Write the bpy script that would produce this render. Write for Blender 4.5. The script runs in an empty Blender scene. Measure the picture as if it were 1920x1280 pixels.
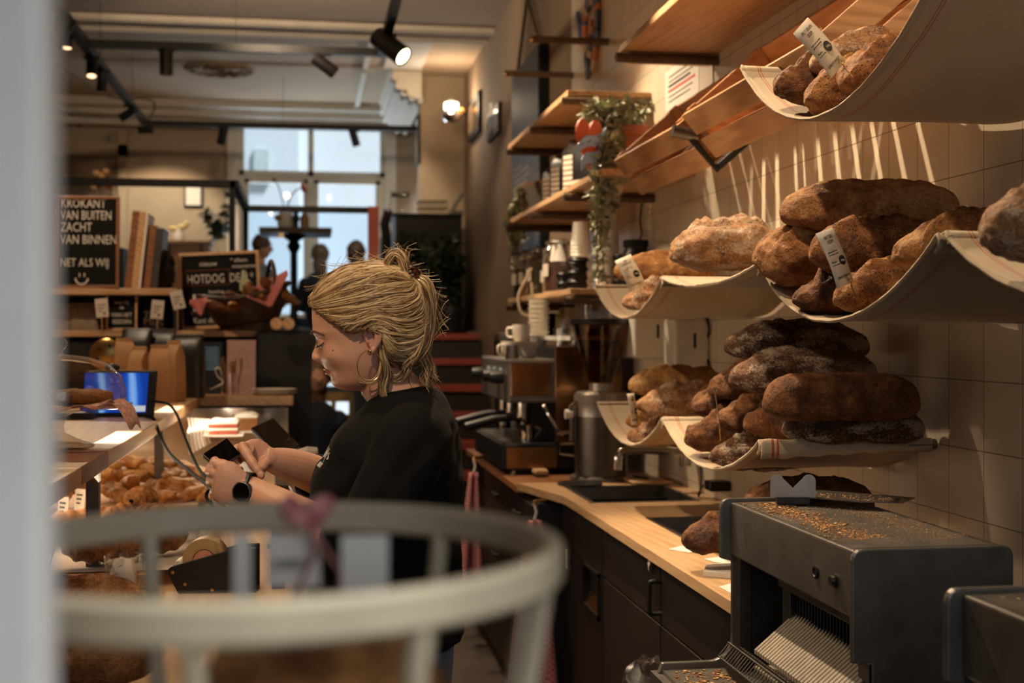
import bpy, bmesh, math, random
from mathutils import Vector, Matrix, noise
V = Vector
PI = math.pi
random.seed(11)
SC = bpy.context.scene
COL = SC.collection
E = 1.5                                   # eye height above the shop floor
FX = 2400.0
TH = math.atan(385 / FX)
CT, ST = math.cos(TH), math.sin(TH)

# ---------------------------------------------------------------- camera, world, lights, exposure
cam = bpy.data.objects.new('camera', bpy.data.cameras.new('camera'))
COL.objects.link(cam)
cam.location = (0, 0, E)
cam.rotation_euler = (PI / 2, 0, -TH)
cam.data.sensor_width = 36
cam.data.lens = 36 * FX / 1920
cam.data.shift_y = -15 / 1920
cam.data.clip_start = 0.05
cam.data.clip_end = 200
cam.data.dof.use_dof = True
cam.data.dof.focus_distance = 2.66
cam.data.dof.aperture_fstop = cam.data.lens / 12.0
SC.camera = cam
SC.view_settings.view_transform = 'Standard'
SC.view_settings.look = 'None'
SC.view_settings.exposure = -0.08
SC.view_settings.gamma = 1.0
SC.view_settings.use_curve_mapping = False
SC.cycles.use_denoising = True
SC.cycles.max_bounces = 10
SC.cycles.diffuse_bounces = 5
SC.cycles.glossy_bounces = 4
SC.cycles.transmission_bounces = 8
SC.cycles.sample_clamp_indirect = 6
SC.cycles.caustics_reflective = False
SC.cycles.caustics_refractive = False
w = bpy.data.worlds.new('sky'); SC.world = w; w.use_nodes = True
bg = w.node_tree.nodes['Background']
wt_ = w.node_tree
tc_ = wt_.nodes.new('ShaderNodeTexCoord'); sp_ = wt_.nodes.new('ShaderNodeSeparateXYZ'); cr_ = wt_.nodes.new('ShaderNodeValToRGB')
wt_.links.new(tc_.outputs['Generated'], sp_.inputs[0]); wt_.links.new(sp_.outputs[2], cr_.inputs[0]); wt_.links.new(cr_.outputs[0], bg.inputs[0])
cr_.color_ramp.elements[0].position = 0.0; cr_.color_ramp.elements[0].color = (.10, .11, .12, 1)
cr_.color_ramp.elements[1].position = 0.12; cr_.color_ramp.elements[1].color = (.76, .88, 1.0, 1)
bg.inputs[1].default_value = 0.44
sun = bpy.data.objects.new('sun', bpy.data.lights.new('sun', 'SUN')); COL.objects.link(sun)
sun.data.energy = 9.0; sun.data.color = (1, .98, .96); sun.data.angle = .2
sun.rotation_euler = Vector((-.5, .36, -1.0)).to_track_quat('-Z', 'Y').to_euler()

WARM = (1.0, 0.75, 0.49)
def light(kind, loc, power, target=None, col=WARM, size=0.05, angle=70, blend=0.5, name='lamp_light', sx=None, sy=None):
    d = bpy.data.lights.new(name, kind)
    d.energy = power; d.color = col
    if kind in ('SPOT', 'POINT'): d.shadow_soft_size = size
    if kind == 'SPOT':
        d.spot_size = math.radians(angle); d.spot_blend = blend
    if kind == 'AREA':
        d.shape = 'RECTANGLE'; d.size = sx; d.size_y = sy
    o = bpy.data.objects.new(name, d); COL.objects.link(o)
    o.location = loc
    if target is not None:
        o.rotation_euler = (V(target) - V(loc)).to_track_quat('-Z', 'Y').to_euler()
    return o
TRX, TRZ = 0.48, E + 1.82
# spots on the right-hand track, aimed at the bread wall and the coffee bar
light('SPOT', (TRX, 3.95, TRZ), 300, (1.35, 2.95, 1.6), angle=75, size=0.022, blend=.4)
light('SPOT', (TRX, 2.3, TRZ), 100, (1.25, 2.45, 1.75), angle=70, size=0.03)
light('SPOT', (TRX, 5.6, TRZ), 210, (1.25, 5.0, 1.3), angle=80, size=0.03)
light('SPOT', (TRX, 7.3, TRZ), 120, (1.4, 6.9, 1.6), angle=75, size=0.03)
# spots on the left-hand track over the counter
light('SPOT', (-1.0, 3.4, TRZ), 55, (-.45, 3.4, .9), angle=80, size=0.03)
light('SPOT', (-1.2, 5.0, TRZ), 95, (-.7, 5.9, 1.3), angle=75, size=0.03)
light('SPOT', (-.55, 2.1, TRZ), 50, (.15, 2.6, 1.4), angle=56, size=0.04)
light('SPOT', (-1.43, 7.6, TRZ), 130, (-1.6, 6.2, 1.6), angle=80, size=0.04)
# back room spots, and added fills for ceiling and stairs
light('SPOT', (-1.42, 12.9, TRZ+.1), 110, (-1.50, 13.95, 2.25), angle=85, size=0.03)
light('SPOT', (.3, 10.9, TRZ), 60, (.9, 12.9, 2.3), angle=60, size=0.03)
light('SPOT', (-.3, 8.2, E+2.12), 90, (0.5, 10.5, 4.1), angle=130, size=0.05)  # added uplight to brighten the ceiling, no real track spot
light('SPOT', (-.6, 5.6, E+2.12), 130, (-.5, 7.5, 4.1), angle=140, size=0.05)  # second added uplight, nearer part of the ceiling
light('SPOT', (.75, 7.2, TRZ), 70, (.9, 9.3, 1.2), angle=50, size=0.04)  # added spot to brighten the stair treads
light('SPOT', (-.8, 5.4, TRZ), 150, (1.25, 5.75, E+.2), angle=36, size=0.04)
light('SPOT', (-1.0, 3.9, TRZ), 150, (1.25, 3.55, E-.25), angle=34, size=0.035)
# added area lamps for daylight, at the shop door and behind the window
light('AREA', (.7, -.9, 2.1), 9, (0, .9, 1.3), col=(.95, .97, 1), sx=1.2, sy=1.2)
light('AREA', (-.3, 14.9, E+.05), 110, (-.4, 11.6, E+2.4), col=(.86, .94, 1), sx=1.8, sy=.3)
# added unseen fills: spot onto the baker's face, area lamp for the shelf undersides
light('SPOT', (-.75, .75, TRZ-.1), 150, (.05, 2.45, 1.42), angle=25, size=0.05, blend=.9)
light('AREA', (-.44, 4.1, E-.36), 5, (1.2, 4.0, E+1.0), col=(1, .80, .58), sx=2.2, sy=.06)

# ---------------------------------------------------------------- helpers
def ray(px, py):
    a = (px - 960) / FX; b = (625 - py) / FX
    return V((ST + a * CT, CT - a * ST, b))
O = V((0, 0, E))
def PF(px, py, f): return O + ray(px, py) * f
def PY(px, py, Y): r = ray(px, py); return O + r * (Y / r.y)
def PX(px, py, X): r = ray(px, py); return O + r * (X / r.x)
def PZ(px, py, Z): r = ray(px, py); return O + r * ((Z - E) / r.z)

def wmat(o):
    m = o.matrix_basis.copy(); p = o.parent
    while p: m = p.matrix_basis @ m; p = p.parent
    return m
def tag(o, label=None, cat=None, group=None, kind=None):
    if label: o['label'] = label
    if cat: o['category'] = cat
    if group: o['group'] = group
    if kind: o['kind'] = kind
    return o
def thing(name, label, cat, loc=(0, 0, 0), group=None, rz=0):
    o = bpy.data.objects.new(name, None); COL.objects.link(o)
    o.location = loc; o.rotation_euler = (0, 0, rz); o.empty_display_size = .05
    return tag(o, label, cat, group)
def copy_tree(o, parent=None):
    c = o.copy(); COL.objects.link(c)
    if parent: c.parent = parent
    for ch in list(o.children): copy_tree(ch, c)
    return c

class MB:
    def __init__(s): s.bm = bmesh.new(); s.mi = 0
    def mark(s): return len(s.bm.verts)
    def _face(s, vs):
        try:
            f = s.bm.faces.new(vs); f.material_index = s.mi; return f
        except ValueError: return None
    def bx(s, x0, x1, y0, y1, z0, z1, M=None):
        p = [(x0,y0,z0),(x1,y0,z0),(x1,y1,z0),(x0,y1,z0),(x0,y0,z1),(x1,y0,z1),(x1,y1,z1),(x0,y1,z1)]
        v = [s.bm.verts.new(M @ V(q) if M else q) for q in p]
        for f in ((3,2,1,0),(4,5,6,7),(0,1,5,4),(1,2,6,5),(2,3,7,6),(3,0,4,7)): s._face([v[i] for i in f])
        return s
    def box(s, c, size, M=None):
        x, y, z = c; a, b, d = size[0]/2, size[1]/2, size[2]/2
        return s.bx(x-a, x+a, y-b, y+b, z-d, z+d, M)
    def prism(s, pts, vec):
        vec = V(vec); a = [s.bm.verts.new(V(p)) for p in pts]; b = [s.bm.verts.new(V(p)+vec) for p in pts]
        n = len(a); s._face(a[::-1]); s._face(b)
        for i in range(n): s._face([a[i], a[(i+1)%n], b[(i+1)%n], b[i]])
        return s
    def poly(s, pts):
        s._face([s.bm.verts.new(V(p)) for p in pts]); return s
    def tube(s, pts, r, seg=8, caps=True, flat=1.0, up=None, closed=False):
        pts = [V(p) for p in pts]; n = len(pts)
        if not isinstance(r, (list, tuple)): r = [r]*n
        rings = []; nrm = None
        for i, p in enumerate(pts):
            if closed: t = pts[(i+1)%n]-pts[i-1]
            else: t = pts[min(i+1,n-1)]-pts[max(i-1,0)]
            if t.length < 1e-9: t = V((0,0,1))
            t.normalize()
            if nrm is None:
                nrm = V(up) if up else (V((0,0,1)) if abs(t.z) < .9 else V((1,0,0)))
            nrm = nrm - t*nrm.dot(t)
            if nrm.length < 1e-6: nrm = t.orthogonal()
            nrm.normalize(); b = t.cross(nrm)
            rings.append([s.bm.verts.new(p + (nrm*math.cos(2*PI*k/seg)*flat + b*math.sin(2*PI*k/seg))*r[i]) for k in range(seg)])
        m = n if closed else n-1
        for i in range(m):
            A, B = rings[i], rings[(i+1)%n]
            for k in range(seg): s._face([A[k], A[(k+1)%seg], B[(k+1)%seg], B[k]])
        if caps and not closed: s._face(rings[0][::-1]); s._face(rings[-1])
        return s
    def lathe(s, prof, c=(0,0,0), seg=24, M=None, close=False):
        c = V(c); rings = []
        for (r, z) in prof:
            if r < 1e-6:
                q = V((0,0,z)); rings.append([s.bm.verts.new((M @ q if M else q)+c)])
            else:
                ring = []
                for k in range(seg):
                    q = V((r*math.cos(2*PI*k/seg), r*math.sin(2*PI*k/seg), z))
                    ring.append(s.bm.verts.new((M @ q if M else q)+c))
                rings.append(ring)
        n = len(rings)
        for i in range(n if close else n-1):
            A, B = rings[i], rings[(i+1)%n]
            for k in range(seg):
                k2 = (k+1)%seg
                if len(A) == 1 and len(B) == 1: continue
                if len(A) == 1: s._face([A[0], B[k2], B[k]])
                elif len(B) == 1: s._face([A[k], A[k2], B[0]])
                else: s._face([A[k], A[k2], B[k2], B[k]])
        return s
    def cyl(s, c, r, h, seg=20, M=None):
        return s.lathe([(0,0),(r,0),(r,h),(0,h)], c, seg, M)
    def ell(s, c, r, M=None, nu=16, nv=10):
        prof = [(math.sin(PI*i/nv), -math.cos(PI*i/nv)) for i in range(nv+1)]
        prof[0] = (0,-1); prof[-1] = (0,1)
        S = Matrix.Diagonal((r[0], r[1], r[2]))
        if M: S = M.to_3x3() @ S
        return s.lathe(prof, c, nu, S)
    def surf(s, f, nu, nv, cu=False, cv=False, mi=None):
        g = [[s.bm.verts.new(V(f(i/(nu if cu else nu-1), j/(nv if cv else nv-1)))) for j in range(nv)] for i in range(nu)]
        for i in range(nu if cu else nu-1):
            for j in range(nv if cv else nv-1):
                q = s._face([g[i][j], g[(i+1)%nu][j], g[(i+1)%nu][(j+1)%nv], g[i][(j+1)%nv]])
                if q and mi: q.material_index = mi(i, j)
        return s
    def loft(s, rings, caps=True):
        R = [[s.bm.verts.new(V(p)) for p in ring] for ring in rings]
        n = len(R[0])
        for A, B in zip(R, R[1:]):
            for k in range(n): s._face([A[k], A[(k+1)%n], B[(k+1)%n], B[k]])
        if caps: s._face(R[0][::-1]); s._face(R[-1])
        return s
    def tf(s, M, start=0):
        s.bm.verts.ensure_lookup_table()
        for v in s.bm.verts[start:]: v.co = M @ v.co
        return s
    def jit(s, amp, scale, start=0, seed=0):
        s.bm.verts.ensure_lookup_table(); off = V((seed*3.7, seed*1.3, seed*2.1))
        for v in s.bm.verts[start:]:
            v.co += noise.noise_vector(v.co*scale+off)*amp
        return s
    def text(s, body, size, M, align='CENTER', depth=0.0004, spacing=1.0, sx=1.0):
        cu = bpy.data.curves.new('t', 'FONT'); cu.body = body; cu.size = size; cu.align_x = align
        cu.extrude = depth; cu.space_line = spacing; cu.resolution_u = 2
        o = bpy.data.objects.new('t', cu); COL.objects.link(o)
        me = bpy.data.meshes.new_from_object(o.evaluated_get(bpy.context.evaluated_depsgraph_get()))
        bpy.data.objects.remove(o); bpy.data.curves.remove(cu)
        st = s.mark(); k = len(s.bm.faces)
        s.bm.from_mesh(me); bpy.data.meshes.remove(me)
        s.bm.verts.ensure_lookup_table(); s.bm.faces.ensure_lookup_table()
        for f in s.bm.faces[k:]: f.material_index = s.mi
        return s.tf(M @ Matrix.Diagonal((sx,1,1,1)), st)
    def obj(s, name, mat, parent=None, smooth=True, bev=0, sub=0, solid=0, local=False, ang=40, seg=2):
        me = bpy.data.meshes.new(name)
        bmesh.ops.remove_doubles(s.bm, verts=s.bm.verts, dist=1e-6)
        bmesh.ops.recalc_face_normals(s.bm, faces=s.bm.faces)
        o = bpy.data.objects.new(name, me)
        if parent is not None:
            o.parent = parent
            if not local: s.tf(wmat(parent).inverted())
        elif not local:
            vs = [v.co for v in s.bm.verts]
            b = V((sum(v.x for v in vs)/len(vs), sum(v.y for v in vs)/len(vs), min(v.z for v in vs)))
            s.tf(Matrix.Translation(-b)); o.location = b
        s.bm.to_mesh(me); s.bm.free()
        for m in (mat if isinstance(mat, (list, tuple)) else [mat]): me.materials.append(m)
        if smooth:
            me.polygons.foreach_set('use_smooth', [True]*len(me.polygons))
            if ang < 180: me.set_sharp_from_angle(angle=math.radians(ang))
        COL.objects.link(o)
        if solid:
            q = o.modifiers.new('s', 'SOLIDIFY'); q.thickness = solid; q.offset = 0
        if bev:
            q = o.modifiers.new('b', 'BEVEL'); q.width = bev; q.segments = seg; q.limit_method = 'ANGLE'
        if sub:
            q = o.modifiers.new('u', 'SUBSURF'); q.levels = sub; q.render_levels = sub
        return o

def R(ax, deg): return Matrix.Rotation(math.radians(deg), 4, ax)
def T(*a): return Matrix.Translation(V(a) if len(a) == 3 else V(a[0]))
def frame(o, x, y):                       # matrix with axes x, y and their cross product at o
    x = V(x).normalized(); z = x.cross(V(y)).normalized(); y = z.cross(x)
    m = Matrix((x, y, z)).transposed().to_4x4(); m.translation = V(o); return m
def spl(pts, n=8):                        # Catmull-Rom through points
    pts = [V(p) for p in pts]; out = []
    P = [pts[0]*2-pts[1]] + pts + [pts[-1]*2-pts[-2]]
    for i in range(1, len(P)-2):
        for k in range(n):
            t = k/n; a, b, c, d = P[i-1], P[i], P[i+1], P[i+2]
            out.append(.5*((2*b)+(c-a)*t+(2*a-5*b+4*c-d)*t*t+(3*b-a-3*c+d)*t**3))
    out.append(pts[-1]); return out
def lerp(a, b, t): return a+(b-a)*t
def interp(tab, x):                       # piecewise smooth lookup of rows (x, a, b, ...)
    if x <= tab[0][0]: return tab[0][1:]
    for p, q in zip(tab, tab[1:]):
        if x <= q[0]:
            t = (x-p[0])/(q[0]-p[0])
            return tuple(lerp(u, v, t) for u, v in zip(p[1:], q[1:]))
    return tab[-1][1:]

# ---------------------------------------------------------------- materials
def lin(h):
    if isinstance(h, (tuple, list)): return (*h[:3], 1)
    h = h.lstrip('#'); c = [int(h[i:i+2], 16)/255 for i in (0, 2, 4)]
    return tuple(((x+.055)/1.055)**2.4 if x > .04045 else x/12.92 for x in c)+(1,)
class NT:
    def __init__(s, name):
        s.m = bpy.data.materials.new(name); s.m.use_nodes = True
        s.t = s.m.node_tree; s.b = s.t.nodes['Principled BSDF']
    def n(s, typ, ins=None, **kw):
        q = s.t.nodes.new('ShaderNode'+typ)
        for k, v in kw.items(): setattr(q, k, v)
        for k, v in (ins or {}).items():
            if isinstance(v, bpy.types.NodeSocket): s.t.links.new(v, q.inputs[k])
            else: q.inputs[k].default_value = v
        return q
    def ramp(s, fac, stops):
        q = s.n('ValToRGB', {0: fac}); e = q.color_ramp.elements
        while len(e) < len(stops): e.new(.5)
        for k, (p, c) in zip(e, stops): k.position = p; k.color = lin(c)
        return q.outputs[0]
    def mix(s, f, a, b, mode='MIX'):
        q = s.n('Mix', data_type='RGBA', blend_type=mode)
        for k, v in ((0, f), (6, a), (7, b)):
            if isinstance(v, bpy.types.NodeSocket): s.t.links.new(v, q.inputs[k])
            else: q.inputs[k].default_value = lin(v) if k else v
        return q.outputs[2]
    def math(s, op, a, b=0.0, c=0.0):
        return s.n('Math', {0: a, 1: b, 2: c}, operation=op).outputs[0]
    def co(s, scale=(1,1,1), rot=(0,0,0), kind='Object'):
        tc = s.n('TexCoord'); mp = s.n('Mapping', {'Vector': tc.outputs[kind], 'Scale': scale, 'Rotation': rot}); return mp.outputs[0]
    def noise(s, vec, scale, detail=3, rough=.55):
        return s.n('TexNoise', {'Vector': vec, 'Scale': scale, 'Detail': detail, 'Roughness': rough}).outputs[0]
    def bump(s, h, strength, dist=.002):
        s.t.links.new(s.n('Bump', {'Height': h, 'Strength': strength, 'Distance': dist}).outputs[0], s.b.inputs['Normal'])
    def set(s, **kw):
        for k, v in kw.items():
            i = s.b.inputs[k]
            if isinstance(v, bpy.types.NodeSocket): s.t.links.new(v, i)
            else: i.default_value = v
        return s
def mat(name, col, rough=.5, metal=0, var=.12, sc=25, bump=0, bsc=150, **kw):
    n = NT(name); c = lin(col); v = n.co()
    if var:
        f = n.noise(v, sc, 4)
        d = tuple(x*(1-var*1.6) for x in c[:3])+(1,); l = tuple(min(1, x*(1+var)) for x in c[:3])+(1,)
        n.set(**{'Base Color': n.ramp(f, [(.3, d), (.7, l)])})
        n.set(Roughness=n.math('MULTIPLY_ADD', f, .15, rough-.075))
    else:
        n.set(**{'Base Color': c, 'Roughness': rough})
    n.set(Metallic=metal)
    if bump: n.bump(n.noise(v, bsc, 2), bump)
    for k, x in kw.items(): n.set(**{k.replace('_', ' '): x})
    return n.m
def wood(name, a, b, axis=1, rough=.5, sc=7, knots=.0):
    n = NT(name); s = [9.0, 9.0, 9.0]; s[axis] = .8
    v = n.co(tuple(s)); f = n.noise(v, sc*.5, 6, .6)
    big = n.noise(n.co((1.4,)*3), 2.2, 2)
    g = n.n('TexWave', {'Vector': n.co(tuple(x*.5 for x in s)), 'Scale': sc*.6, 'Distortion': 5.0, 'Detail': 3.0, 'Detail Scale': 1.2}, wave_type='BANDS', bands_direction='DIAGONAL').outputs[1]
    m = n.math('MULTIPLY_ADD', g, .16, n.math('MULTIPLY_ADD', big, .45, n.math('MULTIPLY', f, .58)))
    c = n.ramp(m, [(.34, b), (.66, a)])
    if knots:
        k = n.n('TexVoronoi', {'Vector': n.co(tuple(3.2 if i != axis else 1.6 for i in range(3))), 'Scale': 2.2}).outputs[0]
        c = n.mix(n.ramp(k, [(.07, '#ffffff'), (.15, '#000000')]), c, '#4a2610')
    n.set(**{'Base Color': c, 'Roughness': rough}); n.bump(f, .12, .001)
    return n.m
def bread(name, base, dark, light, flour=0.0, seeds=0.0, rough=.66):
    n = NT(name); v = n.co(); a = n.noise(v, 16, 6, .68); b = n.noise(v, 95, 4, .7)
    oi = n.n('ObjectInfo').outputs['Random']
    f = n.math('ADD', a, n.math('MULTIPLY_ADD', oi, .12, -.06))
    f = n.math('ADD', f, n.math('MULTIPLY_ADD', b, .36, -.18))
    c = n.ramp(f, [(.30, dark), (.50, base), (.70, light)])
    fine = n.noise(v, 260, 2, .7)
    c = n.mix(.5, c, n.ramp(fine, [(.35, '#4a4a4a'), (.65, '#c0c0c0')]), 'SOFT_LIGHT')
    crk = n.noise(n.n('VectorMath', {0: v, 1: n.n('TexNoise', {'Vector': v, 'Scale': 24.0}).outputs[1]}, operation='ADD').outputs[0], 7, 2)
    crk = n.math('ABSOLUTE', n.math('SUBTRACT', crk, .5))
    cm = n.math('MULTIPLY', n.ramp(crk, [(.006, '#ffffff'), (.022, '#000000')]), n.ramp(n.noise(v, 11, 2), [(.48, '#000000'), (.6, '#ffffff')]))
    c = n.mix(n.math('MULTIPLY', cm, .55), c, light)
    if seeds:
        vo = n.n('TexVoronoi', {'Vector': v, 'Scale': 110}).outputs[0]
        c = n.mix(n.ramp(vo, [(seeds*.8, '#ffffff'), (seeds, '#000000')]), c, '#2a1408')
    at = n.n('Attribute', attribute_name='crumb').outputs['Fac']
    am = n.ramp(n.math('ADD', at, n.math('MULTIPLY_ADD', n.noise(v, 45, 4, .7), .9, -.45)), [(.40, '#000000'), (.62, '#ffffff')])
    c = n.mix(n.math('MULTIPLY', am, .6), c, n.ramp(b, [(.3, base), (.7, light)]))
    if flour:
        gm = n.n('SeparateXYZ', {0: n.n('NewGeometry').outputs['Normal']}).outputs[2]
        big = n.noise(n.co((5, 16, 16)), 1.7, 4, .65); ff = n.noise(v, 190, 3, .7)
        q = n.math('ADD', n.math('MULTIPLY', big, 1.5), n.math('MULTIPLY', ff, 1.0))
        q = n.math('ADD', q, n.math('MULTIPLY', gm, .22 if flour >= 1 else -.05))
        q = n.ramp(n.math('MULTIPLY', q, .5), [(.80-flour*.22, '#000000'), (.92-flour*.22, '#ffffff')])
        q = n.math('MULTIPLY', q, n.math('SUBTRACT', 1.0, n.math('MULTIPLY', am, .8)))
        c = n.mix(n.math('MULTIPLY', q, .72), c, '#c2b09a')
    n.set(**{'Base Color': c, 'Roughness': rough}); n.set(**{'Specular IOR Level': .35})
    h = n.math('ADD', n.math('MULTIPLY', b, .7), n.math('MULTIPLY', n.noise(v, 30, 6, .75), 1.6))
    h = n.math('ADD', h, n.math('MULTIPLY', cm, -.25))
    n.bump(n.math('ADD', h, n.math('MULTIPLY', fine, .22)), 1.0, .0065)
    return n.m
def cloth(name, col, sc=420, rough=.9, var=.1, stripe=None):
    n = NT(name); v = n.co(); c = lin(col)
    wv = n.n('TexChecker', {'Vector': v, 'Scale': sc, 'Color1': tuple(x*.86 for x in c[:3])+(1,), 'Color2': c}).outputs[0]
    k = n.mix(.6, wv, n.ramp(n.noise(v, 9, 5), [(.3, tuple(x*(1-var) for x in c[:3])), (.7, tuple(min(1, x*(1+var)) for x in c[:3]))]))
    if stripe:
        s2 = n.n('TexChecker', {'Vector': n.co(), 'Scale': stripe[1], 'Color1': lin(stripe[0]), 'Color2': c}).outputs[0]
        k = n.mix(.75, k, s2)
    n.set(**{'Base Color': k, 'Roughness': rough}); n.set(**{'Sheen Weight': .15})
    n.bump(n.noise(v, sc*.9, 2), .35, .0015)
    return n.m
def glass(name, col='#ffffff', rough=.02, k=.80, k0=.05):
    n = NT(name)
    tr = n.n('BsdfTransparent', {0: lin(col)}).outputs[0]
    gl = n.n('BsdfGlossy', {'Color': (1, 1, 1, 1), 'Roughness': rough}).outputs[0]
    fr = n.n('LayerWeight', {'Blend': .28}).outputs['Facing']
    f = n.math('MULTIPLY_ADD', n.math('POWER', fr, 2.0), k, k0)
    mx = n.n('MixShader', {0: f, 1: tr, 2: gl}).outputs[0]
    n.t.links.new(mx, n.t.nodes['Material Output'].inputs[0])
    return n.m
def emit(name, col, strength):
    n = NT(name); n.set(**{'Base Color': lin(col), 'Emission Color': lin(col), 'Emission Strength': strength}); return n.m

def tiles():
    n = NT('cream_wall_tile'); p = n.n('NewGeometry').outputs['Position']
    s = n.n('SeparateXYZ', {0: p}).outputs
    q = n.n('CombineXYZ', {0: n.math('ADD', s[1], .02), 1: n.math('ADD', s[2], .0)}).outputs[0]
    br = n.n('TexBrick', {'Vector': q, 'Color1': lin('#d9cdb8'), 'Color2': lin('#d2c5ae'), 'Mortar': lin('#8f8270'), 'Scale': 1.0, 'Mortar Size': .0016, 'Mortar Smooth': .3, 'Brick Width': .155, 'Row Height': .155}, offset=0.0, squash=1.0)
    n.set(**{'Base Color': br.outputs[0], 'Roughness': .22})
    h = n.math('MULTIPLY_ADD', br.outputs[1], -1.0, n.math('MULTIPLY', n.noise(p, 7, 2), .4))
    n.bump(h, .25, .0015); return n.m
MT = dict(
    tile=tiles(),
    plaster=mat('warm_plaster', '#a89680', .85, var=.05, sc=3, bump=.1, bsc=60),
    dplaster=mat('taupe_plaster', '#8a7560', .85, var=.05, sc=3),
    ceil=mat('ceiling_plaster', '#b09a80', .9, var=.05, sc=2),
    stucco=mat('stucco_white', '#c9c1b4', .8, var=.04, sc=6),
    floor=mat('dark_floor', '#3a3028', .5, var=.2, sc=6),
    white=mat('white_paint', '#dedad2', .45, var=.04),
    whitewood=mat('white_painted_wood', '#d3d0c8', .5, var=.06, sc=12),
    plastic=mat('white_plastic', '#e6dfd2', .35, var=.02),
    black=mat('black_metal', '#100f11', .55, 0, var=.1, Specular_IOR_Level=.25),
    blackpl=mat('black_plastic', '#141315', .4, var=.1),
    blackgl=mat('black_glossy_screen', '#050507', .08, var=0),
    cab=mat('dark_cabinet_front', '#1e1613', .45, var=.1, sc=4),
    cabk=mat('black_cabinet_panel', '#16130f', .55, var=.15, sc=5),
    steel=mat('brushed_steel', '#6a655f', .36, .9, var=.1, sc=30),
    dsteel=mat('dark_steel', '#78736c', .40, .75, var=.12, sc=18, bump=.1, bsc=300),
    chrome=mat('chrome', '#c9c6c0', .12, 1, var=0),
    brass=mat('brass', '#c8a266', .25, 1, var=0),
    gold=mat('gold_wire', '#d8b070', .2, 1, var=0),
    pine=wood('pine_board', '#c9a37a', '#a87c50', 1),
    pinex=wood('pine_board_cross', '#c9a37a', '#a87c50', 0),
    knotty=wood('knotty_pine', '#c4956a', '#8a5c32', 1, knots=1),
    knottyx=wood('knotty_pine_cross', '#c4956a', '#8a5c32', 0),
    oak=wood('oak_worktop', '#c6a27a', '#ab8458', 1, .45),
    dwood=wood('walnut_board', '#8a5a36', '#633c20', 0, .5),
    bark=wood('raw_dark_wood', '#5b4632', '#382a1d', 1, .7),
    red=mat('red_painted_wood', '#8e3a2a', .5, var=.1, sc=8),
    canvas=cloth('linen_canvas', '#b6a388', 380),
    cstripe=cloth('red_linen_stripe', '#a8452c', 380),
    pink=cloth('pink_check_cloth', '#c98a88', 500, stripe=('#a04a52', 90)),
    pinkp=cloth('pink_wax_paper', '#d99a84', 300, stripe=('#eac4ae', 70)),
    paper=mat('white_paper', '#dcd6cc', .7, var=.03),
    card=mat('label_card', '#cfc4b4', .6, var=.03),
    kraft=mat('kraft_paper', '#b48a60', .75, var=.1, sc=12, bump=.3, bsc=40),
    ink=mat('black_ink', '#15120f', .6, var=0),
    chalk=mat('chalk', '#d8cfc4', .9, var=.1, sc=90),
    slate=mat('chalkboard_slate', '#0f0d0c', .8, var=.25, sc=12, Specular_IOR_Level=.2),
    glass=glass('clear_glass'),
    pane=glass('window_glass', '#f4faff', .02, .12, .001),
    smoke=glass('smoked_hopper', '#b8946a'),
    cable=mat('matt_black_rubber', '#0d0c0d', .85, var=0, Specular_IOR_Level=.15),
    frame=mat('grey_white_door_paint', '#a5a3a0', .5, var=.04),
    terra=mat('terracotta', '#b5694a', .75, var=.12, sc=14),
    leaf=mat('grey_green_leaf', '#b6b896', .5, var=.35, sc=22),
    dleaf=mat('deep_green_leaf', '#2c3a2c', .5, var=.3, sc=18),
    stem=mat('plant_stem', '#4d3f28', .7),
    skin=None,
)
# ---------------------------------------------------------------- the setting
def struct(name, mb, m, **kw):
    o = mb.obj(name, m, **kw); o['kind'] = 'structure'; return o
XW = 1.47
struct('floor', MB().bx(-3.2, 3.0, -.2, 10.2, -.1, 0).bx(-3.2, 3.0, 10.2, 14.2, -.1, 0), MT['floor'], smooth=False)
struct('wall_right', MB().bx(XW, XW+.2, .2, 7.05, 0, 4.0), MT['tile'], smooth=False)
struct('wall_right_plain', MB().bx(XW, XW+.2, 7.05, 12.2, 0, 4.0), MT['dplaster'], smooth=False)
struct('wall_left', MB().bx(-3.2, -3.0, .2, 14.2, 0, 4.0), MT['plaster'], smooth=False)
CZ = E+2.42
struct('ceiling', MB().bx(-3.2, XW+.2, .2, 14.2, CZ, CZ+.15), MT['ceil'], smooth=False)
# front wall above and beside the open shop door
struct('wall_front', MB().bx(-3.2, -1.5, .1, .25, 0, 4.0).bx(1.3, 1.7, .1, .25, 0, 4.0).bx(-1.5, 1.3, .1, .25, 2.6, 4.0), MT['plaster'], smooth=False)
# partition at the back right: pier beside the wide opening
YB = 12.0
pl = PY(787, 400, YB).x
struct('wall_partition', MB().bx(pl, XW+.2, YB, YB+.25, E, CZ), MT['plaster'], smooth=False)
# fluted corbel and cornice where the opening meets the ceiling
m = MB()
for k in range(6):
    q_ = PI/2*k/5; m.tube([(pl-.27*math.cos(q_)+.0, 11.65+.05*k, CZ-.25*math.sin(q_)), (pl-.27*math.cos(q_), 13.95, CZ-.25*math.sin(q_))], .028, 8)
m.loft([[(pl-.27*math.cos(PI/2*i/10), y, CZ-.25*math.sin(PI/2*i/10)) for i in range(11)]+[(pl, y, CZ)] for y in (11.8, 13.95)])
struct('trim_corbel', m, MT['stucco'])
m = MB()
for (y, z, r) in ((10.1, CZ, .05), (10.25, CZ, .03), (10.45, CZ, .045), (13.6, CZ-.03, .06), (13.75, CZ-.1, .06), (13.85, CZ-.2, .05)):
    m.tube([(-3, y, z), (pl if y > 11 else XW, y, z)], r, 10)
m.bx(pl-.55, pl-.50, 10.5, 13.6, CZ-.04, CZ+.01)
m.bx(pl-.36, pl-.02, 10.5, 11.6, CZ-.03, CZ+.01)
struct('trim_cornice', m, MT['stucco'])
m = MB()
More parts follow.
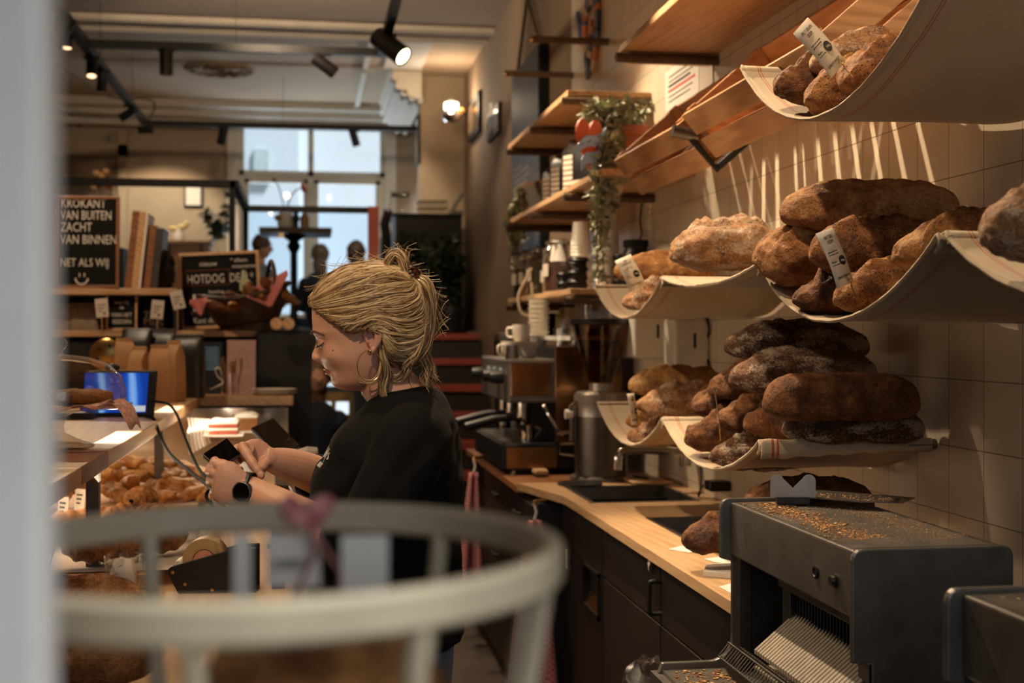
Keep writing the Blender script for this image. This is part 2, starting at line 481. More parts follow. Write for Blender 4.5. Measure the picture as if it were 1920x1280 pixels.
rc = PZ(412, 128, CZ)
for r in (.30, .22, .13, .06): m.lathe([(r-.03, 0), (r, -.03), (r+.03, 0)], (rc.x, rc.y, CZ), 28)
for k in range(14):
    a = 2*PI*k/14; m.ell((rc.x+.26*math.cos(a), rc.y+.26*math.sin(a), CZ-.012), (.06, .035, .02), R('Z', math.degrees(a)), 10, 6)
struct('trim_rosette', m, MT['dplaster'])
# upper back floor (mezzanine) with stair opening
YF = 8.15
sx0, sx1 = .42, 1.30
m = MB().bx(-3, -.43, YF, 14.0, E-.16, E+.0).bx(-.43, sx0, 9.75, 14.0, E-.16, E+.0).bx(sx0, XW, 10.75, 14.0, E-.16, E+.0)
struct('floor_upper', m, MT['cabk'], smooth=False)
# rear wall with the window opening
YR = 14.0
wl, wr = PY(448, 300, YR).x, PY(722, 300, YR).x
wt = PY(580, 228, YR).z; wb = E+.15
m = MB().bx(-3.2, wl, YR, YR+.25, E, CZ).bx(wr, XW+.2, YR, YR+.25, E, CZ).bx(wl, wr, YR, YR+.25, wt, CZ).bx(wl, wr, YR, YR+.25, E-.16, wb)
m.bx(-3.2, wl+.45, YR, YR+.25, 0, E-.16).bx(wr+.5, XW+.2, YR, YR+.25, 0, E-.16).bx(wl+.45, wr+.5, YR, YR+.25, 0, .45)
struct('wall_back', m, MT['plaster'], smooth=False)
wx = PY(583, 300, YR).x; wz = PY(580, 325, YR).z
def window(name, x0, x1, z0, z1, mull, trans, y):
    t = bpy.data.objects.new(name, None); COL.objects.link(t); t.location = ((x0+x1)/2, y, z0); t['kind'] = 'structure'
    m = MB()
    for (a, b, c, d) in ((x0, x0+.05, z0, z1), (x1-.05, x1, z0, z1), (x0, x1, z1-.05, z1), (x0, x1, z0, z0+.06), (mull-.03, mull+.03, z0, z1), (x0, x1, trans-.025, trans+.03)):
        m.bx(a, b, y, y+.09, c, d)
    if trans < z1-.1:
        for (a, b) in ((x0+.05, mull-.03), (mull+.03, x1-.05)):
            m.bx(a, a+.05, y+.02, y+.07, z0, trans-.06).bx(b-.05, b, y+.02, y+.07, z0, trans-.06).bx(a, b, y+.02, y+.07, trans-.10, trans-.025)
    m.obj('window_frame', MT['whitewood'], t, smooth=False)
    MB().bx(x0+.04, x1-.04, y+.04, y+.046, z0+.05, z1-.04).obj('pane', MT['pane'], t, smooth=False)
window('window_1', wl, wr, wb, wt, wx, wz, YR+.06)
window('window_2', wl+.45, wr+.5, .45, E-.16, wx+.9, .9, YR+.06)
m = MB().bx(wl-.12, wl, YR-.03, YR, E, wt+.12).bx(wr, wr+.12, YR-.03, YR, E, wt+.12).bx(wl-.12, wr+.12, YR-.04, YR, wt, wt+.13)
struct('trim_window', m, MT['whitewood'], smooth=False)
# side wall piece behind the left railing with a panelled door
dl = PY(100, 300, 13.95).x; dr = PY(222, 300, 13.95).x
t = bpy.data.objects.new('door_1', None); COL.objects.link(t); t.location = (dl, 13.9, E); t['kind'] = 'structure'
MB().bx(dl-.2, dr, 13.94, 14.0, E, E+1.86).obj('door_leaf', MT['dplaster'], t, smooth=False)
MB().bx(dr, dr+.09, 13.9, 14.0, E, CZ-.3).bx(dl-.2, dr+.09, 13.9, 14.0, E+1.86, E+1.98).obj('door_frame', MT['plaster'], t, smooth=False)
# stairs with black risers and red treads
st = bpy.data.objects.new('stairs', None); COL.objects.link(st); st.location = ((sx0+sx1)/2, 8.6, 0)
tag(st, 'black staircase with red treads going up to the back room', 'stairs')
N = 8
for k in range(N):
    z = E-.0-(N-1-k)*.187; y = 8.85+(k-3.5)*.245
    if z < .1: continue
    MB().bx(sx0, sx1, y-.03, y+.26, z-.045, z).obj('tread', MT['red'], st, smooth=False)
    MB().bx(sx0, sx1, y, y+.03, max(0, z-.187), z-.045).obj('riser', MT['cabk'], st, smooth=False)
MB().prism([(sx1, 7.85, 0), (sx1, 8.05, 0.1), (sx1, 10.0, E-.05), (sx1, 10.7, E-.05), (sx1, 10.7, 0)], (.03, 0, 0)).obj('stringer', MT['cabk'], st, smooth=False)
m = MB().bx(sx1+.035, XW, 8.0, 10.7, 0, E+.02)
struct('wall_stair_side', m, MT['dplaster'], smooth=False)
struct('wall_under_stairs', MB().bx(sx0-.06, sx0-.02, 7.9, 10.7, 0, E-.05), MT['cabk'], smooth=False)
# street facade seen through the rear window
t = thing('white_town_house', 'pale house front across the yard outside the back window', 'building', (-1, 21, 0))
m = MB().bx(-9, 9, 21, 21.3, -2, 9)
m.obj('facade', mat('pale_render', '#d7dde0', .9, var=.03, sc=1), t, smooth=False)
m = MB()
wc = PY(487, 300, 20.95)
hw = .26; ht = .9
pts = [(wc.x-.7, 20.8, 0), (wc.x+.62, 20.8, 0), (wc.x+.62, 20.8, wc.z+.5)] + [(wc.x-.04+.66*math.cos(a), 20.8, wc.z+.5+.42*math.sin(a)) for a in [PI*i/12 for i in range(1, 12)]] + [(wc.x-.7, 20.8, wc.z+.5)]
m.prism(pts, (0, .2, 0)).obj('arched_bay', mat('pale_stone', '#c9d1d6', .9, var=.03), t, smooth=False)
for (q, w_, h_) in (((490, 312), .24, .55),):
    c = PY(q[0], q[1], 20.75); MB().bx(c.x-w_/2, c.x+w_/2, 20.74, 20.8, c.z-h_/2, c.z+h_/2).obj('house_window', mat('dull_house_window', '#b4c2c2', .6), t, smooth=False)
struct('ground', MB().bx(-20, 20, 14.3, 21, -.1, 0), mat('pale_paving', '#a8a8a4', .9), smooth=False)
# white door frame beside the lens, left
t = bpy.data.objects.new('door_2', None); COL.objects.link(t); t['kind'] = 'structure'
fr = PF(80, 600, .47); t.location = (fr.x-.1, fr.y, 0)
MB().bx(fr.x-.045, fr.x, fr.y, fr.y+.035, 0, 2.6).bx(fr.x-.30, fr.x-.055, fr.y+.02, fr.y+.05, 0, 2.6).obj('door_frame', MT['frame'], t, smooth=False, bev=.004)
MB().bx(fr.x-.055, fr.x-.046, fr.y+.012, fr.y+.04, 0, 2.6).obj('door_seal', mat('rust_red_seal', '#a86a50', .7), t, smooth=False)
# ---------------------------------------------------------------- wall shelves on pipe brackets
def wall_shelf(label, x0, y0, y1, z, pipes, seam=None, end=0):
    t = thing('wall_shelf', label, 'shelf', (XW, (y0+y1)/2, z), 'pine shelves on the right wall')
    ys = [y0] + ([seam] if seam else []) + [y1]
    for a, b in zip(ys, ys[1:]):
        MB().bx(x0, XW-.002, a+.002, b-.002, z, z+.026).obj('board', MT['pine'], t, smooth=False, bev=.003)
    for y in pipes:
        MB().bx(x0+.035, XW-.01, y-.02, y+.02, z-.032, z).obj('batten', MT['pinex'], t, smooth=False, bev=.002)
        p = MB().tube([(x0-.02, y-.045, z-.024), (XW, y-.045, z-.024)], .017, 12).obj('bracket_pipe', MT['bark'], t)
        MB().lathe([(.010, -.004), (.017, -.004), (.017, .002), (.010, .002)], (x0-.02, y-.045, z-.024), 12, R('Y', 90), close=True).obj('pipe_end', MT['steel'], p)
    return t
ZS = E+1.015
wall_shelf('upper pine shelf nearest the viewer, top right of the picture', 1.113, 2.75, 4.50, E+1.01, (4.50, 3.2))
wall_shelf('pine shelf on the tiled wall above the black bags of beans', 1.10, 5.36, 7.0, ZS, (5.40, 6.2, 6.95))
wall_shelf('pine shelf holding the black coffee bags and trailing plant', 1.10, 4.72, 7.05, E+.60, (5.36, 6.2, 6.98), seam=5.40)
wall_shelf('pine shelf holding the bean jars and paper cups', 1.10, 5.30, 7.0, E+.165, (5.36, 6.93))
for (yy, lab) in ((7.0, 'bare metal shelf pipe above the pine shelf, further from viewer'), (6.17, 'bare metal shelf pipe crossing in front of the painted wall figure')):
    t = thing('bracket_pipe', lab, 'bracket', (XW, yy, E+1.44), 'bare shelf pipes on the wall')
    MB().tube([(1.085, yy, E+1.44), (XW, yy, E+1.44)], .017, 12).obj('pipe', MT['bark'], t)
    MB().lathe([(.010, -.004), (.0175, -.004), (.0175, .004), (.010, .004)], (1.085, yy, E+1.44), 12, R('Y', 90), close=True).obj('pipe_end', MT['brass'], t)

# ---------------------------------------------------------------- tilted slatted crates
def crate(label, y0, y1, fx, fz, seed):
    t = thing('slatted_crate', label, 'crate', (fx+.1, (y0+y1)/2, fz-.1), 'tilted pine crates on the wall')
    a = math.radians(41); u = V((math.cos(a), 0, math.sin(a))); n = V((math.sin(a), 0, -math.cos(a)))   # u up the tray, n out through its bottom
    F = V((fx, 0, fz)); Lw, D = .325, .135
    def pt(p, q, y): v = F + u*p + n*q; return (v.x, y, v.z)
    def slab(p0, p1, q0, q1, ya, yb):
        m = MB(); c = [pt(p0, q0, ya), pt(p1, q0, ya), pt(p1, q1, ya), pt(p0, q1, ya)]
        return m.prism(c, (0, yb-ya, 0))
    rnd = random.Random(seed)
    slab(0, .016, 0, .075, y0, y1).obj('front_board', MT['knotty'], t, smooth=False, bev=.002)
    slab(0, .016, .092, .165, y0, y1).obj('front_board', MT['knotty'], t, smooth=False, bev=.002)
    slab(Lw-.016, Lw, 0, .075, y0, y1).obj('back_board', MT['knotty'], t, smooth=False, bev=.002)
    slab(Lw-.016, Lw, .09, .15, y0, y1).obj('back_board', MT['knotty'], t, smooth=False, bev=.002)
    for (ya, yb) in ((y0, y0+.016), (y1-.016, y1)):
        slab(.016, Lw-.016, 0, .07, ya, yb).obj('end_board', MT['knottyx'], t, smooth=False, bev=.002)
        slab(.016, Lw-.016, .082, .145, ya, yb).obj('end_board', MT['knottyx'], t, smooth=False, bev=.002)
    for (ya, yb) in ((y0+.017, y0+.045), (y1-.045, y1-.017)):
        for p in (.017, Lw-.046):
            slab(p, p+.028, -.006, .15, ya, yb).obj('corner_post', MT['knotty'], t, smooth=False)
    k = y0+.01; q = []
    while k < y1-.03:
        wd = .078+rnd.uniform(-.004, .004)
        slab(.004, Lw-.004, .147, .160+rnd.uniform(0, .004), k, min(k+wd, y1-.005)).obj('slat', MT['knottyx'], t, smooth=False)
        k += wd+.029
    return t
crate('far slatted pine crate, tilted on the wall behind the trailing plant', 3.775, 4.60, 1.115, E+.635, 1)
crate('near slatted pine crate, tilted behind the uppermost linen sling', 2.72, 3.73, 1.115, E+.655, 2)
for (y, lab) in ((3.755, 'grey pipe poking out where the two slatted crates meet'), (2.70, 'grey pipe holding the near end of the near slatted crate')):
    t = thing('crate_pipe', lab, 'bracket', (XW, y, E+.56))
    a_ = math.radians(41); u_ = V((math.cos(a_), 0, math.sin(a_))); n_ = V((math.sin(a_), 0, -math.cos(a_))); F_ = V((1.115, y, E+.645))
    MB().tube([F_+V((-.02, 0, -.03)), F_+V((.06, 0, -.045))], .019, 14).obj('pipe', MT['steel'], t)
    MB().tube([F_+V((.03, 0, -.04)), F_+n_*.185-u_*.004, F_+n_*.185+u_*.30, F_+n_*.185+u_*.30+V((XW-.01-(F_+n_*.185+u_*.30).x, 0, 0))], .013, 8).obj('strut', MT['cabk'], t)

# ---------------------------------------------------------------- linen slings for the bread
X0, X1 = 1.045, 1.458
def sling(label, yf, yn, zf, zn, sag, group='linen bread slings', skew=1.0, rodnear=True, flap=.0, x0=X0, x1=X1, seed=0, wrap=True):
    t = thing('bread_sling', label, 'sling', ((x0+x1)/2, (yf+yn)/2, min(zf, zn)-sag), group)
    prof = []
    if wrap:
        for a in (200, 150, 100, 60): prof.append((yf-.013*math.cos(math.radians(a))*-1, zf+.016*math.sin(math.radians(a))))
    n = 30
    for i in range(n+1):
        k = i/n; kk = k**skew
        prof.append((lerp(yf, yn, k), lerp(zf, zn, k)+.012-sag*(4*kk*(1-kk))**.92))
    for a in (60, 20, -30, -80): prof.append((yn-.016*math.sin(math.radians(90-a))*1.0+.004, zn+.016*math.sin(math.radians(a))))
    prof = [V((0, p[0], p[1])) for p in prof]
    cols = [x0-.012, x0+.004, x0+.024, x0+.026, x0+.030, x0+.032, x0+.06, x0+.12, x0+.19, x0+.26, x0+.33, x1]
    def f(u, v):
        i = round(u*(len(prof)-1)); j = round(v*(len(cols)-1)); x = cols[j]; p = prof[i]
        e = max(0, 1-(x-x0)/.06)
        d = noise.noise(V((x*5, p.y*6, seed*3.1)))*.006*(1 if 6 < i < len(prof)-5 else .1)
        return (x+e*.004*noise.noise(V((0, p.y*20, seed))), p.y, p.z+d+e*.004*noise.noise(V((1, p.y*16, seed))))
    m = MB(); m.surf(f, len(prof), len(cols), mi=lambda i, j: 1 if j in (2, 4) else 0)
    m.obj('cloth', [MT['canvas'], MT['cstripe']], t, ang=180, solid=.0035)
    hem = MB().tube([(x0-.012, p.y, p.z) for p in prof], .0045, 6); hem.jit(.002, 40, 0, seed)
    hem.obj('hem', MT['canvas'], t)
    for (yy, zz, ok) in ((yf, zf, True), (yn, zn, rodnear)):
        if ok: MB().tube([(x0-.005, yy, zz), (XW, yy, zz)], .0125, 12).obj('rod', MT['steel'], t)
    if flap:
        mm = MB(); mm.surf(lambda u, v: (x0-.014+u*.36, yn-.021-.004*math.sin(v*3), zn+.018-v*flap*(1-.35*u)+.002*math.sin(u*30)), 61, 5, mi=lambda i, j: 1 if i in (4, 6) else 0)
        mm.obj('folded_flap', [MT['canvas'], MT['cstripe']], t, ang=180, solid=.004)
    return t
ZU, ZM, ZL = E+.625, E+.15, E-.262
sling('topmost linen sling full of dark seeded loaves, upper right', 2.95, 1.95, ZU, ZU, .195, seed=1)
sling('middle row linen sling at its far end beside the paper cups', 4.53, 3.66, ZM+.01, ZM, .115, seed=2, rodnear=False)
sling('nearly flat linen sling carrying one oval floured loaf', 3.645, 2.84, ZM, ZM, .035, seed=3, rodnear=False)
sling('middle row linen sling with the stack under the longest pale loaf', 2.82, 1.985, ZM, ZM, .137, seed=4, rodnear=False, skew=.92)
sling('middle row linen sling nearest the viewer at the right edge', 1.955, 1.15, ZM, ZM, .12, seed=5)
sling('lower row linen sling at its far end beside the grinder', 4.49, 3.65, ZL, ZL, .11, seed=6, rodnear=False)
sling('lower row linen sling piled highest with dark loaves above the slicer', 3.635, 2.835, ZL, ZL, .10, seed=7, flap=.045)

# ---------------------------------------------------------------- loaves
BR = dict(
    country=bread('country_crust', '#9c6434', '#4c2810', '#c59560'),
    dark=bread('dark_crust', '#70431f', '#351808', '#9c6a38', seeds=.13),
    darkf=bread('dark_floured_crust', '#5a371e', '#2e170a', '#80552f', flour=.93),
    seeded=bread('seeded_crust', '#925b2c', '#46230c', '#c08e55', seeds=.22),
    pale=bread('pale_crust', '#ac783e', '#6e3d18', '#d2a86e'),
    palef=bread('pale_floured_crust', '#9c6b40', '#5e3419', '#c59a6a', flour=.95),
    pastry=None,
    crois=bread('croissant_glaze', '#915a2a', '#4d270f', '#c08c50', rough=.35),
)
_n = NT('flaky_pastry'); _v = _n.co(); _f = _n.math('MULTIPLY_ADD', _n.noise(_v, 90, 3), .35, _n.math('MULTIPLY', _n.noise(_v, 26, 4), .75))
_n.set(**{'Base Color': _n.ramp(_f, [(.35, '#7e4a1e'), (.52, '#bb8444'), (.72, '#dfb67c')]), 'Roughness': .42}); _n.bump(_f, .7, .004); BR['pastry'] = _n.m
BR['crois'].node_tree.nodes['Principled BSDF'].inputs['Coat Weight'].default_value = .3
def loaf_mb(L, W, H, seed, slashes=1, rag=.006, nu=100, nv=60, blunt=3.0):
    m = MB(); rn = random.Random(seed); off = V((seed*5.1, seed*2.3, seed)); lay = m.bm.verts.layers.float.new('crumb')
    sl = []
    for k in range(slashes):
        if slashes == 1: sl.append((0, rn.uniform(-.012, .012), math.radians(rn.uniform(3, 9)), L*.40))
        else: sl.append((L*(.62*(k+.5)/slashes-.31)*1.1, 0, math.radians(28+rn.uniform(-4, 4)), L*.17))
    bend = rn.uniform(-.08, .08); tear = rn.uniform(-.6, .6)
    g = []
    for i in range(nu):
        u = i/(nu-1); row = []; t = -math.cos(PI*u); e = max(0.0, 1-abs(t)**blunt)**(1/2.1)
        for j in range(nv):
            a = 2*PI*j/nv; ca, sa = math.cos(a), math.sin(a); cr = 0.0
            y = W/2*e*math.copysign(abs(ca)**.92, ca)
            z = H*.64*e**.9*abs(sa)**.9 if sa > 0 else -H*.36*e*abs(sa)**.55
            x = L/2*t; p = V((x, y+bend*(x*x/L-L/12), z)); q = p+off
            rdg = (.5-abs(noise.noise(q*17)))*.9
            d = noise.noise(q*11)*rag*1.7+noise.noise(q*30)*rag*.9+noise.noise(q*75)*rag*.45+(rdg-.25)*rag*.5
            nr = V((x*.5*(W/L), y, z)); nr = nr.normalized() if nr.length > 0 else V((0, 0, 1))
            p += nr*d*(.4+.6*e)
            tq = math.exp(-((x+L*.40-.02*noise.noise(q*20))/(.030))**2)*math.exp(-((a-PI*.5-tear)/.8)**2)
            if slashes and x < 0: p -= nr*tq*rag*1.3; cr = max(cr, tq*.8)
            if sa > 0:
                for (sx, sy, an, hl) in sl:
                    dx, dy = x-sx, y-sy; al = dx*math.cos(an)+dy*math.sin(an); pe = -dx*math.sin(an)+dy*math.cos(an)
                    pe += .004*noise.noise(V((al*16, seed, 0)))+.0015*noise.noise(V((al*60, seed, 3)))
                    win = max(0, 1-(al/hl)**4); r = rag*1.7
                    p.z += win*(r*2.0*math.exp(-((pe+.012)/.006)**2)-r*1.7*math.exp(-((pe-.004)/.011)**2)+r*.6*math.exp(-((pe-.024)/.01)**2))
                    cr = max(cr, win*math.exp(-((pe-.006)/.014)**2))
            vv = m.bm.verts.new(p); vv[lay] = cr; row.append(vv)
        g.append(row)
    for i in range(nu-1):
        for j in range(nv): m._face([g[i][j], g[i+1][j], g[i+1][(j+1) % nv], g[i][(j+1) % nv]])
    return m
NL = [0]
def loaf(px, py, Y, L, W, H, kind, label, yaw=0, pitch=0, roll=0, slashes=1, rag=.006, group=None, blunt=3.0, name='bread_loaf', **kw):
    NL[0] += 1
    o = loaf_mb(L, W, H, NL[0], slashes, rag, blunt=blunt, **kw).obj(name, BR[kind], local=True, ang=180)
    rot = R('Z', yaw) @ R('Y', -pitch) @ R('X', roll)
    end = PY(px, py, Y)
    o.matrix_basis = T(end + (rot @ V((L/2-.012, 0, 0)))) @ rot
    tag(o, label, 'bread', group); return o
# topmost sling
G = 'dark loaves in the topmost sling'
loaf(1462, 160, 2.68, .30, .125, .115, 'dark', 'dark cracked loaf at the left of the topmost sling', group=G, rag=.010, yaw=4)
loaf(1518, 184, 2.55, .31, .13, .115, 'seeded', 'seeded brown loaf at the front of the topmost sling', group=G, rag=.007, yaw=10, pitch=3)
loaf(1588, 150, 2.44, .30, .14, .12, 'seeded', 'lit brown loaf at the right of the topmost sling behind its edge', group=G, yaw=8, pitch=5)
loaf(1532, 118, 2.62, .30, .12, .10, 'palef', 'flour topped loaf lying behind the tag in the topmost sling', group=G, yaw=2)
# middle row, main stack
G = 'loaves in the main stack of the middle row'
loaf(1473, 402, 2.70, .385, .115, .105, 'country', 'longest smooth loaf lying on top of the middle stack', group=G, yaw=-16, slashes=1, blunt=4.5, rag=.004)
loaf(1424, 490, 2.74, .30, .145, .125, 'country', 'big loaf jutting out at the left of the middle stack', group=G, yaw=-5, rag=.009, roll=30)
loaf(1530, 478, 2.50, .30, .13, .11, 'seeded', 'glossy brown loaf right behind the tag in the middle stack', group=G, yaw=-4, slashes=1, rag=.006)
loaf(1688, 478, 2.20, .28, .11, .095, 'pale', 'pale split loaf at the right of the middle stack', group=G, yaw=-2, rag=.007)
loaf(1496, 560, 2.58, .28, .115, .095, 'dark', 'dark loaf with a torn crust, lowest left in the middle stack', group=G, yaw=0, rag=.010)
loaf(1580, 558, 2.40, .29, .12, .10, 'seeded', 'loaf under the tag, lowest right in the middle stack', group=G, yaw=-2, rag=.008)
loaf(1860, 435, 1.72, .30, .15, .13, 'palef', 'pale crusty loaf cut off by the right edge of the picture', yaw=0, rag=.009)
loaf(1262, 478, 3.28, .30, .16, .125, 'palef', 'oval loaf with a raised ear and white flour band', yaw=-14, rag=.009, pitch=2)
G = 'loaves in the far middle sling'
loaf(1158, 510, 4.12, .34, .11, .10, 'pale', 'smooth long loaf behind the tag, far middle sling', group=G, yaw=-4, rag=.004, slashes=1)
loaf(1172, 566, 4.02, .26, .10, .085, 'palef', 'small torn loaf at the bottom of the far middle sling', group=G, yaw=-2, rag=.010)
# lower row far sling
G = 'batards in the lower far sling'
loaf(1184, 726, 4.22, .34, .115, .10, 'pale', 'batard lying uppermost in the lower far sling', group=G, yaw=-6, slashes=3, rag=.005)
loaf(1200, 762, 4.00, .34, .115, .10, 'palef', 'slashed batard second from the top in the lower far sling', group=G, yaw=-10, slashes=3, rag=.006)
loaf(1180, 790, 4.18, .28, .095, .08, 'pale', 'batard poking out behind the thin white tag', group=G, yaw=-2, slashes=2)
loaf(1182, 818, 4.06, .28, .095, .08, 'palef', 'batard at the bottom of the lower far sling', group=G, yaw=-4, slashes=2, rag=.007)
# lower row main pile
G = 'dark loaves piled in the lower main sling'
loaf(1366, 652, 3.16, .37, .12, .10, 'darkf', 'floured dark loaf on the very top of the lower pile', group=G, yaw=-11, slashes=1, rag=.004)
loaf(1376, 714, 3.06, .37, .125, .105, 'darkf', 'floured dark loaf second from the top of the lower pile', group=G, yaw=-10, pitch=2, slashes=1, rag=.005)
loaf(1438, 757, 2.84, .36, .13, .115, 'dark', 'large brown loaf at the right of the lower pile', group=G, yaw=-13, slashes=0, rag=.004, blunt=4)
loaf(1476, 806, 2.86, .33, .125, .085, 'darkf', 'flat loaf with a white flour band at the lower right of the pile', group=G, yaw=-12, slashes=0, rag=.005, blunt=4)
loaf(1336, 728, 3.34, .30, .12, .10, 'dark', 'brown loaf end left of the second floured loaf', group=G, yaw=0, rag=.007)
loaf(1302, 762, 3.40, .28, .10, .09, 'dark', 'small lit loaf end at the far left of the lower pile', group=G, rag=.008)
loaf(1294, 820, 3.36, .30, .12, .11, 'dark', 'rough dark loaf end at the bottom left of the lower pile', group=G, rag=.011)
loaf(1352, 793, 3.18, .30, .12, .10, 'dark', 'cracked loaf end in the middle of the lower pile', group=G, rag=.010)
loaf(1404, 798, 3.02, .30, .115, .10, 'dark', 'round loaf end left of the large brown loaf', group=G, rag=.006)
loaf(1338, 858, 3.14, .30, .12, .085, 'darkf', 'lowest loaf lying on the linen of the lower pile', group=G, yaw=-4, rag=.008)
# on the worktop
loaf(1290, 1012, 3.10, .24, .14, .098, 'dark', 'dark loaf standing on white paper on the worktop', yaw=0, rag=.007)
loaf(1402, 1020, 2.92, .30, .15, .12, 'dark', 'dark loaf hidden behind the slicer, lower of two', yaw=-6, rag=.006)
loaf(1400, 946, 2.95, .32, .14, .10, 'dark', 'very dark loaf just showing under the lower sling', yaw=-6, rag=.006)

# ---------------------------------------------------------------- bread tags on wire clips
def tagcard(label, tl, tr, br, bl, d, title, lines, dt=.03, wire=None):
    TL, TR, BRr, BL = PF(*tl, d), PF(*tr, d+dt), PF(*br, d+dt), PF(*bl, d)
    t = thing('bread_tag', label, 'price tag', (BL+BRr)/2, 'bread tags on wire clips')
    w, h = ((TR-TL).length+(BRr-BL).length)/2, ((TL-BL).length+(TR-BRr).length)/2
    Mx = frame((BL+BRr)/2, BRr-BL, TL-BL)
    m = MB(); n = 8
    m.surf(lambda u, v: Mx @ V(((u-.5)*w, v*h, .003*math.sin(v*PI*1.2))), 3, n)
    m.obj('card', MT['card'], t, ang=180, solid=.0006)
    L = MB()
    z = .0042
    def put(s, size, x, y, al='CENTER', sx=1.0): L.text(s, size, Mx @ T(x, y, z), al, sx=sx, depth=.0002)
    for i, s in enumerate(title): put(s, h*.095, -.04*w, h*(.84-.085*i), sx=.62)
    for i, s in enumerate(lines): put(s, h*.045, -.38*w, h*(.60-.05*i), 'LEFT', .8)
    put('700 gram', h*.04, -.38*w, h*.42, 'LEFT'); put('vers van vandaag', h*.032, -.38*w, h*.37, 'LEFT')
    L.obj('lettering', MT['ink'], t, smooth=False); L = MB()
    put("JORDY'S BAKERY", h*.062, 0, h*.13, sx=min(1, w/h*1.5))
    L.obj('lettering', MT['ink'], t, smooth=False)
    b = MB(); q = Mx @ T(.24*w, .42*h, z) @ Matrix.Diagonal((1, 1, 1, 1))
    b.lathe([(0, 0), (.17*w, 0), (.17*w, .0005), (0, .0005)], q.translation, 20, q.to_3x3()).obj('badge', MT['ink'], t, smooth=False)
    L = MB(); L.text('700g', .11*w, Mx @ T(.24*w, .40*h, z+.0008), depth=.0002); L.obj('badge_lettering', MT['card'], t, smooth=False)
    c = [Mx @ V((.18*w+.03*math.cos(a)*w*2.2, .08*h+math.sin(a)*.05*h, .007)) for a in [PI*2*i/14 for i in range(15)]]
    c += [Mx @ V((.2*w, -.06*h, .004)), Mx @ V((.22*w, -.26*h, .004))]
    MB().tube(c, .0011, 6).obj('wire_clip', MT['brass'], t)
tagcard('white tag clipped in the topmost sling', (1500, 52), (1522, 27), (1586, 114), (1558, 148), 2.50, ['SPELT GRAAN', 'DESEM'], ['Stevig en vol van smaak', 'spelt met een nootje'], .04)
tagcard('white tag clipped in the middle stack', (1531, 440), (1562, 423), (1600, 528), (1570, 541), 2.44, ['NATUREL', 'DESEM'], ['puur en zacht met', 'een krokante korst'], .035)
tagcard('white tag clipped in the far middle sling', (1150, 490), (1181, 477), (1211, 535), (1182, 548), 3.98, ['MAIS', 'ZONNEBLOEM'], ['met mais en', 'zonnebloempit'], .04)
tagcard('narrow white tag seen nearly edge on, lower far sling', (1175, 738), (1189, 737), (1196, 795), (1183, 797), 4.05, ['DESEM', 'BATARD'], ['luchtig'], .06)
t = thing('bread_tag', 'thin tag seen edge on among the dark lower loaves', 'price tag', PF(1349, 815, 3.26), 'bread tags on wire clips')
MB().prism([PF(1338, 725, 3.24), PF(1341, 728, 3.30), PF(1351, 808, 3.30), PF(1349, 800, 3.24)], V((.0006, 0, 0))).obj('card', MT['card'], t, smooth=False)
MB().tube([PF(1349, 800, 3.26), PF(1351, 826, 3.26)], .001, 6).obj('wire_clip', MT['brass'], t)
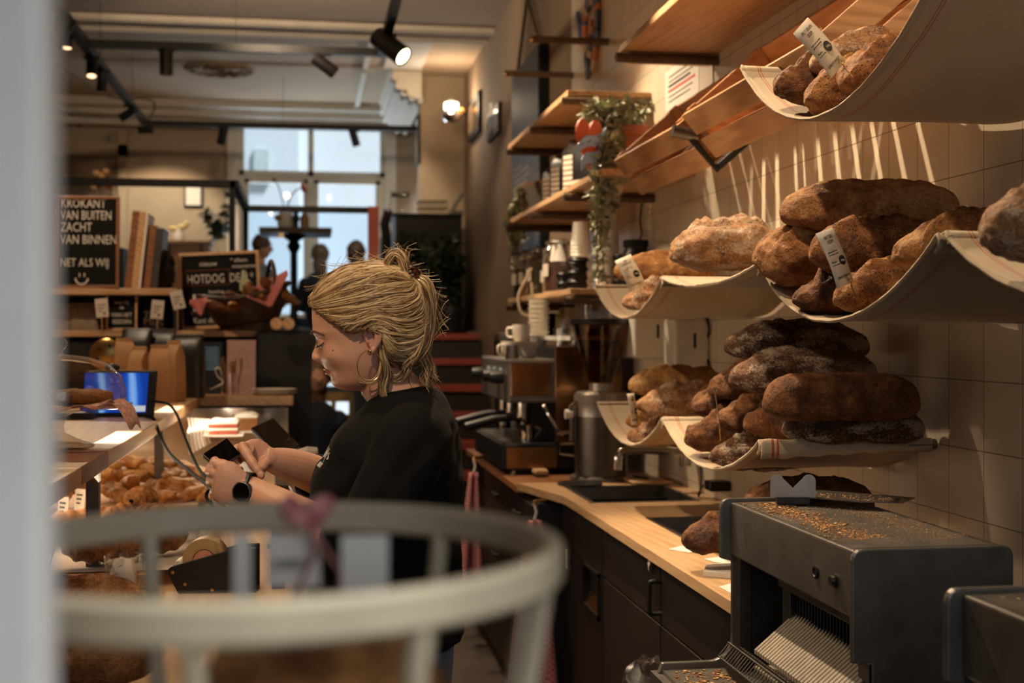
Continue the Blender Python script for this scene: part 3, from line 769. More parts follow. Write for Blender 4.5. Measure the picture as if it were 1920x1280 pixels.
# ---------------------------------------------------------------- bread slicers at the right
SX0, SX1, SY0, SY1 = .888, 1.165, 1.99, 2.61
SZT = E-.358; SZB = E-.715
_n = NT('toasted_crumbs'); _n.set(**{'Base Color': _n.ramp(_n.n('NewGeometry').outputs['Random Per Island'], [(0, '#5a3216'), (.5, '#a8743e'), (1, '#d2ab74')]), 'Roughness': .8}); CRM = _n.m
def crumbs(mb, n, x0, x1, y0, y1, z, rn, s=.0022, band=None):
    for _ in range(n):
        u = rn.random(); x = lerp(x0, x1, rn.betavariate(1.3, 1.3) if band is None else min(1, max(0, band+rn.gauss(0, .10))))
        y = lerp(y0, y1, u); r = s*rn.uniform(.5, 1.6)
        mb.ell((x, y, z+r*.3), (r*rn.uniform(.8, 1.8), r*rn.uniform(.7, 1.5), r*.6), R('Z', rn.uniform(0, 180)), 5, 3)
def slicer():
    t = thing('bread_slicer', 'whole steel bread slicer with crumbs strewn over its top', 'bread slicer', ((SX0+SX1)/2, (SY0+SY1)/2, SZB), 'steel bread slicers')
    xa, xb, ya, yb = SX0, SX1, SY0, SY1
    h = .112
    m = MB().bx(xa, xb, ya+.006, yb, SZT-h, SZT)
    m.obj('housing', MT['dsteel'], t, smooth=False, bev=.004)
    def plate(y, th, pts, name):
        m = MB().prism([(p[0], y, p[1]) for p in pts], (0, th, 0)); return m.obj(name, MT['dsteel'], t, smooth=False, bev=.003)
    def rc(x, z, r, q):
        return [(x+r*math.cos(math.radians(q+k*22.5)), z+r*math.sin(math.radians(q+k*22.5))) for k in range(5)]
    # near end panel with a notch at its lower front
    r = .018
    P = rc(xb-r+.006, SZT-r+.003, r, 0)+rc(xa+r-.004, SZT-r+.003, r, 90)+[(xa-.004, SZT-.185)]+[(xa+.03, SZT-.185), (xa+.03, SZB), (xb+.006, SZB)]
    plate(ya-.004, .012, P, 'end_panel')
    MB().bx(xa+.03, xa+.047, ya-.003, ya+.05, SZB, SZT-.187).obj('corner_post', MT['steel'], t, smooth=False, bev=.002)
    # far end panel: C-shaped plate with a foot reaching out to the front
    e = .02
    P = rc(xb-r, SZT-r+.008, r, 0)+rc(xa+r-.022, SZT-r+.008, r, 90)+[(xa-.022, SZT-.118), (xa+.004, SZT-.125), (xa+.004, SZB+.075)]
    P += [(xa-.046+.05*math.cos(a), SZB+.072-.05*math.sin(a)) for a in [PI/2*i/6 for i in range(1, 7)]]
    P += [(xa-.15, SZB+.022), (xa-.158, SZB), (xb, SZB)]
    plate(yb-.002, .014, P, 'end_panel')
    MB().bx(xa+.004, xa+.032, yb-.045, yb-.002, SZB, SZT-h).obj('corner_post', MT['steel'], t, smooth=False, bev=.002)
    MB().bx(xa-.15, xb, ya+.008, yb-.002, SZB, SZB+.008).obj('crumb_tray', MT['dsteel'], t, smooth=False)
    MB().bx(xb-.012, xb, ya+.008, yb-.002, SZB, SZT-h).obj('back_panel', MT['cabk'], t, smooth=False)
    MB().bx(xa+.03, xa+.05, ya+.03, yb-.2, SZT-h-.028, SZT-h).obj('blade_rail', MT['steel'], t, smooth=False, bev=.002)
    MB().bx(xa+.05, xa+.078, yb-.21, yb-.17, SZB, SZT-h).obj('guide_post', MT['steel'], t, smooth=False, bev=.002)
    for k in range(26):
        y = ya+.03+k*.0145; MB().bx(xa+.06, xa+.075, y, y+.0055, SZB+.02, SZT-h).obj('blade', MT['black'], t, smooth=False)
    # white comb sloping down towards the front, toothed on its back edge
    m = MB(); n = 30; yy0, yy1 = ya+.03, yb-.2
    for k in range(n):
        y = lerp(yy0, yy1, k/n); d = (yy1-yy0)/n
        m.prism([(xa+.055, y, SZT-.20), (xa-.02, y, SZT-.262), (xa-.02, y, SZT-.270), (xa+.055, y, SZT-.208)], (0, d*.72, 0))
        m.prism([(xa+.055, y, SZT-.20), (xa+.066, y+d*.36, SZT-.186), (xa+.055, y+d*.72, SZT-.2)], (0, 0, -.006))
    m.bx(xa-.02, xa+.055, yy0, yy1, SZT-.300, SZT-.295)
    m.obj('bread_pusher', mat('greyed_plastic', '#a49886', .5), t, smooth=False)
    m = MB()
    for k in range(34):
        y = lerp(yy0, yy1+.05, k/33); m.tube([(xa-.02, y, SZT-.275), (xa-.055, y, SZT-.262), (xa-.075, y, SZT-.285), (xa-.05, y, SZT-.33)], .0016, 5)
    for (x, z) in ((xa-.055, SZT-.26), (xa-.075, SZT-.287), (xa-.03, SZT-.272)): m.tube([(x, yy0, z), (x, yy1+.05, z)], .0022, 6)
    m.obj('wire_rack', MT['steel'], t)
    for (y, nm) in ((ya+.155, 'push_button'), (ya+.072, 'switch_knob')):
        MB().lathe([(0, .0), (.012, .0), (.012, .003), (.009, .004), (.008, .010 if nm == 'switch_knob' else .002), (0, .010 if nm == 'switch_knob' else .001)], (xa, y, SZT-.062), 16, R('Y', -90)).obj(nm, MT['blackpl'], t)
    MB().bx(xa+.012, xb-.012, ya+.02, yb-.02, SZT, SZT+.0015).obj('top_plate', MT['dsteel'], t, smooth=False)
    return t
sl = slicer()
rn = random.Random(5)
m = MB(); crumbs(m, 1100, SX0+.01, SX1-.02, SY0+.10, SY1-.03, SZT+.0015, rn, .0014, band=.22); crumbs(m, 160, SX0+.01, SX1-.02, SY0+.12, SY1-.05, SZT+.0015, rn, .0026, band=.22); crumbs(m, 1100, SX0+.01, SX1-.01, SY0+.08, SY1-.03, SZT+.0015, rn, .0008, band=.78); crumbs(m, 600, SX0+.01, SX1-.01, SY0+.05, SY1-.05, SZT+.0015, rn, .0009)
o = m.obj('bread_crumbs', CRM); tag(o, 'golden crumbs strewn over the top of the whole slicer', 'crumbs', None, 'stuff')
m = MB(); crumbs(m, 300, SX0-.14, SX0+.0, SY1-.35, SY1-.02, SZB+.008, rn, .003)
o = m.obj('bread_crumbs', CRM); tag(o, 'brown crumbs lying in the tray at the slicer foot', 'crumbs', None, 'stuff')
c = copy_tree(sl); c.location.y -= .972; c['label'] = 'second steel bread slicer, cut off at the bottom right corner'
m = MB(); crumbs(m, 260, SX0+.02, SX1, SY1-.972-.3, SY1-.972-.02, SZT+.0015, rn, .0016)
o = m.obj('bread_crumbs', CRM); tag(o, 'pale crumbs on the top of the second slicer', 'crumbs', None, 'stuff')
t = thing('slicer_cabinet', 'dark cabinet under the two bread slicers', 'cabinet', (1.1, 1.8, 0))
MB().bx(.74, XW-.005, .95, 2.635, 0, SZB-.03).obj('carcass', MT['cabk'], t, smooth=False)
MB().bx(.72, XW-.005, .95, 2.637, SZB-.03, SZB).obj('top', MT['dsteel'], t, smooth=False)
# bag holder and paddle on the slicer
t = thing('bag_holder', 'grey notched plate with a long bread paddle on the slicer top', 'bag holder', PF(1490, 940, 2.5))
b = PZ(1490, 948, SZT+.002)
u = V((CT, -ST, 0)); Mx = frame(b+V((0, .01, .012)), u, (0, 0, 1))
w2, hh = .047, .046
P = [(-w2, 0), (-w2, hh-.012)] + [(-w2+.014-.014*math.cos(a), hh-.012+.014*math.sin(a)) for a in [PI/8*i for i in range(1, 8)]] + [(0, .020)] + [(w2-.014-.014*math.cos(a), hh-.012+.014*math.sin(a)) for a in [PI/8*i for i in range(1, 8)]] + [(w2, hh-.012), (w2, 0)]
MB().prism([Mx @ V((p[0], p[1]+.004, 0)) for p in P], Mx.to_3x3() @ V((0, 0, .002))).obj('notched_plate', mat('satin_aluminium', '#a8a49e', .35, .85, var=.05), t, smooth=False)
MB().prism([Mx @ V(p) for p in ((-.036, -.010, .0), (.034, -.010, .0), (.034, .006, .0), (-.036, .006, .0))], Mx.to_3x3() @ V((0, 0, .016))).obj('clamp_block', MT['blackpl'], t, smooth=False, bev=.003)
pz = SZT+.018
q = [PZ(1447, 921, pz), PZ(1540, 920, pz), PZ(1716, 934, pz), PZ(1690, 944, pz), PZ(1600, 941, pz), PZ(1480, 931, pz)]
MB().prism(q, (0, 0, .0018)).obj('paddle', MT['steel'], t, smooth=False)
m = MB(); rn = random.Random(8)
for _ in range(260):
    a, b2 = rn.random(), rn.random(); p = (q[0]*(1-a)+q[2]*a)*(1-b2)+(q[5]*(1-a)+q[3]*a)*b2
    r = rn.uniform(.0006, .0018); m.ell(p+V((0, 0, .0022)), (r*1.4, r, r*.7), None, 5, 3)
o = m.obj('bread_crumbs', CRM); tag(o, 'crumbs on the thin paddle over the slicer', 'crumbs', None, 'stuff')

# ---------------------------------------------------------------- worktop along the right wall
WZ = .9; WX = .9375
t = thing('worktop', 'long oak worktop with two sunken sinks along the right wall', 'worktop', (1.2, 4.5, WZ-.03))
s1 = (1.005, 1.385, 4.44, 4.90); s2 = (1.10, 1.40, 3.60, 4.03)
m = MB(); zt, zb = WZ, WZ-.028
for b in ((WX, s1[0], 2.65, 4.62), (s1[0], s2[0], 2.65, s1[2]), (s2[0], XW-.002, 2.65, s2[2]), (s2[1], XW-.002, s2[2], s2[3]), (s2[0], XW-.002, s2[3], s1[2]), (s1[1], XW-.002, s1[2], s1[3]), (s1[0], XW-.002, s1[3], 5.07)):
    m.bx(b[0], b[1], b[2], b[3], zb, zt)
m.prism([(WX, 4.62, zb), (s1[0], 4.62, zb), (s1[0], 5.07, zb), (.835, 5.07, zb)], (0, 0, zt-zb))
m.obj('board', MT['oak'], t, smooth=False)
m = MB().bx(.835, XW-.002, 5.075, 6.75, zb-.015, zt-.012); m.obj('far_board', MT['dwood'], t, smooth=False, bev=.004)
def sink(s, depth, label):
    t = thing('sink', label, 'sink', ((s[0]+s[1])/2, (s[2]+s[3])/2, WZ-depth), 'steel sinks in the worktop')
    a, b, c, d = s; e = .004
    m = MB(); k = .02
    m.loft([[(a+e, c+e, WZ), (b-e, c+e, WZ), (b-e, d-e, WZ), (a+e, d-e, WZ)], [(a+k, c+k, WZ-depth), (b-k, c+k, WZ-depth), (b-k, d-k, WZ-depth), (a+k, d-k, WZ-depth)]], caps=False)
    m.poly([(a+k, c+k, WZ-depth), (b-k, c+k, WZ-depth), (b-k, d-k, WZ-depth), (a+k, d-k, WZ-depth)])
    m.obj('basin', MT['steel'], t, smooth=False, solid=.003)
    MB().lathe([(0, 0), (.03, 0), (.032, .004), (0, .004)], ((a+b)/2, (c+d)/2, WZ-depth+.002), 18).obj('drain', MT['chrome'], t)
    m = MB()
    for (x0, x1, y0, y1) in ((a-.012, a+.004, c-.012, d+.012), (b-.004, b+.012, c-.012, d+.012), (a, b, c-.012, c+.004), (a, b, d-.004, d+.012)): m.bx(x0, x1, y0, y1, WZ, WZ+.002)
    m.obj('rim', MT['steel'], t, smooth=False)
sink(s1, .16, 'deep steel sink under the curved tap')
sink(s2, .10, 'shallow steel sink left of the dark loaf')
# base cabinets
def cabinet(label, y0, y1, parts, x=WX+.025):
    t = thing('base_cabinet', label, 'cabinet', (1.2, (y0+y1)/2, 0), 'dark base cabinets')
    MB().bx(x+.02, XW-.01, y0+.001, y1-.001, .08, .872-.172 if False else .70).obj('carcass', MT['cabk'], t, smooth=False)
    MB().bx(x+.05, XW-.01, y0+.001, y1-.001, 0, .08).obj('plinth', MT['cabk'], t, smooth=False)
    MB().bx(x, x+.02, y0+.002, y1-.002, .70, .868).obj('top_rail', MT['cab'], t, smooth=False, bev=.002)
    return t, x
t, x = cabinet('cabinet with the square waste slot under the sink', 4.12, 4.78, None)
zc = (.555, .72); yc = (4.16, 4.40)
m = MB(); 
for b in ((4.122, 4.16, .09, .695), (4.40, 4.778, .09, .695), (4.16, 4.40, .09, .555), (4.16, 4.40, .695, .697)): m.bx(x, x+.02, b[0], b[1], b[2], b[3])
m.obj('door', MT['cab'], t, smooth=False)
m = MB()
for b in ((4.15, 4.165, .545, .70), (4.395, 4.41, .545, .70), (4.15, 4.41, .69, .70), (4.15, 4.41, .545, .56)): m.bx(x-.008, x+.004, *b)
m.obj('slot_frame', MT['blackpl'], t, smooth=False)
MB().prism([(x, 4.165, .558), (x+.019, 4.165, .60), (x+.019, 4.395, .60), (x, 4.395, .558)], (0, 0, .003)).obj('slot_flap', MT['brass'], t, smooth=False)
MB().bx(x-.003, x, 4.70, 4.72, .62, .69).obj('hinge_plate', MT['plastic'], t, smooth=False)
t, x = cabinet('plain dark cabinet door with a tied white strip', 3.42, 4.115, None)
MB().bx(x, x+.02, 3.423, 4.112, .09, .695).obj('door', MT['cab'], t, smooth=False, bev=.002)
t, x = cabinet('dark cabinet with a black bow handle', 2.66, 3.415, None)
d = MB().bx(x, x+.02, 2.663, 3.412, .09, .695).obj('door', MT['cab'], t, smooth=False, bev=.002)
hz = PX(1243, 1092, x).z; hz2 = PX(1243, 1152, x).z; hy = PX(1240, 1120, x).y
MB().tube(spl([(x, hy, hz), (x-.03, hy, hz), (x-.034, hy, hz-.015), (x-.034, hy, hz2+.015), (x-.03, hy, hz2), (x, hy, hz2)], 4), .006, 8).obj('handle', MT['black'], d)
c0 = PX(1224, 1052, x-.004)
m = MB().tube([c0+V((0, 0, .02)), c0+V((-.01, .01, -.01)), c0+V((-.004, .03, -.03))], [.012, .011, .006], 6, flat=.2)
o = m.obj('cloth_strip', MT['paper']); tag(o, 'short white strip dangling from the worktop edge', 'strip')
# coffee counter cabinets
t = thing('drawer_unit', 'dark drawer unit under the espresso machine', 'cabinet', (1.1, 5.9, 0))
MB().bx(.87, XW-.01, 4.80, 6.7, .05, .85).obj('carcass', MT['cabk'], t, smooth=False)
for (a, b) in ((4.82, 5.38), (5.39, 6.02), (6.03, 6.68)):
    for (z0, z1) in ((.58, .84), (.31, .57), (.06, .30)):
        d = MB().bx(.852, .87, a, b, z0, z1).obj('drawer_front', MT['cab'], t, smooth=False, bev=.002)
        MB().tube([(.845, (a+b)/2-.06, z1-.06), (.83, (a+b)/2-.05, z1-.06), (.83, (a+b)/2+.05, z1-.06), (.845, (a+b)/2+.06, z1-.06)], .007, 6).obj('handle', MT['black'], d)
MB().bx(.945, XW-.01, 4.785, 4.797, .05, .868).obj('side_panel', MT['cabk'], t, smooth=False)
# loose papers and small things on the worktop
for (P, lab, z) in ((((1253, 1030), (1275, 1024), (1352, 1022), (1357, 1030), (1293, 1036)), 'white paper under the loaf on the worktop', .001), (((1320, 1048), (1355, 1043), (1378, 1048), (1372, 1057), (1340, 1054)), 'torn scrap of white paper near the worktop edge', .001), (((1318, 1080), (1326, 1066), (1392, 1060), (1392, 1086)), 'folded white paper bag on the worktop', .012), (((1348, 1100), (1378, 1092), (1392, 1110), (1385, 1120)), 'white paper corner nearest the slicer', .001)):
    q = [PZ(*p, WZ+.001) for p in P]; q = [p for p in q]
    m = MB().prism(q, (0, 0, z)); o = m.obj('paper_sheet', MT['paper'], smooth=False); tag(o, lab, 'paper', 'papers on the worktop')
t = thing('sink_tap', 'curved chrome tap hanging over the deep sink', 'tap', (1.40, 4.72, WZ))
a = PY(1158, 880, 4.7); b = PY(1172, 845, 4.7)
MB().tube(spl([(1.45, 4.7, b.z-.03), (1.38, 4.7, b.z-.005), (b.x+.06, 4.7, b.z+.004), (b.x, 4.7, b.z), (a.x+.004, 4.7, lerp(a.z, b.z, .75)), (a.x, 4.7, a.z)], 6), .017, 12).obj('spout', MT['chrome'], t)
MB().tube([(1.42, 4.7, b.z-.06), (1.42, 4.7, b.z+.05)], .022, 12).obj('valve', MT['chrome'], t)
MB().tube([(1.43, 4.7, b.z-.02), (XW, 4.7, b.z-.02)], .03, 12).obj('wall_mount', MT['chrome'], t)
for (P, lab, h_) in ((((1145, 890), (1215, 894), (1262, 908), (1190, 910)), 'pale wooden board lying across the sink edge', .012), ):
    m = MB().prism([PZ(*p, WZ+.004) for p in P], (0, 0, h_)); tag(m.obj('cutting_board', MT['pinex'], smooth=False, bev=.003), lab, 'board')
p0, p1 = PZ(1190, 893, WZ+.02), PZ(1240, 900, WZ+.02)
t = thing('bread_knife', 'dark handled knife on the pale board', 'knife', p0)
MB().tube([p0, p0*.5+p1*.5], .009, 8, flat=.6).obj('handle', MT['blackpl'], t); MB().tube([p0*.5+p1*.5, p1], [.011, .004], 6, flat=.15).obj('blade', MT['steel'], t)
q = PZ(1013, 888, WZ); m = MB().bx(q.x-.03, q.x+.03, q.y-.04, q.y+.04, WZ+.0, WZ+.02); tag(m.obj('sponge', mat('tan_sponge', '#b59468', .9, bump=.5), bev=.006), 'tan sponge on the worktop corner', 'sponge')
# black plug adapter on the wall with its lead
t = thing('plug_adapter', 'black plug adapter on the tiles under the lower slings', 'plug', PX(1340, 910, XW-.03))
p = PX(1345, 910, XW-.04); MB().box((p.x, p.y, p.z), (.075, .07, .035)).obj('adapter_body', MT['blackpl'], t, bev=.005)
MB().tube(spl([p+V((-.04, .03, 0)), p+V((-.06, .03, -.03)), p+V((-.05, .05, -.04)), p+V((-.05, .03, .02)), p+V((-.045, .06, .12))], 6), .003, 6).obj('lead', MT['blackpl'], t)
# plastic bag at the bottom
q = PF(1212, 1292, 2.96)
m = MB(); m.ell(q, (.055, .07, .07), None, 22, 14).jit(.028, 26, 0, 4).jit(.008, 70, 0, 2)
tag(m.obj('plastic_bag', glass('crinkled_plastic', '#e8e4dc', .25), ang=25), 'crumpled clear plastic bag beside the slicer foot', 'bag')
t = thing('bag_stand', 'small dark stool under the crumpled plastic bag', 'stool', (q.x, q.y, 0))
MB().cyl((q.x, q.y, q.z-.09), .1, .025, 20).obj('seat', MT['cabk'], t)
for k in range(3): MB().tube([(q.x+.07*math.cos(k*2.1), q.y+.07*math.sin(k*2.1), q.z-.09), (q.x+.09*math.cos(k*2.1), q.y+.09*math.sin(k*2.1), 0)], .012, 8).obj('leg', MT['cabk'], t)
# ---------------------------------------------------------------- things on the right-hand shelves
S3 = E+.626; S4 = E+.191
# black coffee bags with pale lettering blocks
def foil_bag(name, label, loc, w, d, h, m, group, rz=0, letter=None, top='gusset'):
    t = thing(name, label, 'bag', loc, group, rz)
    b = MB(); rings = []; xp = .15 if name == 'kraft_bag' else .35
    for z, a, c in (((0, 1, 1), (.05, 1.03, 1.05), (.5, 1.02, 1.06), (.78, 1.0, .95), (.9, .98, .5), (1.0, .97, .12)) if name != 'kraft_bag' else ((0, 1, 1), (.04, 1.02, 1.03), (.5, 1.0, 1.0), (.74, .98, .92), (.88, .88, .45), (.93, .84, .12), (1.0, .84, .09))):
        W, D = w/2*a, d/2*c
        rings.append([(W*math.copysign(abs(math.cos(q))**xp, math.cos(q)), D*math.copysign(abs(math.sin(q))**xp, math.sin(q)), z*h) for q in [2*PI*(i+.5)/20 for i in range(20)]])
    b.loft(rings); b.jit(.006, 18, 0, loc[0]*50+loc[1]*31); b.obj('pouch', m, t, local=True, ang=30 if name == 'kraft_bag' else 60)
    if name != 'kraft_bag': b = MB().tube([(-w/2*.97, 0, h*.985), (w/2*.97, 0, h*.985)], .011, 8, flat=.5); b.obj('rolled_top', m, t, local=True)
    if letter:
        b = MB()
        if letter == 'L':
            for i_ in range(7): b.bx(-w*.36, -w*.36+w*(.24 if i_ > 1 else .52), -d/2*1.085, -d/2*1.06, h*(.10+.088*i_), h*(.10+.088*i_+.066))
        else: b.text(letter, h*.30, frame((0, -d/2*1.075, h*.34), (1, 0, 0), (0, 0, 1)), depth=.0015, spacing=.62, sx=1.05)
        b.obj('lettering', MT['card'], t, local=True, smooth=False)
    return t
for i, (px, lab) in enumerate(((1030, 'farthest of the three black coffee bags under the shelf'), (1046, 'middle one of the three black coffee bags under the shelf'), (1070, 'nearest of the three black coffee bags, beside the heart sign'))):
    Y = (6.55, 6.15, 5.72)[i]; p = PY(px, 350, Y)
    foil_bag('coffee_bag', lab, (p.x+.09, Y, S3), (.26), .15, .27, MT['blackpl'], 'black coffee bags on the pine shelf', -PI/2*.66, 'L')
# price board and small pot
p = PY(1003, 345, 6.85)
t = thing('price_board', 'small framed board leaning left of the black coffee bags', 'board', (p.x, 6.85, S3))
Mx = T(p.x+.02, 6.8, S3) @ R('Z', -62)
MB().bx(-.14, .14, 0, .02, 0, .20, Mx).obj('frame', MT['dwood'], t, smooth=False); MB().bx(-.125, .125, -.003, .0, .015, .185, Mx).obj('slate', mat('grey_slate', '#5a5650', .6), t, smooth=False)
def pot(label, p, r, h, m, name='plant_pot'):
    t = thing('potted_plant', label, 'plant', p)
    MB().lathe([(0, 0), (r*.72, 0), (r*.95, h*.8), (r*1.06, h*.8), (r*1.06, h), (r*.92, h), (r*.88, h*.85), (0, h*.85)], p, 24).obj('pot', m, t)
    return t
def leaf(m, p, d, ln, wd, rn):
    d = V(d).normalized(); s = d.cross(V((0, 0, 1))); s = s.normalized() if s.length > .1 else V((1, 0, 0)); n = s.cross(d)
    s = (s*math.cos(k := rn.uniform(-1, 1))+n*math.sin(k)).normalized(); n = s.cross(d)
    p = V(p); a = [m.bm.verts.new(q) for q in (p, p+d*ln*.45+s*wd/2+n*.1*ln, p+d*ln+n*-.05*ln, p+d*ln*.45-s*wd/2+n*.1*ln, p+d*ln*.5)]
    m._face([a[0], a[1], a[4]]); m._face([a[1], a[2], a[4]]); m._face([a[2], a[3], a[4]]); m._face([a[3], a[0], a[4]])
rn = random.Random(3)
p = PY(1172, 262, 4.98); p.z = S3
t = pot('bushy trailing plant in a large terracotta pot on the pine shelf', p, .105, .19, MT['terra'])
st_, lf = MB(), MB()
vines = []
for k in range(15):
    a = rn.uniform(2.2, 4.6); r = rn.uniform(.05, .13)
    vines.append([p+V((0, 0, .17)), p+V((r*math.cos(a)*1.2, r*math.sin(a), .22+rn.uniform(0, .06))), PY(rn.uniform(1112, 1165), rn.uniform(235, 300), p.y-rn.uniform(.05, .15)), PY(rn.uniform(1112, 1150), rn.uniform(300, 380), p.y-rn.uniform(.07, .15))])
for k, (x, yb) in enumerate(((1122, 540), (1132, 520), (1118, 430), (1150, 400), (1143, 390), (1126, 470))):
    Y = p.y-.12-.02*(k % 3)
    vines.append([p+V((-.03, -.05, .19)), PY(1130+k*4, 262, Y), PY(x+6, 320, Y), PY(x+rn.uniform(-6, 6), (320+yb)/2, Y), PY(x, yb, Y)])
for k in range(7):
    a = rn.uniform(0, 6.28); vines.append([p+V((0, 0, .18)), p+V((.06*math.cos(a), .06*math.sin(a), .24)), p+V((.11*math.cos(a), .11*math.sin(a), rn.uniform(.26, .33)))])
for vn in vines:
    c = spl(vn, 12); st_.tube(c, .0022, 5)
    for q in c[3:]:
        for _ in range(2):
            leaf(lf, q, (rn.uniform(-1, 1), rn.uniform(-1, 1), rn.uniform(-.9, .5)), rn.uniform(.036, .06), rn.uniform(.018, .03), rn)
st_.obj('vine', MT['stem'], t); lf.obj('foliage', MT['leaf'], t, ang=180)
p = PY(985, 372, 7.0); p.z = S3
t = pot('small trailing plant in a terracotta pot at the far shelf end', p+V((.06, 0, 0)), .055, .13, MT['terra'])
st_, lf = MB(), MB()
for k in range(9):
    c = spl([p+V((.06, 0, .12)), p+V((.03-rn.random()*.06, rn.uniform(-.05, .05), .17)), PY(958+rn.uniform(-8, 22), 400, 6.95), PY(955+rn.uniform(-4, 26), rn.uniform(420, 500), 6.95)], 10)
    st_.tube(c, .002, 5)
    for q in c[4:]:
        for _ in range(3): leaf(lf, q, (rn.uniform(-1, 1), rn.uniform(-1, 1), rn.uniform(-.8, .5)), rn.uniform(.03, .055), .03, rn)
st_.obj('vine', MT['stem'], t); lf.obj('foliage', MT['leaf'], t, ang=180)
# heart sign with a pale blue banner
t = thing('heart_sign', 'orange heart sign with a pale blue banner in front of the plant', 'sign', PY(1105, 300, 4.80))
u = V((CT, -ST, 0)); c = PY(1106, 272, 4.80); Mx = frame(c, V((.86, .5, 0)), (0, 0, 1))
hp = []
for i in range(40):
    a = 2*PI*i/40; hp.append((16*math.sin(a)**3*.0042, (13*math.cos(a)-5*math.cos(2*a)-2*math.cos(3*a)-math.cos(4*a))*.0066))
MB().prism([Mx @ V((x, y+.02, 0)) for x, y in hp], Mx.to_3x3() @ V((0, 0, -.012))).obj('heart', mat('orange_red_paint', '#e2663e', .55, var=.03), t, smooth=False)
bn = mat('pale_blue_paint', '#a6cbf8', .5, var=.03)
m = MB()
for (y0, rise, x0, x1, th) in ((-.045, .08, -.070, .08, .042), (-.102, .065, -.05, .05, .042)):
    n = 12; top = []; bot = []
    for i in range(n+1):
        k = i/n; x = lerp(x0, x1, k); y = y0+rise*k+.012*math.sin(k*6.28)
        top.append((x, y+th)); bot.append((x, y+.004*math.sin(k*40)))
    m.prism([Mx @ V((q[0], q[1], .004)) for q in bot+top[::-1]], Mx.to_3x3() @ V((0, 0, .004)))
m.obj('banner', bn, t, smooth=False)
m = MB()
for (x, y) in ((-.06, -.01), (-.02, .005), (.03, .03), (-.03, -.09), (.01, -.075)): m.prism([Mx @ V((x+a, y+b, .0085)) for a, b in ((0, 0), (.022, .012), (.022, .017), (0, .005))], Mx.to_3x3() @ V((0, 0, .0006)))
m.obj('lettering', mat('blue_lettering', '#5f7ca8', .6, var=0), t, smooth=False)
MB().tube([Mx @ V((0, -.09, -.006)), V(((Mx @ V((0, -.2, -.006))).x, (Mx @ V((0, -.2, -.006))).y, S3))], .006, 8).obj('stick', MT['pine'], t)
# hanging white egg
t = thing('hanging_egg', 'cream egg ornament hanging below the trailing plant', 'ornament', PY(1153, 365, 4.86))
c = PY(1153, 351, 4.86)
m = MB(); m.lathe([(0, -.042), (.012, -.040), (.024, -.030), (.031, -.012), (.0315, .002), (.027, .020), (.018, .034), (.008, .042), (0, .044)], c, 24); m.obj('egg', mat('egg_shell', '#ddcfae', .45, var=.04), t)
MB().tube(spl([c+V((0, 0, .044)), c+V((.006, 0, .08)), c+V((-.012, 0, .11)), PY(1150, 300, 4.86)], 6), .0035, 6).obj('ribbon', MT['brass'], t)
# jars on the lower shelf
beans = mat('coffee_beans', '#4a2d1a', .5, var=.5, sc=120, bump=.9, bsc=160)
grain = mat('pale_grain', '#a98a60', .7, var=.4, sc=140, bump=.6, bsc=160)
herb = mat('dried_tea_leaves', '#3f3a24', .8, var=.5, sc=120, bump=.9, bsc=130)
def jar(label, x, y, r, h, fill, fm):
    t = thing('storage_jar', label, 'jar', (x, y, S4), 'glass storage jars on the lower shelf')
    MB().lathe([(0, .003), (r*.9, 0), (r, .01), (r, h*.86), (r*.8, h*.93), (r*.8, h)], (x, y, S4), 24).obj('jar_glass', MT['glass'], t)
    MB().lathe([(0, .006), (r*.93, .006), (r*.93, h*fill), (0, h*fill*.98)], (x, y, S4), 20).obj('contents', fm, t)
    MB().lathe([(0, h*1.0), (r*.86, h*1.0), (r*.86, h*1.03), (r*.5, h*1.07), (0, h*1.075)], (x, y, S4), 24).obj('lid', MT['glass'], t)
    MB().tube([(x+r*.84*math.cos(a), y+r*.84*math.sin(a), S4+h*.985) for a in [2*PI*i/20 for i in range(20)]], .004, 6, closed=True).obj('wire_clasp', MT['chrome'], t)
    d = V((-.94, -.34, 0)).normalized(); Mx = frame(V((x, y, S4+h*.45))+d*(r+.001), V((0, 0, 1)).cross(-d)*-1, (0, 0, 1))
    MB().prism([Mx @ V(q) for q in ((-.025, -.03, 0), (.025, -.03, 0), (.025, .03, 0), (-.025, .03, 0))], d*.001).obj('jar_label', MT['card'], t, smooth=False)
jar('farthest tall glass jar of tea on the shelf', 1.145, 6.82, .045, .22, .7, herb)
jar('tall glass jar of grain, second from the far shelf end', 1.15, 6.62, .045, .22, .55, grain)
jar('tall glass jar of leaves in the middle of the jar row', 1.155, 6.40, .047, .23, .75, herb)
jar('narrow jar right before the widest glass jar', 1.19, 6.2, .045, .20, .7, grain)
jar('widest glass jar, half full of coffee beans', 1.185, 5.92, .085, .235, .62, beans)
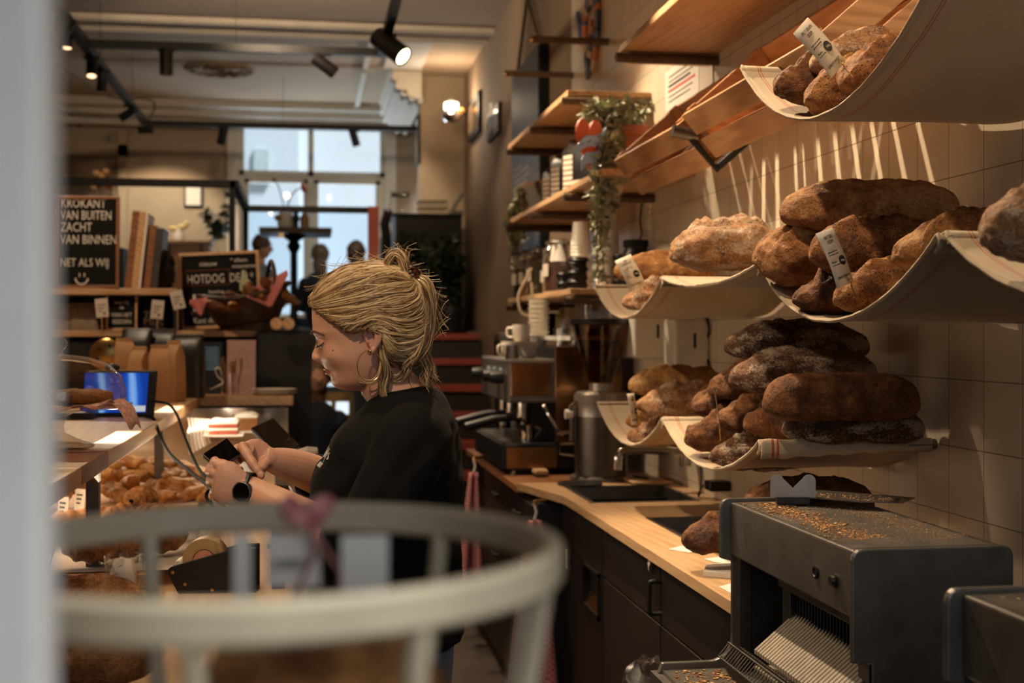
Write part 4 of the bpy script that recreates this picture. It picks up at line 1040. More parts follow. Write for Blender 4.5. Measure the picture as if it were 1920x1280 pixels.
# paper cups and lids
def stack(label, x, y, r, n, m, name='cup_stack', step=.012, cat='cups', h0=.11, group='cup stacks on the lower shelf', z=None, flip=True):
    z = S4 if z is None else z
    for k in range(n):
        zz = z+k*step
        pr = [(r*.98, 0), (r*1.03, .004), (r*.98, .008), (r*.74, h0), (0, h0)] if flip else [(0, 0), (r*.7, 0), (r*.97, h0), (r*1.04, h0+.004), (r*.93, h0)]
        o = MB().lathe(pr, (x, y, zz), 20).obj(name, m); tag(o, label, cat, group)
stack('one of the white paper cups stacked upside down, tall rear stack', 1.235, 5.72, .047, 14, MT['plastic'], 'paper_cup', .016, 'cup', group='white paper cups in the tall rear stack')
stack('one of the white paper cups stacked upside down, nearer stack', 1.195, 6.02, .045, 10, MT['plastic'], 'paper_cup', .016, 'cup', group='white paper cups in the shorter stack')
def lids(lab, x, y, r, n, g):
    for k in range(n):
        o = MB().lathe([(r, 0), (r*1.03, .006), (r*.92, .010), (r*.88, .018), (0, .018)], (x+.004*math.sin(k*2.3), y+.003*math.cos(k*1.7), S4+k*.0135), 20).obj('takeaway_cover', MT['blackpl']); tag(o, lab, 'lid', g)
lids('one of the black lids in the tall lid stack before the paper cups', 1.165, 5.46, .045, 10, 'black lids in the tall stack')
lids('one of the black lids in the short lid stack beside the jars', 1.14, 5.62, .036, 6, 'black lids in the short stack')
lids('one of the black lids in the stack behind the trailing vines', 1.36, 5.44, .045, 11, 'black lids behind the vines')
t = thing('cup_dispenser', 'white cylinder with a small red mark behind the trailing vines', 'dispenser', PY(1140, 480, 5.75))
c = PY(1138, 500, 5.6); 
MB().lathe([(0, 0), (.055, 0), (.055, .42), (.05, .43), (0, .43)], (c.x, c.y, S4), 24).obj('tube', MT['plastic'], t)
MB().box((c.x-.052, c.y-.028, S4+.36), (.012, .016, .02)).obj('red_mark', mat('red_sticker', '#b03028', .5, var=0), t, smooth=False)
t = thing('coffee_tin', 'dark canister against the wall behind the far loaf', 'canister', PY(1180, 480, 5.3))
c = PY(1182, 480, 5.45); MB().lathe([(0, 0), (.06, 0), (.06, .15), (.05, .165), (.05, .18), (0, .18)], (1.40, 5.36, S4), 24).obj('body', MT['blackpl'], t)
MB().lathe([(.052, 0), (.055, .005), (.055, .03), (0, .034)], (1.40, 5.36, S4+.18), 24).obj('lid', MT['black'], t)
t = thing('wall_lead', 'thin dark lead running down the tiles below the pine shelf', 'cable', PX(1200, 420, XW-.01))
MB().tube(spl([PX(1204, 376, XW-.006), PX(1200, 410, XW-.006), PX(1203, 440, XW-.006), PX(1195, 455, XW-.03)], 6), .004, 6).obj('lead', MT['blackpl'], t)
# hanging loop of cord on the jar shelf
p = PY(985, 548, 6.2)
o = MB().tube(spl([p+V((.03, 0, .12)), p+V((0, 0, .06)), p+V((-.035, 0, -.02)), p+V((-.02, 0, -.10)), p+V((.02, 0, -.11)), p+V((.035, 0, -.05)), p+V((.03, 0, .05))], 6), .007, 8).obj('cord_loop', MT['canvas']); tag(o, 'pale cord loop hanging over the jar shelf edge', 'cord')

# wall pieces
t = thing('painted_figure', 'tall looped figure painted in blue and orange patches high on the tiles', 'wall decoration', PX(1108, 140, XW))
u0 = PX(1108, 60, XW-.012); top, bot = PX(1108, 2, XW).z, PX(1108, 141, XW).z
cols = [mat('patch_blue', '#4a5a86', .5), mat('patch_orange', '#c0703c', .5), mat('patch_cream', '#cdb693', .5), mat('patch_navy', '#2f3658', .5)]
m = MB(); H = top-bot; cy = u0.y
loop = [(.30*math.cos(a), .30*math.sin(a)*.8) for a in [PI*i/14 for i in range(15)]]
def strip(p0, p1, wd, mi):
    p0, p1 = V((XW-.012, cy+p0[0], bot+p0[1])), V((XW-.012, cy+p1[0], bot+p1[1]))
    m.mi = mi; m.tube([p0, p1], wd, 6, flat=.35, up=(1, 0, 0))
loop = [(.155*math.cos(a), H*.72+H*.28*math.sin(a)) for a in [PI*i/10 for i in range(11)]]
for i, (a, b) in enumerate(zip(loop, loop[1:])): strip(a, b, .045, i % 4)
rn = random.Random(2)
for sx in (-1, 1):
    pts = [(sx*.155, H*.72), (sx*.15, H*.5), (sx*.11, H*.3), (sx*.08, H*.15), (sx*.05, 0)]
    for i, (a, b) in enumerate(zip(pts, pts[1:])): strip(a, b, .045, (i+sx) % 4)
for i in range(6): strip((rn.uniform(-.07, .07), H*(.05+.1*i)), (rn.uniform(-.06, .06), H*(.13+.1*i)), .04, i % 4)
strip((.34, H*1.0), (.24, H*.55), .03, 0); strip((.24, H*.55), (.12, H*.45), .03, 1)
m.obj('painted_board', cols, t)
t = thing('notice_sheet', 'white notice with black and red lines taped to the tiles', 'notice', PX(1290, 190, XW))
a, b, c, d = PX(1252, 128, XW-.004), PX(1300, 105, XW-.004), PX(1300, 165, XW-.004), PX(1250, 190, XW-.004)
y0, y1 = PX(1335, 150, XW).y, PX(1250, 150, XW).y; z1, z0 = PX(1290, 108, XW).z, PX(1290, 188, XW).z
MB().bx(XW-.006, XW-.004, y0+.14, y1, z0, z1).obj('sheet', MT['paper'], t, smooth=False)
MB().bx(XW-.004, XW-.002, y0-.02, y0+.14, z0-.04, z1+.03).obj('second_sheet', MT['card'], t, smooth=False)
m = MB()
for i in range(6):
    m.mi = 1 if i in (3,) else 0
    z = lerp(z1, z0, .2+.12*i); m.bx(XW-.0075, XW-.006, y0+.19+.03*(i % 3), y1-.05, z, z+(.009 if i in (2, 3) else .004))
m.obj('printed_lines', [MT['ink'], mat('red_print', '#c04a34', .6, var=0)], t, smooth=False)
# long hanging mountain menu board and its cord
t = thing('menu_board', 'tall blue grey board hanging by a cord from the far wall', 'board', PX(990, 420, XW-.1))
y0, y1 = PX(1012, 300, XW-.06).y, PX(962, 300, XW-.06).y; z1, z0 = PX(985, 118, XW-.06).z, PX(985, 470, XW-.06).z
n = NT('mountain_print'); v = n.co((1, 1, 1)); sx = n.n('SeparateXYZ', {0: n.co()}).outputs
mn = n.noise(n.co((1, 3, 5)), 3.0, 6, .7); hgt = n.math('ADD', n.math('MULTIPLY', sx[2], .8), n.math('MULTIPLY', mn, .5))
n.set(**{'Base Color': n.ramp(hgt, [(.15, '#3c4b66'), (.45, '#8c8a88'), (.62, '#5a6a84'), (.8, '#273148'), (.95, '#1c2230')]), 'Roughness': .5})
MB().bx(XW-.07, XW-.06, y0, y1, z0, z1).obj('print', n.m, t, smooth=False)
MB().bx(XW-.06, XW-.005, y0-.01, y1+.01, z0-.02, z1+.02).obj('frame', MT['black'], t, smooth=False)
m = MB(); rn = random.Random(6)
for i in range(13):
    z = z0+.06+i*.042; L = rn.uniform(.3, .8)*(y1-y0); s = .05+rn.random()*.1
    m.bx(XW-.0715, XW-.07, y1-s-L*.8, y1-s, z, z+.014)
m.obj('menu_lines', MT['chalk'], t, smooth=False)
hk = V((XW-.05, (y0+y1)/2, z1+.42))
MB().tube([(XW-.04, y0+.05, z1), hk, (XW-.04, y1-.05, z1)], .012, 6).obj('cord', MT['stem'], t)
MB().tube([hk, hk+V((.05, 0, .02))], .02, 8).obj('hook', MT['black'], t)
for (P, lab, cc) in ((((884, 172), (903, 268)), 'narrow dark framed picture beside the globe lamp', '#6a5a4a'), (((919, 195), (941, 270)), 'dark framed picture with a pale glass reflection', '#8fa4b4')):
    yy0, yy1 = PX(P[1][0], 200, XW).y, PX(P[0][0], 200, XW).y; zz1, zz0 = PX(P[0][0]+8, P[0][1]+12, XW).z, PX(P[0][0]+8, P[1][1]-10, XW).z
    t = thing('framed_picture', lab, 'picture', (XW, (yy0+yy1)/2, zz0), 'framed pictures on the plain right wall')
    MB().bx(XW-.03, XW, yy0, yy1, zz0, zz1).obj('frame', MT['black'], t, smooth=False)
    MB().bx(XW-.033, XW-.03, yy0+.05, yy1-.05, zz0+.05, zz1-.05).obj('picture', mat('picture_'+cc[1:], cc, .1, var=.2, sc=6), t, smooth=False)
    if cc == '#8fa4b4': MB().bx(XW-.035, XW-.033, yy0+.3, yy1-.2, (zz0+zz1)/2+.12, (zz0+zz1)/2+.16).tube([(XW-.034, yy0+.4+.12*math.cos(a), (zz0+zz1)/2+.02-.1*math.sin(a)) for a in [PI*i/8 for i in range(9)]], .02, 6, flat=.2, up=(1, 0, 0)).obj('motif', MT['black'], t)
# round bulb wall lamp
t = thing('wall_lamp', 'round half mirrored bulb on a brass arm at the far right wall', 'lamp', PX(880, 208, XW))
b = PX(884, 207, XW); g = PY(846, 207, b.y-.05)
MB().lathe([(0, 0), (.07, 0), (.07, .03), (.02, .045), (0, .045)], (XW, b.y, b.z), 18, R('Y', -90)).obj('wall_plate', MT['black'], t)
MB().tube([(XW-.04, b.y, b.z), (g.x+.09, g.y, g.z)], [.035, .03], 12).obj('arm', MT['brass'], t)
MB().ell(g, (.105, .105, .125), None, 24, 16).obj('globe', MT['glass'], t)
MB().ell(g+V((0, 0, -.045)), (.085, .085, .07), None, 20, 10).obj('mirror_cap', MT['chrome'], t)
MB().cyl(g+V((.0, 0, -.01)), .062, .075, 16).obj('filament', emit('lamp_filament', '#ffe2c0', 9), t)
light('POINT', g+V((-.02, -.14, .03)), 16, size=.06)
# white dispensers on the tiles
def disp(lab, y0, y1, x0, z0, z1, slot, low=False):
    t = thing('wall_dispenser', lab, 'dispenser', (XW, (y0+y1)/2, z0), 'white dispensers on the tiles')
    MB().bx(x0, XW, y0, y1, z0, z1).obj('cover', MT['plastic'], t, smooth=False, bev=.014, seg=4)
    if slot: MB().box(((x0+XW)/2+.01, y0, z0+(z1-z0)*.62), (.010, .004, .055)).obj('slot', MT['ink'], t, smooth=False, bev=.002)
    if low: MB().bx(x0+.05, XW, y0+.03, y1-.05, z0-.09, z0+.001).obj('lower_tray', MT['plastic'], t, smooth=False, bev=.006)
    return t
disp('white towel dispenser nearer the slings', 4.55, 4.70, 1.335, E-.16, E+.055, True)
disp('white soap box beside the grinder, further from the viewer', 4.98, 5.24, 1.295, E-.10, E+.075, True, True)
p = PX(1329, 640, XW-.006)
o = MB().tube(spl([PX(1325, 595, XW-.01), PX(1330, 620, XW-.008), PX(1322, 650, XW-.008), PX(1330, 690, XW-.008), PX(1326, 712, XW-.01)], 6), .004, 6).obj('wall_cable', MT['blackpl']); tag(o, 'black cable hanging beside the towel dispenser', 'cable')
# towels
def towel(lab, top, bot, Y, wt, wb, seed, mtl=None, cat='towel'):
    t = thing('tea_towel', lab, 'towel', PY(bot[0], bot[1], Y), 'hanging tea towels')
    A, B = PY(*top, Y), PY(*bot, Y)
    def f(u, v):
        w_ = lerp(wt, wb, v**.8); c = A.lerp(B, v); fold = math.sin(u*11+seed)*lerp(.012, .02, v)
        return (c.x+(u-.5)*w_*.8, c.y+(u-.5)*w_*.25+fold, c.z+.0*u)
    MB().surf(f, 30, 24).obj('fabric', mtl or MT['pink'], t, ang=180, solid=.003)
    MB().tube([A+V((0, .0, .06)), A+V((.008, 0, .03)), A], .006, 6).obj('hanging_loop', MT['paper'], t)
    MB().tube([A+V((.05, .05, .07)), A+V((0, .0, .07)), A+V((0, -.0, .055))], .006, 6).obj('hook', MT['brass'], t)
towel('pink tea towel hanging from a hook at the counter corner', (1002, 975), (1000, 1345), 4.66, .06, .27, 1)
towel('pink and brown tea towel hanging below the far counter end', (888, 885), (884, 1090), 6.2, .05, .17, 2)
# ---------------------------------------------------------------- espresso corner
CZt = WZ-.012
t = thing('espresso_machine', 'black and steel espresso machine at the end of the counter', 'espresso machine', (1.05, 5.85, CZt))
x0, x1, y0, y1 = .83, 1.36, 5.45, 6.35
brz = mat('mirror_bronze_panel', '#8f6a48', .18, .9, var=.05)
MB().bx(x0+.02, x1, y0, y1, CZt+.02, CZt+.13).obj('drip_base', MT['black'], t, smooth=False, bev=.006)
MB().bx(x0, x0+.02, y0+.01, y1-.01, CZt+.03, CZt+.13).obj('base_front', MT['blackpl'], t, smooth=False)
MB().bx(x0+.02, x0+.24, y0-.005, y0, CZt+.03, CZt+.12).obj('base_side_panel', brz, t, smooth=False)
MB().bx(x0+.02, x0+.24, y0+.02, y1-.02, CZt+.13, CZt+.137).obj('drip_grate', MT['steel'], t, smooth=False)
MB().bx(x0+.24, x1, y0+.02, y1-.02, CZt+.13, CZt+.33).obj('body', MT['black'], t, smooth=False, bev=.006)
MB().bx(x0+.24, x1, y0+.012, y0+.02, CZt+.14, CZt+.335).obj('lower_side_panel', brz, t, smooth=False)
MB().bx(x0+.03, x1, y0+.02, y1-.02, CZt+.31, CZt+.50).obj('group_head', MT['dsteel'], t, smooth=False, bev=.01)
MB().bx(x0+.04, x0+.22, y0+.008, y0+.02, CZt+.34, CZt+.485).obj('side_panel', brz, t, smooth=False, bev=.003)
MB().bx(x0+.235, x1, y0+.004, y0+.02, CZt+.33, CZt+.555).obj('rear_side_panel', brz, t, smooth=False, bev=.003)
MB().bx(x0+.235, x1, y0+.02, y1-.02, CZt+.5, CZt+.55).obj('cup_rail', MT['black'], t, smooth=False)
for k, y in enumerate((5.62, 5.95)):
    g = MB().cyl((x0+.12, y, CZt+.235), .034, .08, 18).obj('brew_group', MT['chrome'], t)
    MB().tube([(x0+.10, y, CZt+.24), (x0-.0, y-.01, CZt+.235), (x0-.14, y-.02, CZt+.20)], [.016, .018, .020], 10).obj('portafilter_handle', MT['blackpl'], t)
    MB().lathe([(0, -.03), (.025, -.03), (.036, 0), (.036, .012), (0, .012)], (x0+.12, y, CZt+.235), 18).obj('portafilter_basket', MT['chrome'], t)
for y in (5.54, 5.75, 6.15):
    k = MB().lathe([(0, 0), (.028, 0), (.03, .02), (.024, .06), (0, .065)], (x0+.02, y, CZt+.42), 16, R('Y', -90)).obj('steam_knob', MT['blackpl'], t)
m = MB()
for y in (5.66, 5.86, 6.05): m.box((x0+.03, y, CZt+.44), (.01, .10, .035))
m.obj('control_panel', mat('pale_blue_panel', '#8fa6b4', .3), t, smooth=False)
MB().tube(spl([(x0+.20, 5.50, CZt+.33), (x0+.19, 5.46, CZt+.29), (x0+.23, 5.44, CZt+.22), (x0+.26, 5.43, CZt+.17)], 6), .009, 8).obj('steam_wand', MT['chrome'], t)
for (a, b) in ((x0+.06, y0+.06), (x1-.06, y0+.06), (x0+.06, y1-.06), (x1-.06, y1-.06)): MB().cyl((a, b, CZt), .02, .025, 12).obj('foot', MT['chrome'], t)
p = PZ(957, 828, CZt+.137)
t = thing('steel_jug', 'small steel jug on the drip grate of the espresso machine', 'jug', (x0+.13, 5.56, CZt+.138))
MB().lathe([(0, 0), (.034, 0), (.036, .03), (.032, .07), (.033, .072), (.028, .07), (.0, .01)], (x0+.13, 5.56, CZt+.138), 20).obj('jug_body', MT['chrome'], t)
MB().tube(spl([(x0+.165, 5.56, CZt+.20), (x0+.19, 5.56, CZt+.19), (x0+.165, 5.56, CZt+.155)], 5), .005, 6).obj('handle', MT['chrome'], t)
q = PZ(988, 880, CZt)
t = thing('coffee_tamper', 'silver tamper standing before the espresso machine', 'tamper', q)
MB().lathe([(0, 0), (.036, 0), (.036, .012), (.016, .022), (.018, .06), (.026, .085), (.026, .10), (0, .102)], q, 22).obj('tamper_body', MT['chrome'], t)
MB().bx(q.x-.07, q.x+.10, q.y-.08, q.y+.10, CZt, CZt+.001).obj('tamper_mat', MT['blackpl'], t, smooth=False)
# cups, mugs and glasses on the machine
TZ = CZt+.55
def mug(lab, x, y, z, r=.042, h=.075, g='white mugs on the espresso machine', ha=200):
    t = thing('mug', lab, 'mug', (x, y, z), g)
    MB().lathe([(0, .002), (r*.7, 0), (r*.95, h*.3), (r, h), (r*.93, h), (r*.86, h*.35), (0, .012)], (x, y, z), 22).obj('cup', MT['plastic'], t)
    a = math.radians(ha); d = V((math.cos(a), math.sin(a), 0)); c = V((x, y, z))
    MB().tube(spl([c+d*r*.95+V((0, 0, h*.8)), c+d*r*1.6+V((0, 0, h*.75)), c+d*r*1.55+V((0, 0, h*.3)), c+d*r*.9+V((0, 0, h*.25))], 5), .006, 8).obj('handle', MT['plastic'], t)
Z2 = CZt+.50
mug('white mug lowest of the pile on the machine front', .90, 5.62, Z2)
mug('white mug right of the lowest one on the machine', .99, 5.70, Z2)
mug('white mug stacked on top of the machine pile', .95, 5.66, Z2+.077, ha=150)
mug('white mug farther back on the machine', .93, 5.85, Z2, ha=230)
t = thing('metal_beaker', 'small metal beaker before the white mugs', 'beaker', (.885, 5.52, Z2))
MB().lathe([(0, 0), (.026, 0), (.026, .06), (.023, .06), (.022, .004), (0, .004)], (.885, 5.52, Z2), 18).obj('beaker', MT['chrome'], t)
for k in range(9):
    o = MB().lathe([(0, .0), (.03, 0), (.052, .05), (.055, .053), (.048, .05), (.026, .006), (0, .006)], (1.10, 6.05, TZ+k*.022), 22).obj('white_bowl', MT['plastic']); tag(o, 'one of the white cups nested in the tall pile on the machine', 'cup', 'nested white cups on the machine')
def tumbler(lab, x, y, z, g, r=.034, h=.085, up=True):
    pr = [(0, .004), (r*.78, 0), (r, h), (r*.94, h), (r*.72, .008), (0, .008)]
    if not up: pr = [(a, h-b) for a, b in pr]
    o = MB().lathe(pr, (x, y, z), 18).obj('drinking_glass', MT['glass']); tag(o, lab, 'glass', g)
for i, (x, y) in enumerate(((1.10, 5.52), (1.17, 5.52), (1.24, 5.53), (1.13, 5.62), (1.21, 5.62), (1.28, 5.60))):
    tumbler('one of the short clear glasses along the machine top', x, y, TZ, 'short glasses on the machine top')
for i, (x, y) in enumerate(((1.16, 5.74), (1.24, 5.76), (1.20, 5.86))):
    tumbler('one of the taller clear glasses behind the short ones', x, y, TZ, 'taller glasses on the machine top', .036, .13)
# tins
for i, (px, c, h_, lab) in enumerate(((945, MT['chrome'], .16, 'silver tin at the left of the tins behind the machine'), (966, MT['dsteel'], .19, 'grey tin in the middle of the tins behind the machine'), (990, MT['brass'], .17, 'brown tin at the right of the tins behind the machine'))):
    p = PY(px, 640, 6.5); t = thing('storage_tin', lab, 'tin', (p.x, 6.5, CZt), 'tins behind the machine')
    zt = PY(px, 636, 6.5).z
    MB().lathe([(0, 0), (.05, 0), (.05, zt-CZt), (0, zt-CZt)], (p.x, 6.5, CZt), 20).obj('tin_body', c, t)
    MB().lathe([(.052, 0), (.052, .03), (0, .034)], (p.x, 6.5, zt), 20).obj('lid', MT['dsteel'], t)
# little rack shelf with upside-down glasses under the jar shelf
t = thing('glass_shelf', 'short pale shelf of stacked glasses under the jar shelf', 'shelf', (1.3, 5.75, E-.03))
MB().bx(1.12, XW-.005, 5.40, 6.5, E-.03, E-.012).obj('board', MT['whitewood'], t, smooth=False)
MB().bx(1.30, XW-.005, 5.45, 5.47, E-.05, E-.03).obj('bracket', MT['steel'], t, smooth=False)
MB().bx(1.30, XW-.005, 6.3, 6.32, E-.05, E-.03).obj('bracket', MT['steel'], t, smooth=False)
for i, (x, y) in enumerate(((1.20, 5.50), (1.305, 5.48), (1.41, 5.48))):
    for k in range(2): tumbler('one of the tall glasses stacked upside down under the jar shelf', x, y, E-.012+k*.07, 'upside down glasses under the jar shelf', .042, .09, False)
for (px, lab, cc) in ((1002, 'small dark packet below the jar shelf', '#1c1a1a'), (1020, 'yellow and dark packet below the jar shelf', '#a8966a'), (1052, 'pale carton on the little glass shelf', '#cbb694')):
    p = PY(px, 580, 6.3); o = MB().bx(max(p.x, 1.13)-.0, max(p.x, 1.13)+.09, 6.22, 6.36, E-.012, E+.10+(.03 if cc == '#cbb694' else 0)).obj('tea_packet', mat('packet_'+cc[1:], cc, .5), smooth=False, bev=.004); tag(o, lab, 'packet')
# grinder
gx, gy = PZ(1140, 890, CZt+.01).x, 5.02
gx, gy = 1.20, 5.16
t = thing('coffee_grinder', 'steel coffee grinder with a smoked bean hopper', 'grinder', (gx, gy, WZ))
MB().lathe([(0, 0), (.13, 0), (.13, .012), (.115, .02), (0, .02)], (gx, gy, WZ), 28).obj('base', MT['dsteel'], t)
MB().lathe([(0, .02), (.108, .02), (.108, .26), (0, .26)], (gx, gy, WZ), 28).obj('motor_body', MT['steel'], t)
MB().lathe([(0, .26), (.112, .26), (.112, .345), (.10, .36), (.05, .365), (.05, .40), (0, .40)], (gx, gy, WZ), 28).obj('burr_housing', mat('satin_alloy', '#a39a90', .35, .8, var=.05), t)
MB().lathe([(.05, .395), (.055, .42), (.115, .60), (.125, .64)], (gx, gy, WZ), 28).obj('hopper', MT['smoke'], t)
MB().lathe([(.125, .635), (.13, .64), (.13, .66), (0, .664)], (gx, gy, WZ), 28).obj('hopper_lid', MT['blackpl'], t)
MB().lathe([(0, .40), (.045, .40), (.052, .43), (.075, .49), (.04, .505), (0, .50)], (gx, gy, WZ), 24).obj('beans', beans, t)
m = MB().tube([(gx-.10, gy-.02, WZ+.32), (gx-.13, gy-.02, WZ+.30), (gx-.13, gy-.02, WZ+.16)], .014, 8).tube([(gx-.12, gy-.02, WZ+.20), (gx-.19, gy-.03, WZ+.19)], .006, 6).tube([(gx-.12, gy-.02, WZ+.15), (gx-.18, gy-.03, WZ+.15), (gx-.18, gy-.03, WZ+.11), (gx-.12, gy-.02, WZ+.10)], .005, 6)
m.obj('dosing_fork', MT['chrome'], t)
MB().lathe([(0, 0), (.02, 0), (.02, .03), (0, .03)], (gx-.125, gy-.02, WZ+.27), 14, R('Y', -90)).obj('dosing_knob', MT['plastic'], t)
o = MB().cyl((gx-.13, gy-.19, WZ), .09, .008, 24).obj('knock_mat', MT['blackpl']); tag(o, 'flat black mat before the grinder', 'mat')

# ---------------------------------------------------------------- ceiling tracks and spotlights
def track(lab, pts, z):
    t = thing('light_track', lab, 'light track', (pts[0][0], pts[0][1], z), 'black ceiling light tracks')
    for a, b in zip(pts, pts[1:]):
        d = V((b[0]-a[0], b[1]-a[1], 0)).normalized(); s = V((-d.y, d.x, 0))*.028; A, B = V((*a, z)), V((*b, z))
        MB().prism([A-s-V((0, 0, .026)), A+s-V((0, 0, .026)), A+s+V((0, 0, .026)), A-s+V((0, 0, .026))], B-A).obj('rail', MT['black'], t, smooth=False)
        n = max(1, int((B-A).length/1.6))
        for k in range(n):
            c = A.lerp(B, (k+.5)/n); MB().tube([c+V((0, 0, .018)), (c.x, c.y, CZ)], .002, 5).obj('suspension_wire', MT['black'], t)
NX = TRX-.05; ZN = E+1.90
a = PZ(160, 82, ZN); b = PZ(716, 99, ZN)
track('near black light track forming a square bend across the picture', [(a.x, 1.5), (a.x, a.y), (b.x, b.y), (b.x, 1.5)], ZN)
ZF = E+1.96
a2 = PZ(272, 231, ZF); b2 = PZ(783, 242, ZF)
track('far black light track running back to the window bay', [(a2.x, 1.8), (a2.x, a2.y), (b2.x, b2.y)], ZF)
lens_on = emit('lamp_lens', '#ffd9a8', 14); lens_mid = emit('lamp_lens_soft', '#ffd0a0', 3)
def spot(lab, pos, aim, on=None, s=1.0, z=ZN):
    t = thing('track_spotlight', lab, 'spotlight', pos, 'black track spotlights')
    p = V(pos); d = V(aim).normalized(); L = .15*s; r = .038*s
    MB().bx(p.x-.055, p.x+.055, p.y-.016, p.y+.016, p.z-.036, p.z-.018).obj('adapter', MT['black'], t, smooth=False)
    j = p+V((0, 0, -.085))
    MB().tube([p+V((0, 0, -.03)), j], .010, 8).obj('arm', MT['black'], t)
    h = V((0, 0, 1)).rotation_difference(d).to_matrix().to_4x4()
    c = j-d*L*.4
    MB().lathe([(0, 0), (r*.94, 0), (r, .006), (r, L), (r*.88, L), (r*.85, L-.012), (0, L-.014)], c, 22, h.to_3x3()).obj('head', MT['black'], t)
    MB().lathe([(0, L-.012), (r*.84, L-.010), (r*.5, L-.004), (0, L-.002)], c, 18, h.to_3x3()).obj('lens', on or MT['blackgl'], t)
def onr(px, X, Z):
    r = ray(px, 600); return V((X, X*r.y/r.x, Z))
def onc(px):
    q = PY(px, 90, a.y); q.y = lerp(a.y, b.y, (q.x-a.x)/(b.x-a.x)); q.z = ZN; return q
spot('lit spotlight at the corner of the near track, aimed right', onr(727, b.x, ZN), (.62, -.50, -.60), lens_on, 1.7)
spot('dark spotlight hanging straight down from the near cross track', onc(312), (0, .05, -1), None, 1.15)
spot('dark spotlight tilted right on the near cross track', onc(605), (.8, .2, -.55), None, 1.15)
spot('dark spotlight tilted left at the upper left of the near track', onr(118, a.x, ZN), (-.5, -.1, -.85), None, 1.3)
spot('small lit spotlight high on the left track', onr(126, a2.x, ZF), (.0, -.2, -1), lens_mid, 1.0)
spot('half hidden lit spotlight behind the near track bend', onr(172, a2.x, ZF), (.05, -.4, -.9), lens_mid, 1.0)
spot('dark spotlight on the far track left of the near bend', onr(192, a2.x, ZF), (-.1, .2, -1), None, 1.0)
spot('dark spotlight on the far track just before its corner', onr(243, a2.x, ZF), (-.8, .3, -.45), None, 1.0)
spot('spotlight at the far track corner, aimed left', PZ(276, 226, ZF), (-1, .05, -.05), lens_mid, .9)
spot('small dark spotlight left of the window', PZ(418, 234, ZF), (-.25, .3, -1), None, 1.1)
spot('small dark spotlight hanging before the window pane', PZ(664, 240, ZF), (.3, .2, -1), None, 1.0)
o = MB().tube(spl([(-2.9, 11.2, CZ-.12), (-2.2, 11.4, CZ-.1), PZ(200, 180, CZ-.2), PZ(275, 185, CZ-.2), PZ(290, 200, CZ-.3), (a2.x+.02, a2.y, ZF)], 8), .008, 6).obj('ceiling_cable', MT['stem']); tag(o, 'cable looping from the ceiling to the far track corner', 'cable')
# ---------------------------------------------------------------- left counter, display shelf and what stands there
LX = -.0
t = thing('sales_counter', 'low wooden sales counter along the left, full of pastries', 'counter', (-1.1, 3.9, 0))
MB().bx(-2.4, LX, 1.95, 5.85, WZ-.035, WZ).obj('counter_top', MT['oak'], t, smooth=False, bev=.003)
MB().bx(-2.35, LX-.06, 2.0, 5.8, 0, WZ-.035).obj('counter_base', MT['cabk'], t, smooth=False)
for k in range(5): MB().bx(LX-.06, LX-.042, 2.02+k*.755, 2.76+k*.755, .08, WZ-.05).obj('door', MT['cab'], t, smooth=False, bev=.002)
DZ = E-.28
t = thing('counter_shelf', 'raised wooden shelf on thin steel posts over the left counter', 'shelf', (-.9, 4.2, WZ), None)
MB().bx(-1.35, -.467, 2.2, 2.80, DZ-.04, DZ).obj('board', MT['oak'], t, smooth=False, bev=.002)
MB().bx(-1.35, -.467, 2.803, 3.165, DZ-.04, DZ).obj('dark_board', wood('dark_oak_board', '#8a5c3c', '#68402a', 0, .45), t, smooth=False, bev=.002)
MB().bx(-1.35, -.467, 3.168, 6.12, DZ-.04, DZ).obj('board', MT['oak'], t, smooth=False, bev=.002)
MB().bx(-.465, -.06, 5.78, 6.12, DZ-.04, DZ).obj('cross_board', MT['oak'], t, smooth=False, bev=.002)
for y in (2.32, 3.22, 4.62, 5.72):
    MB().bx(-.525, -.495, y-.015, y+.015, WZ, DZ-.04).obj('post', MT['steel'], t, smooth=False)
    MB().bx(-.56, -.46, y-.03, y+.03, WZ, WZ+.006).obj('foot_plate', MT['steel'], t, smooth=False)
MB().bx(-1.30, -1.27, 2.3, 5.9, WZ, DZ-.04).obj('rear_panel', mat('pale_display_back', '#a9a49a', .3, var=.15, sc=5), t, smooth=False)
MB().bx(-1.2, -.6, 4.5, 5.75, E-.40, E-.392).obj('glass_tier', MT['glass'], t, smooth=False)
MB().bx(-1.2, -.6, 4.47, 4.5, E-.42, E-.39).obj('tier_edge', MT['oak'], t, smooth=False)
MB().bx(-1.1, -.56, 3.3, 5.7, DZ-.052, DZ-.041).obj('led_strip', emit('led_strip_light', '#ffe6c4', 1.0), t, smooth=False)
light('AREA', (-.85, 4.9, DZ-.06), 7, (-.80, 4.9, .9), col=(1, .84, .64), sx=.4, sy=1.4)
light('AREA', (-.85, 3.6, DZ-.06), 5, (-.80, 3.6, .9), col=(1, .80, .58), sx=.4, sy=.8)
MB().bx(-1.26, -.08, 5.70, 5.71, WZ, DZ-.045).obj('reflector_panel', mat('reflector_mirror', '#c4cbce', .12, 1, var=.05, sc=9), t, smooth=False)  # mirror added to catch door daylight, for the bright reflections on the display glass
t2 = thing('sneeze_guard', 'clear glass guard pane on the pastry counter under the raised shelf', 'glass guard', (-1.0, 4.0, WZ))
MB().bx(-1.22, -.62, 3.90, 3.908, WZ, WZ+.24).obj('pane', MT['glass'], t2, smooth=False)
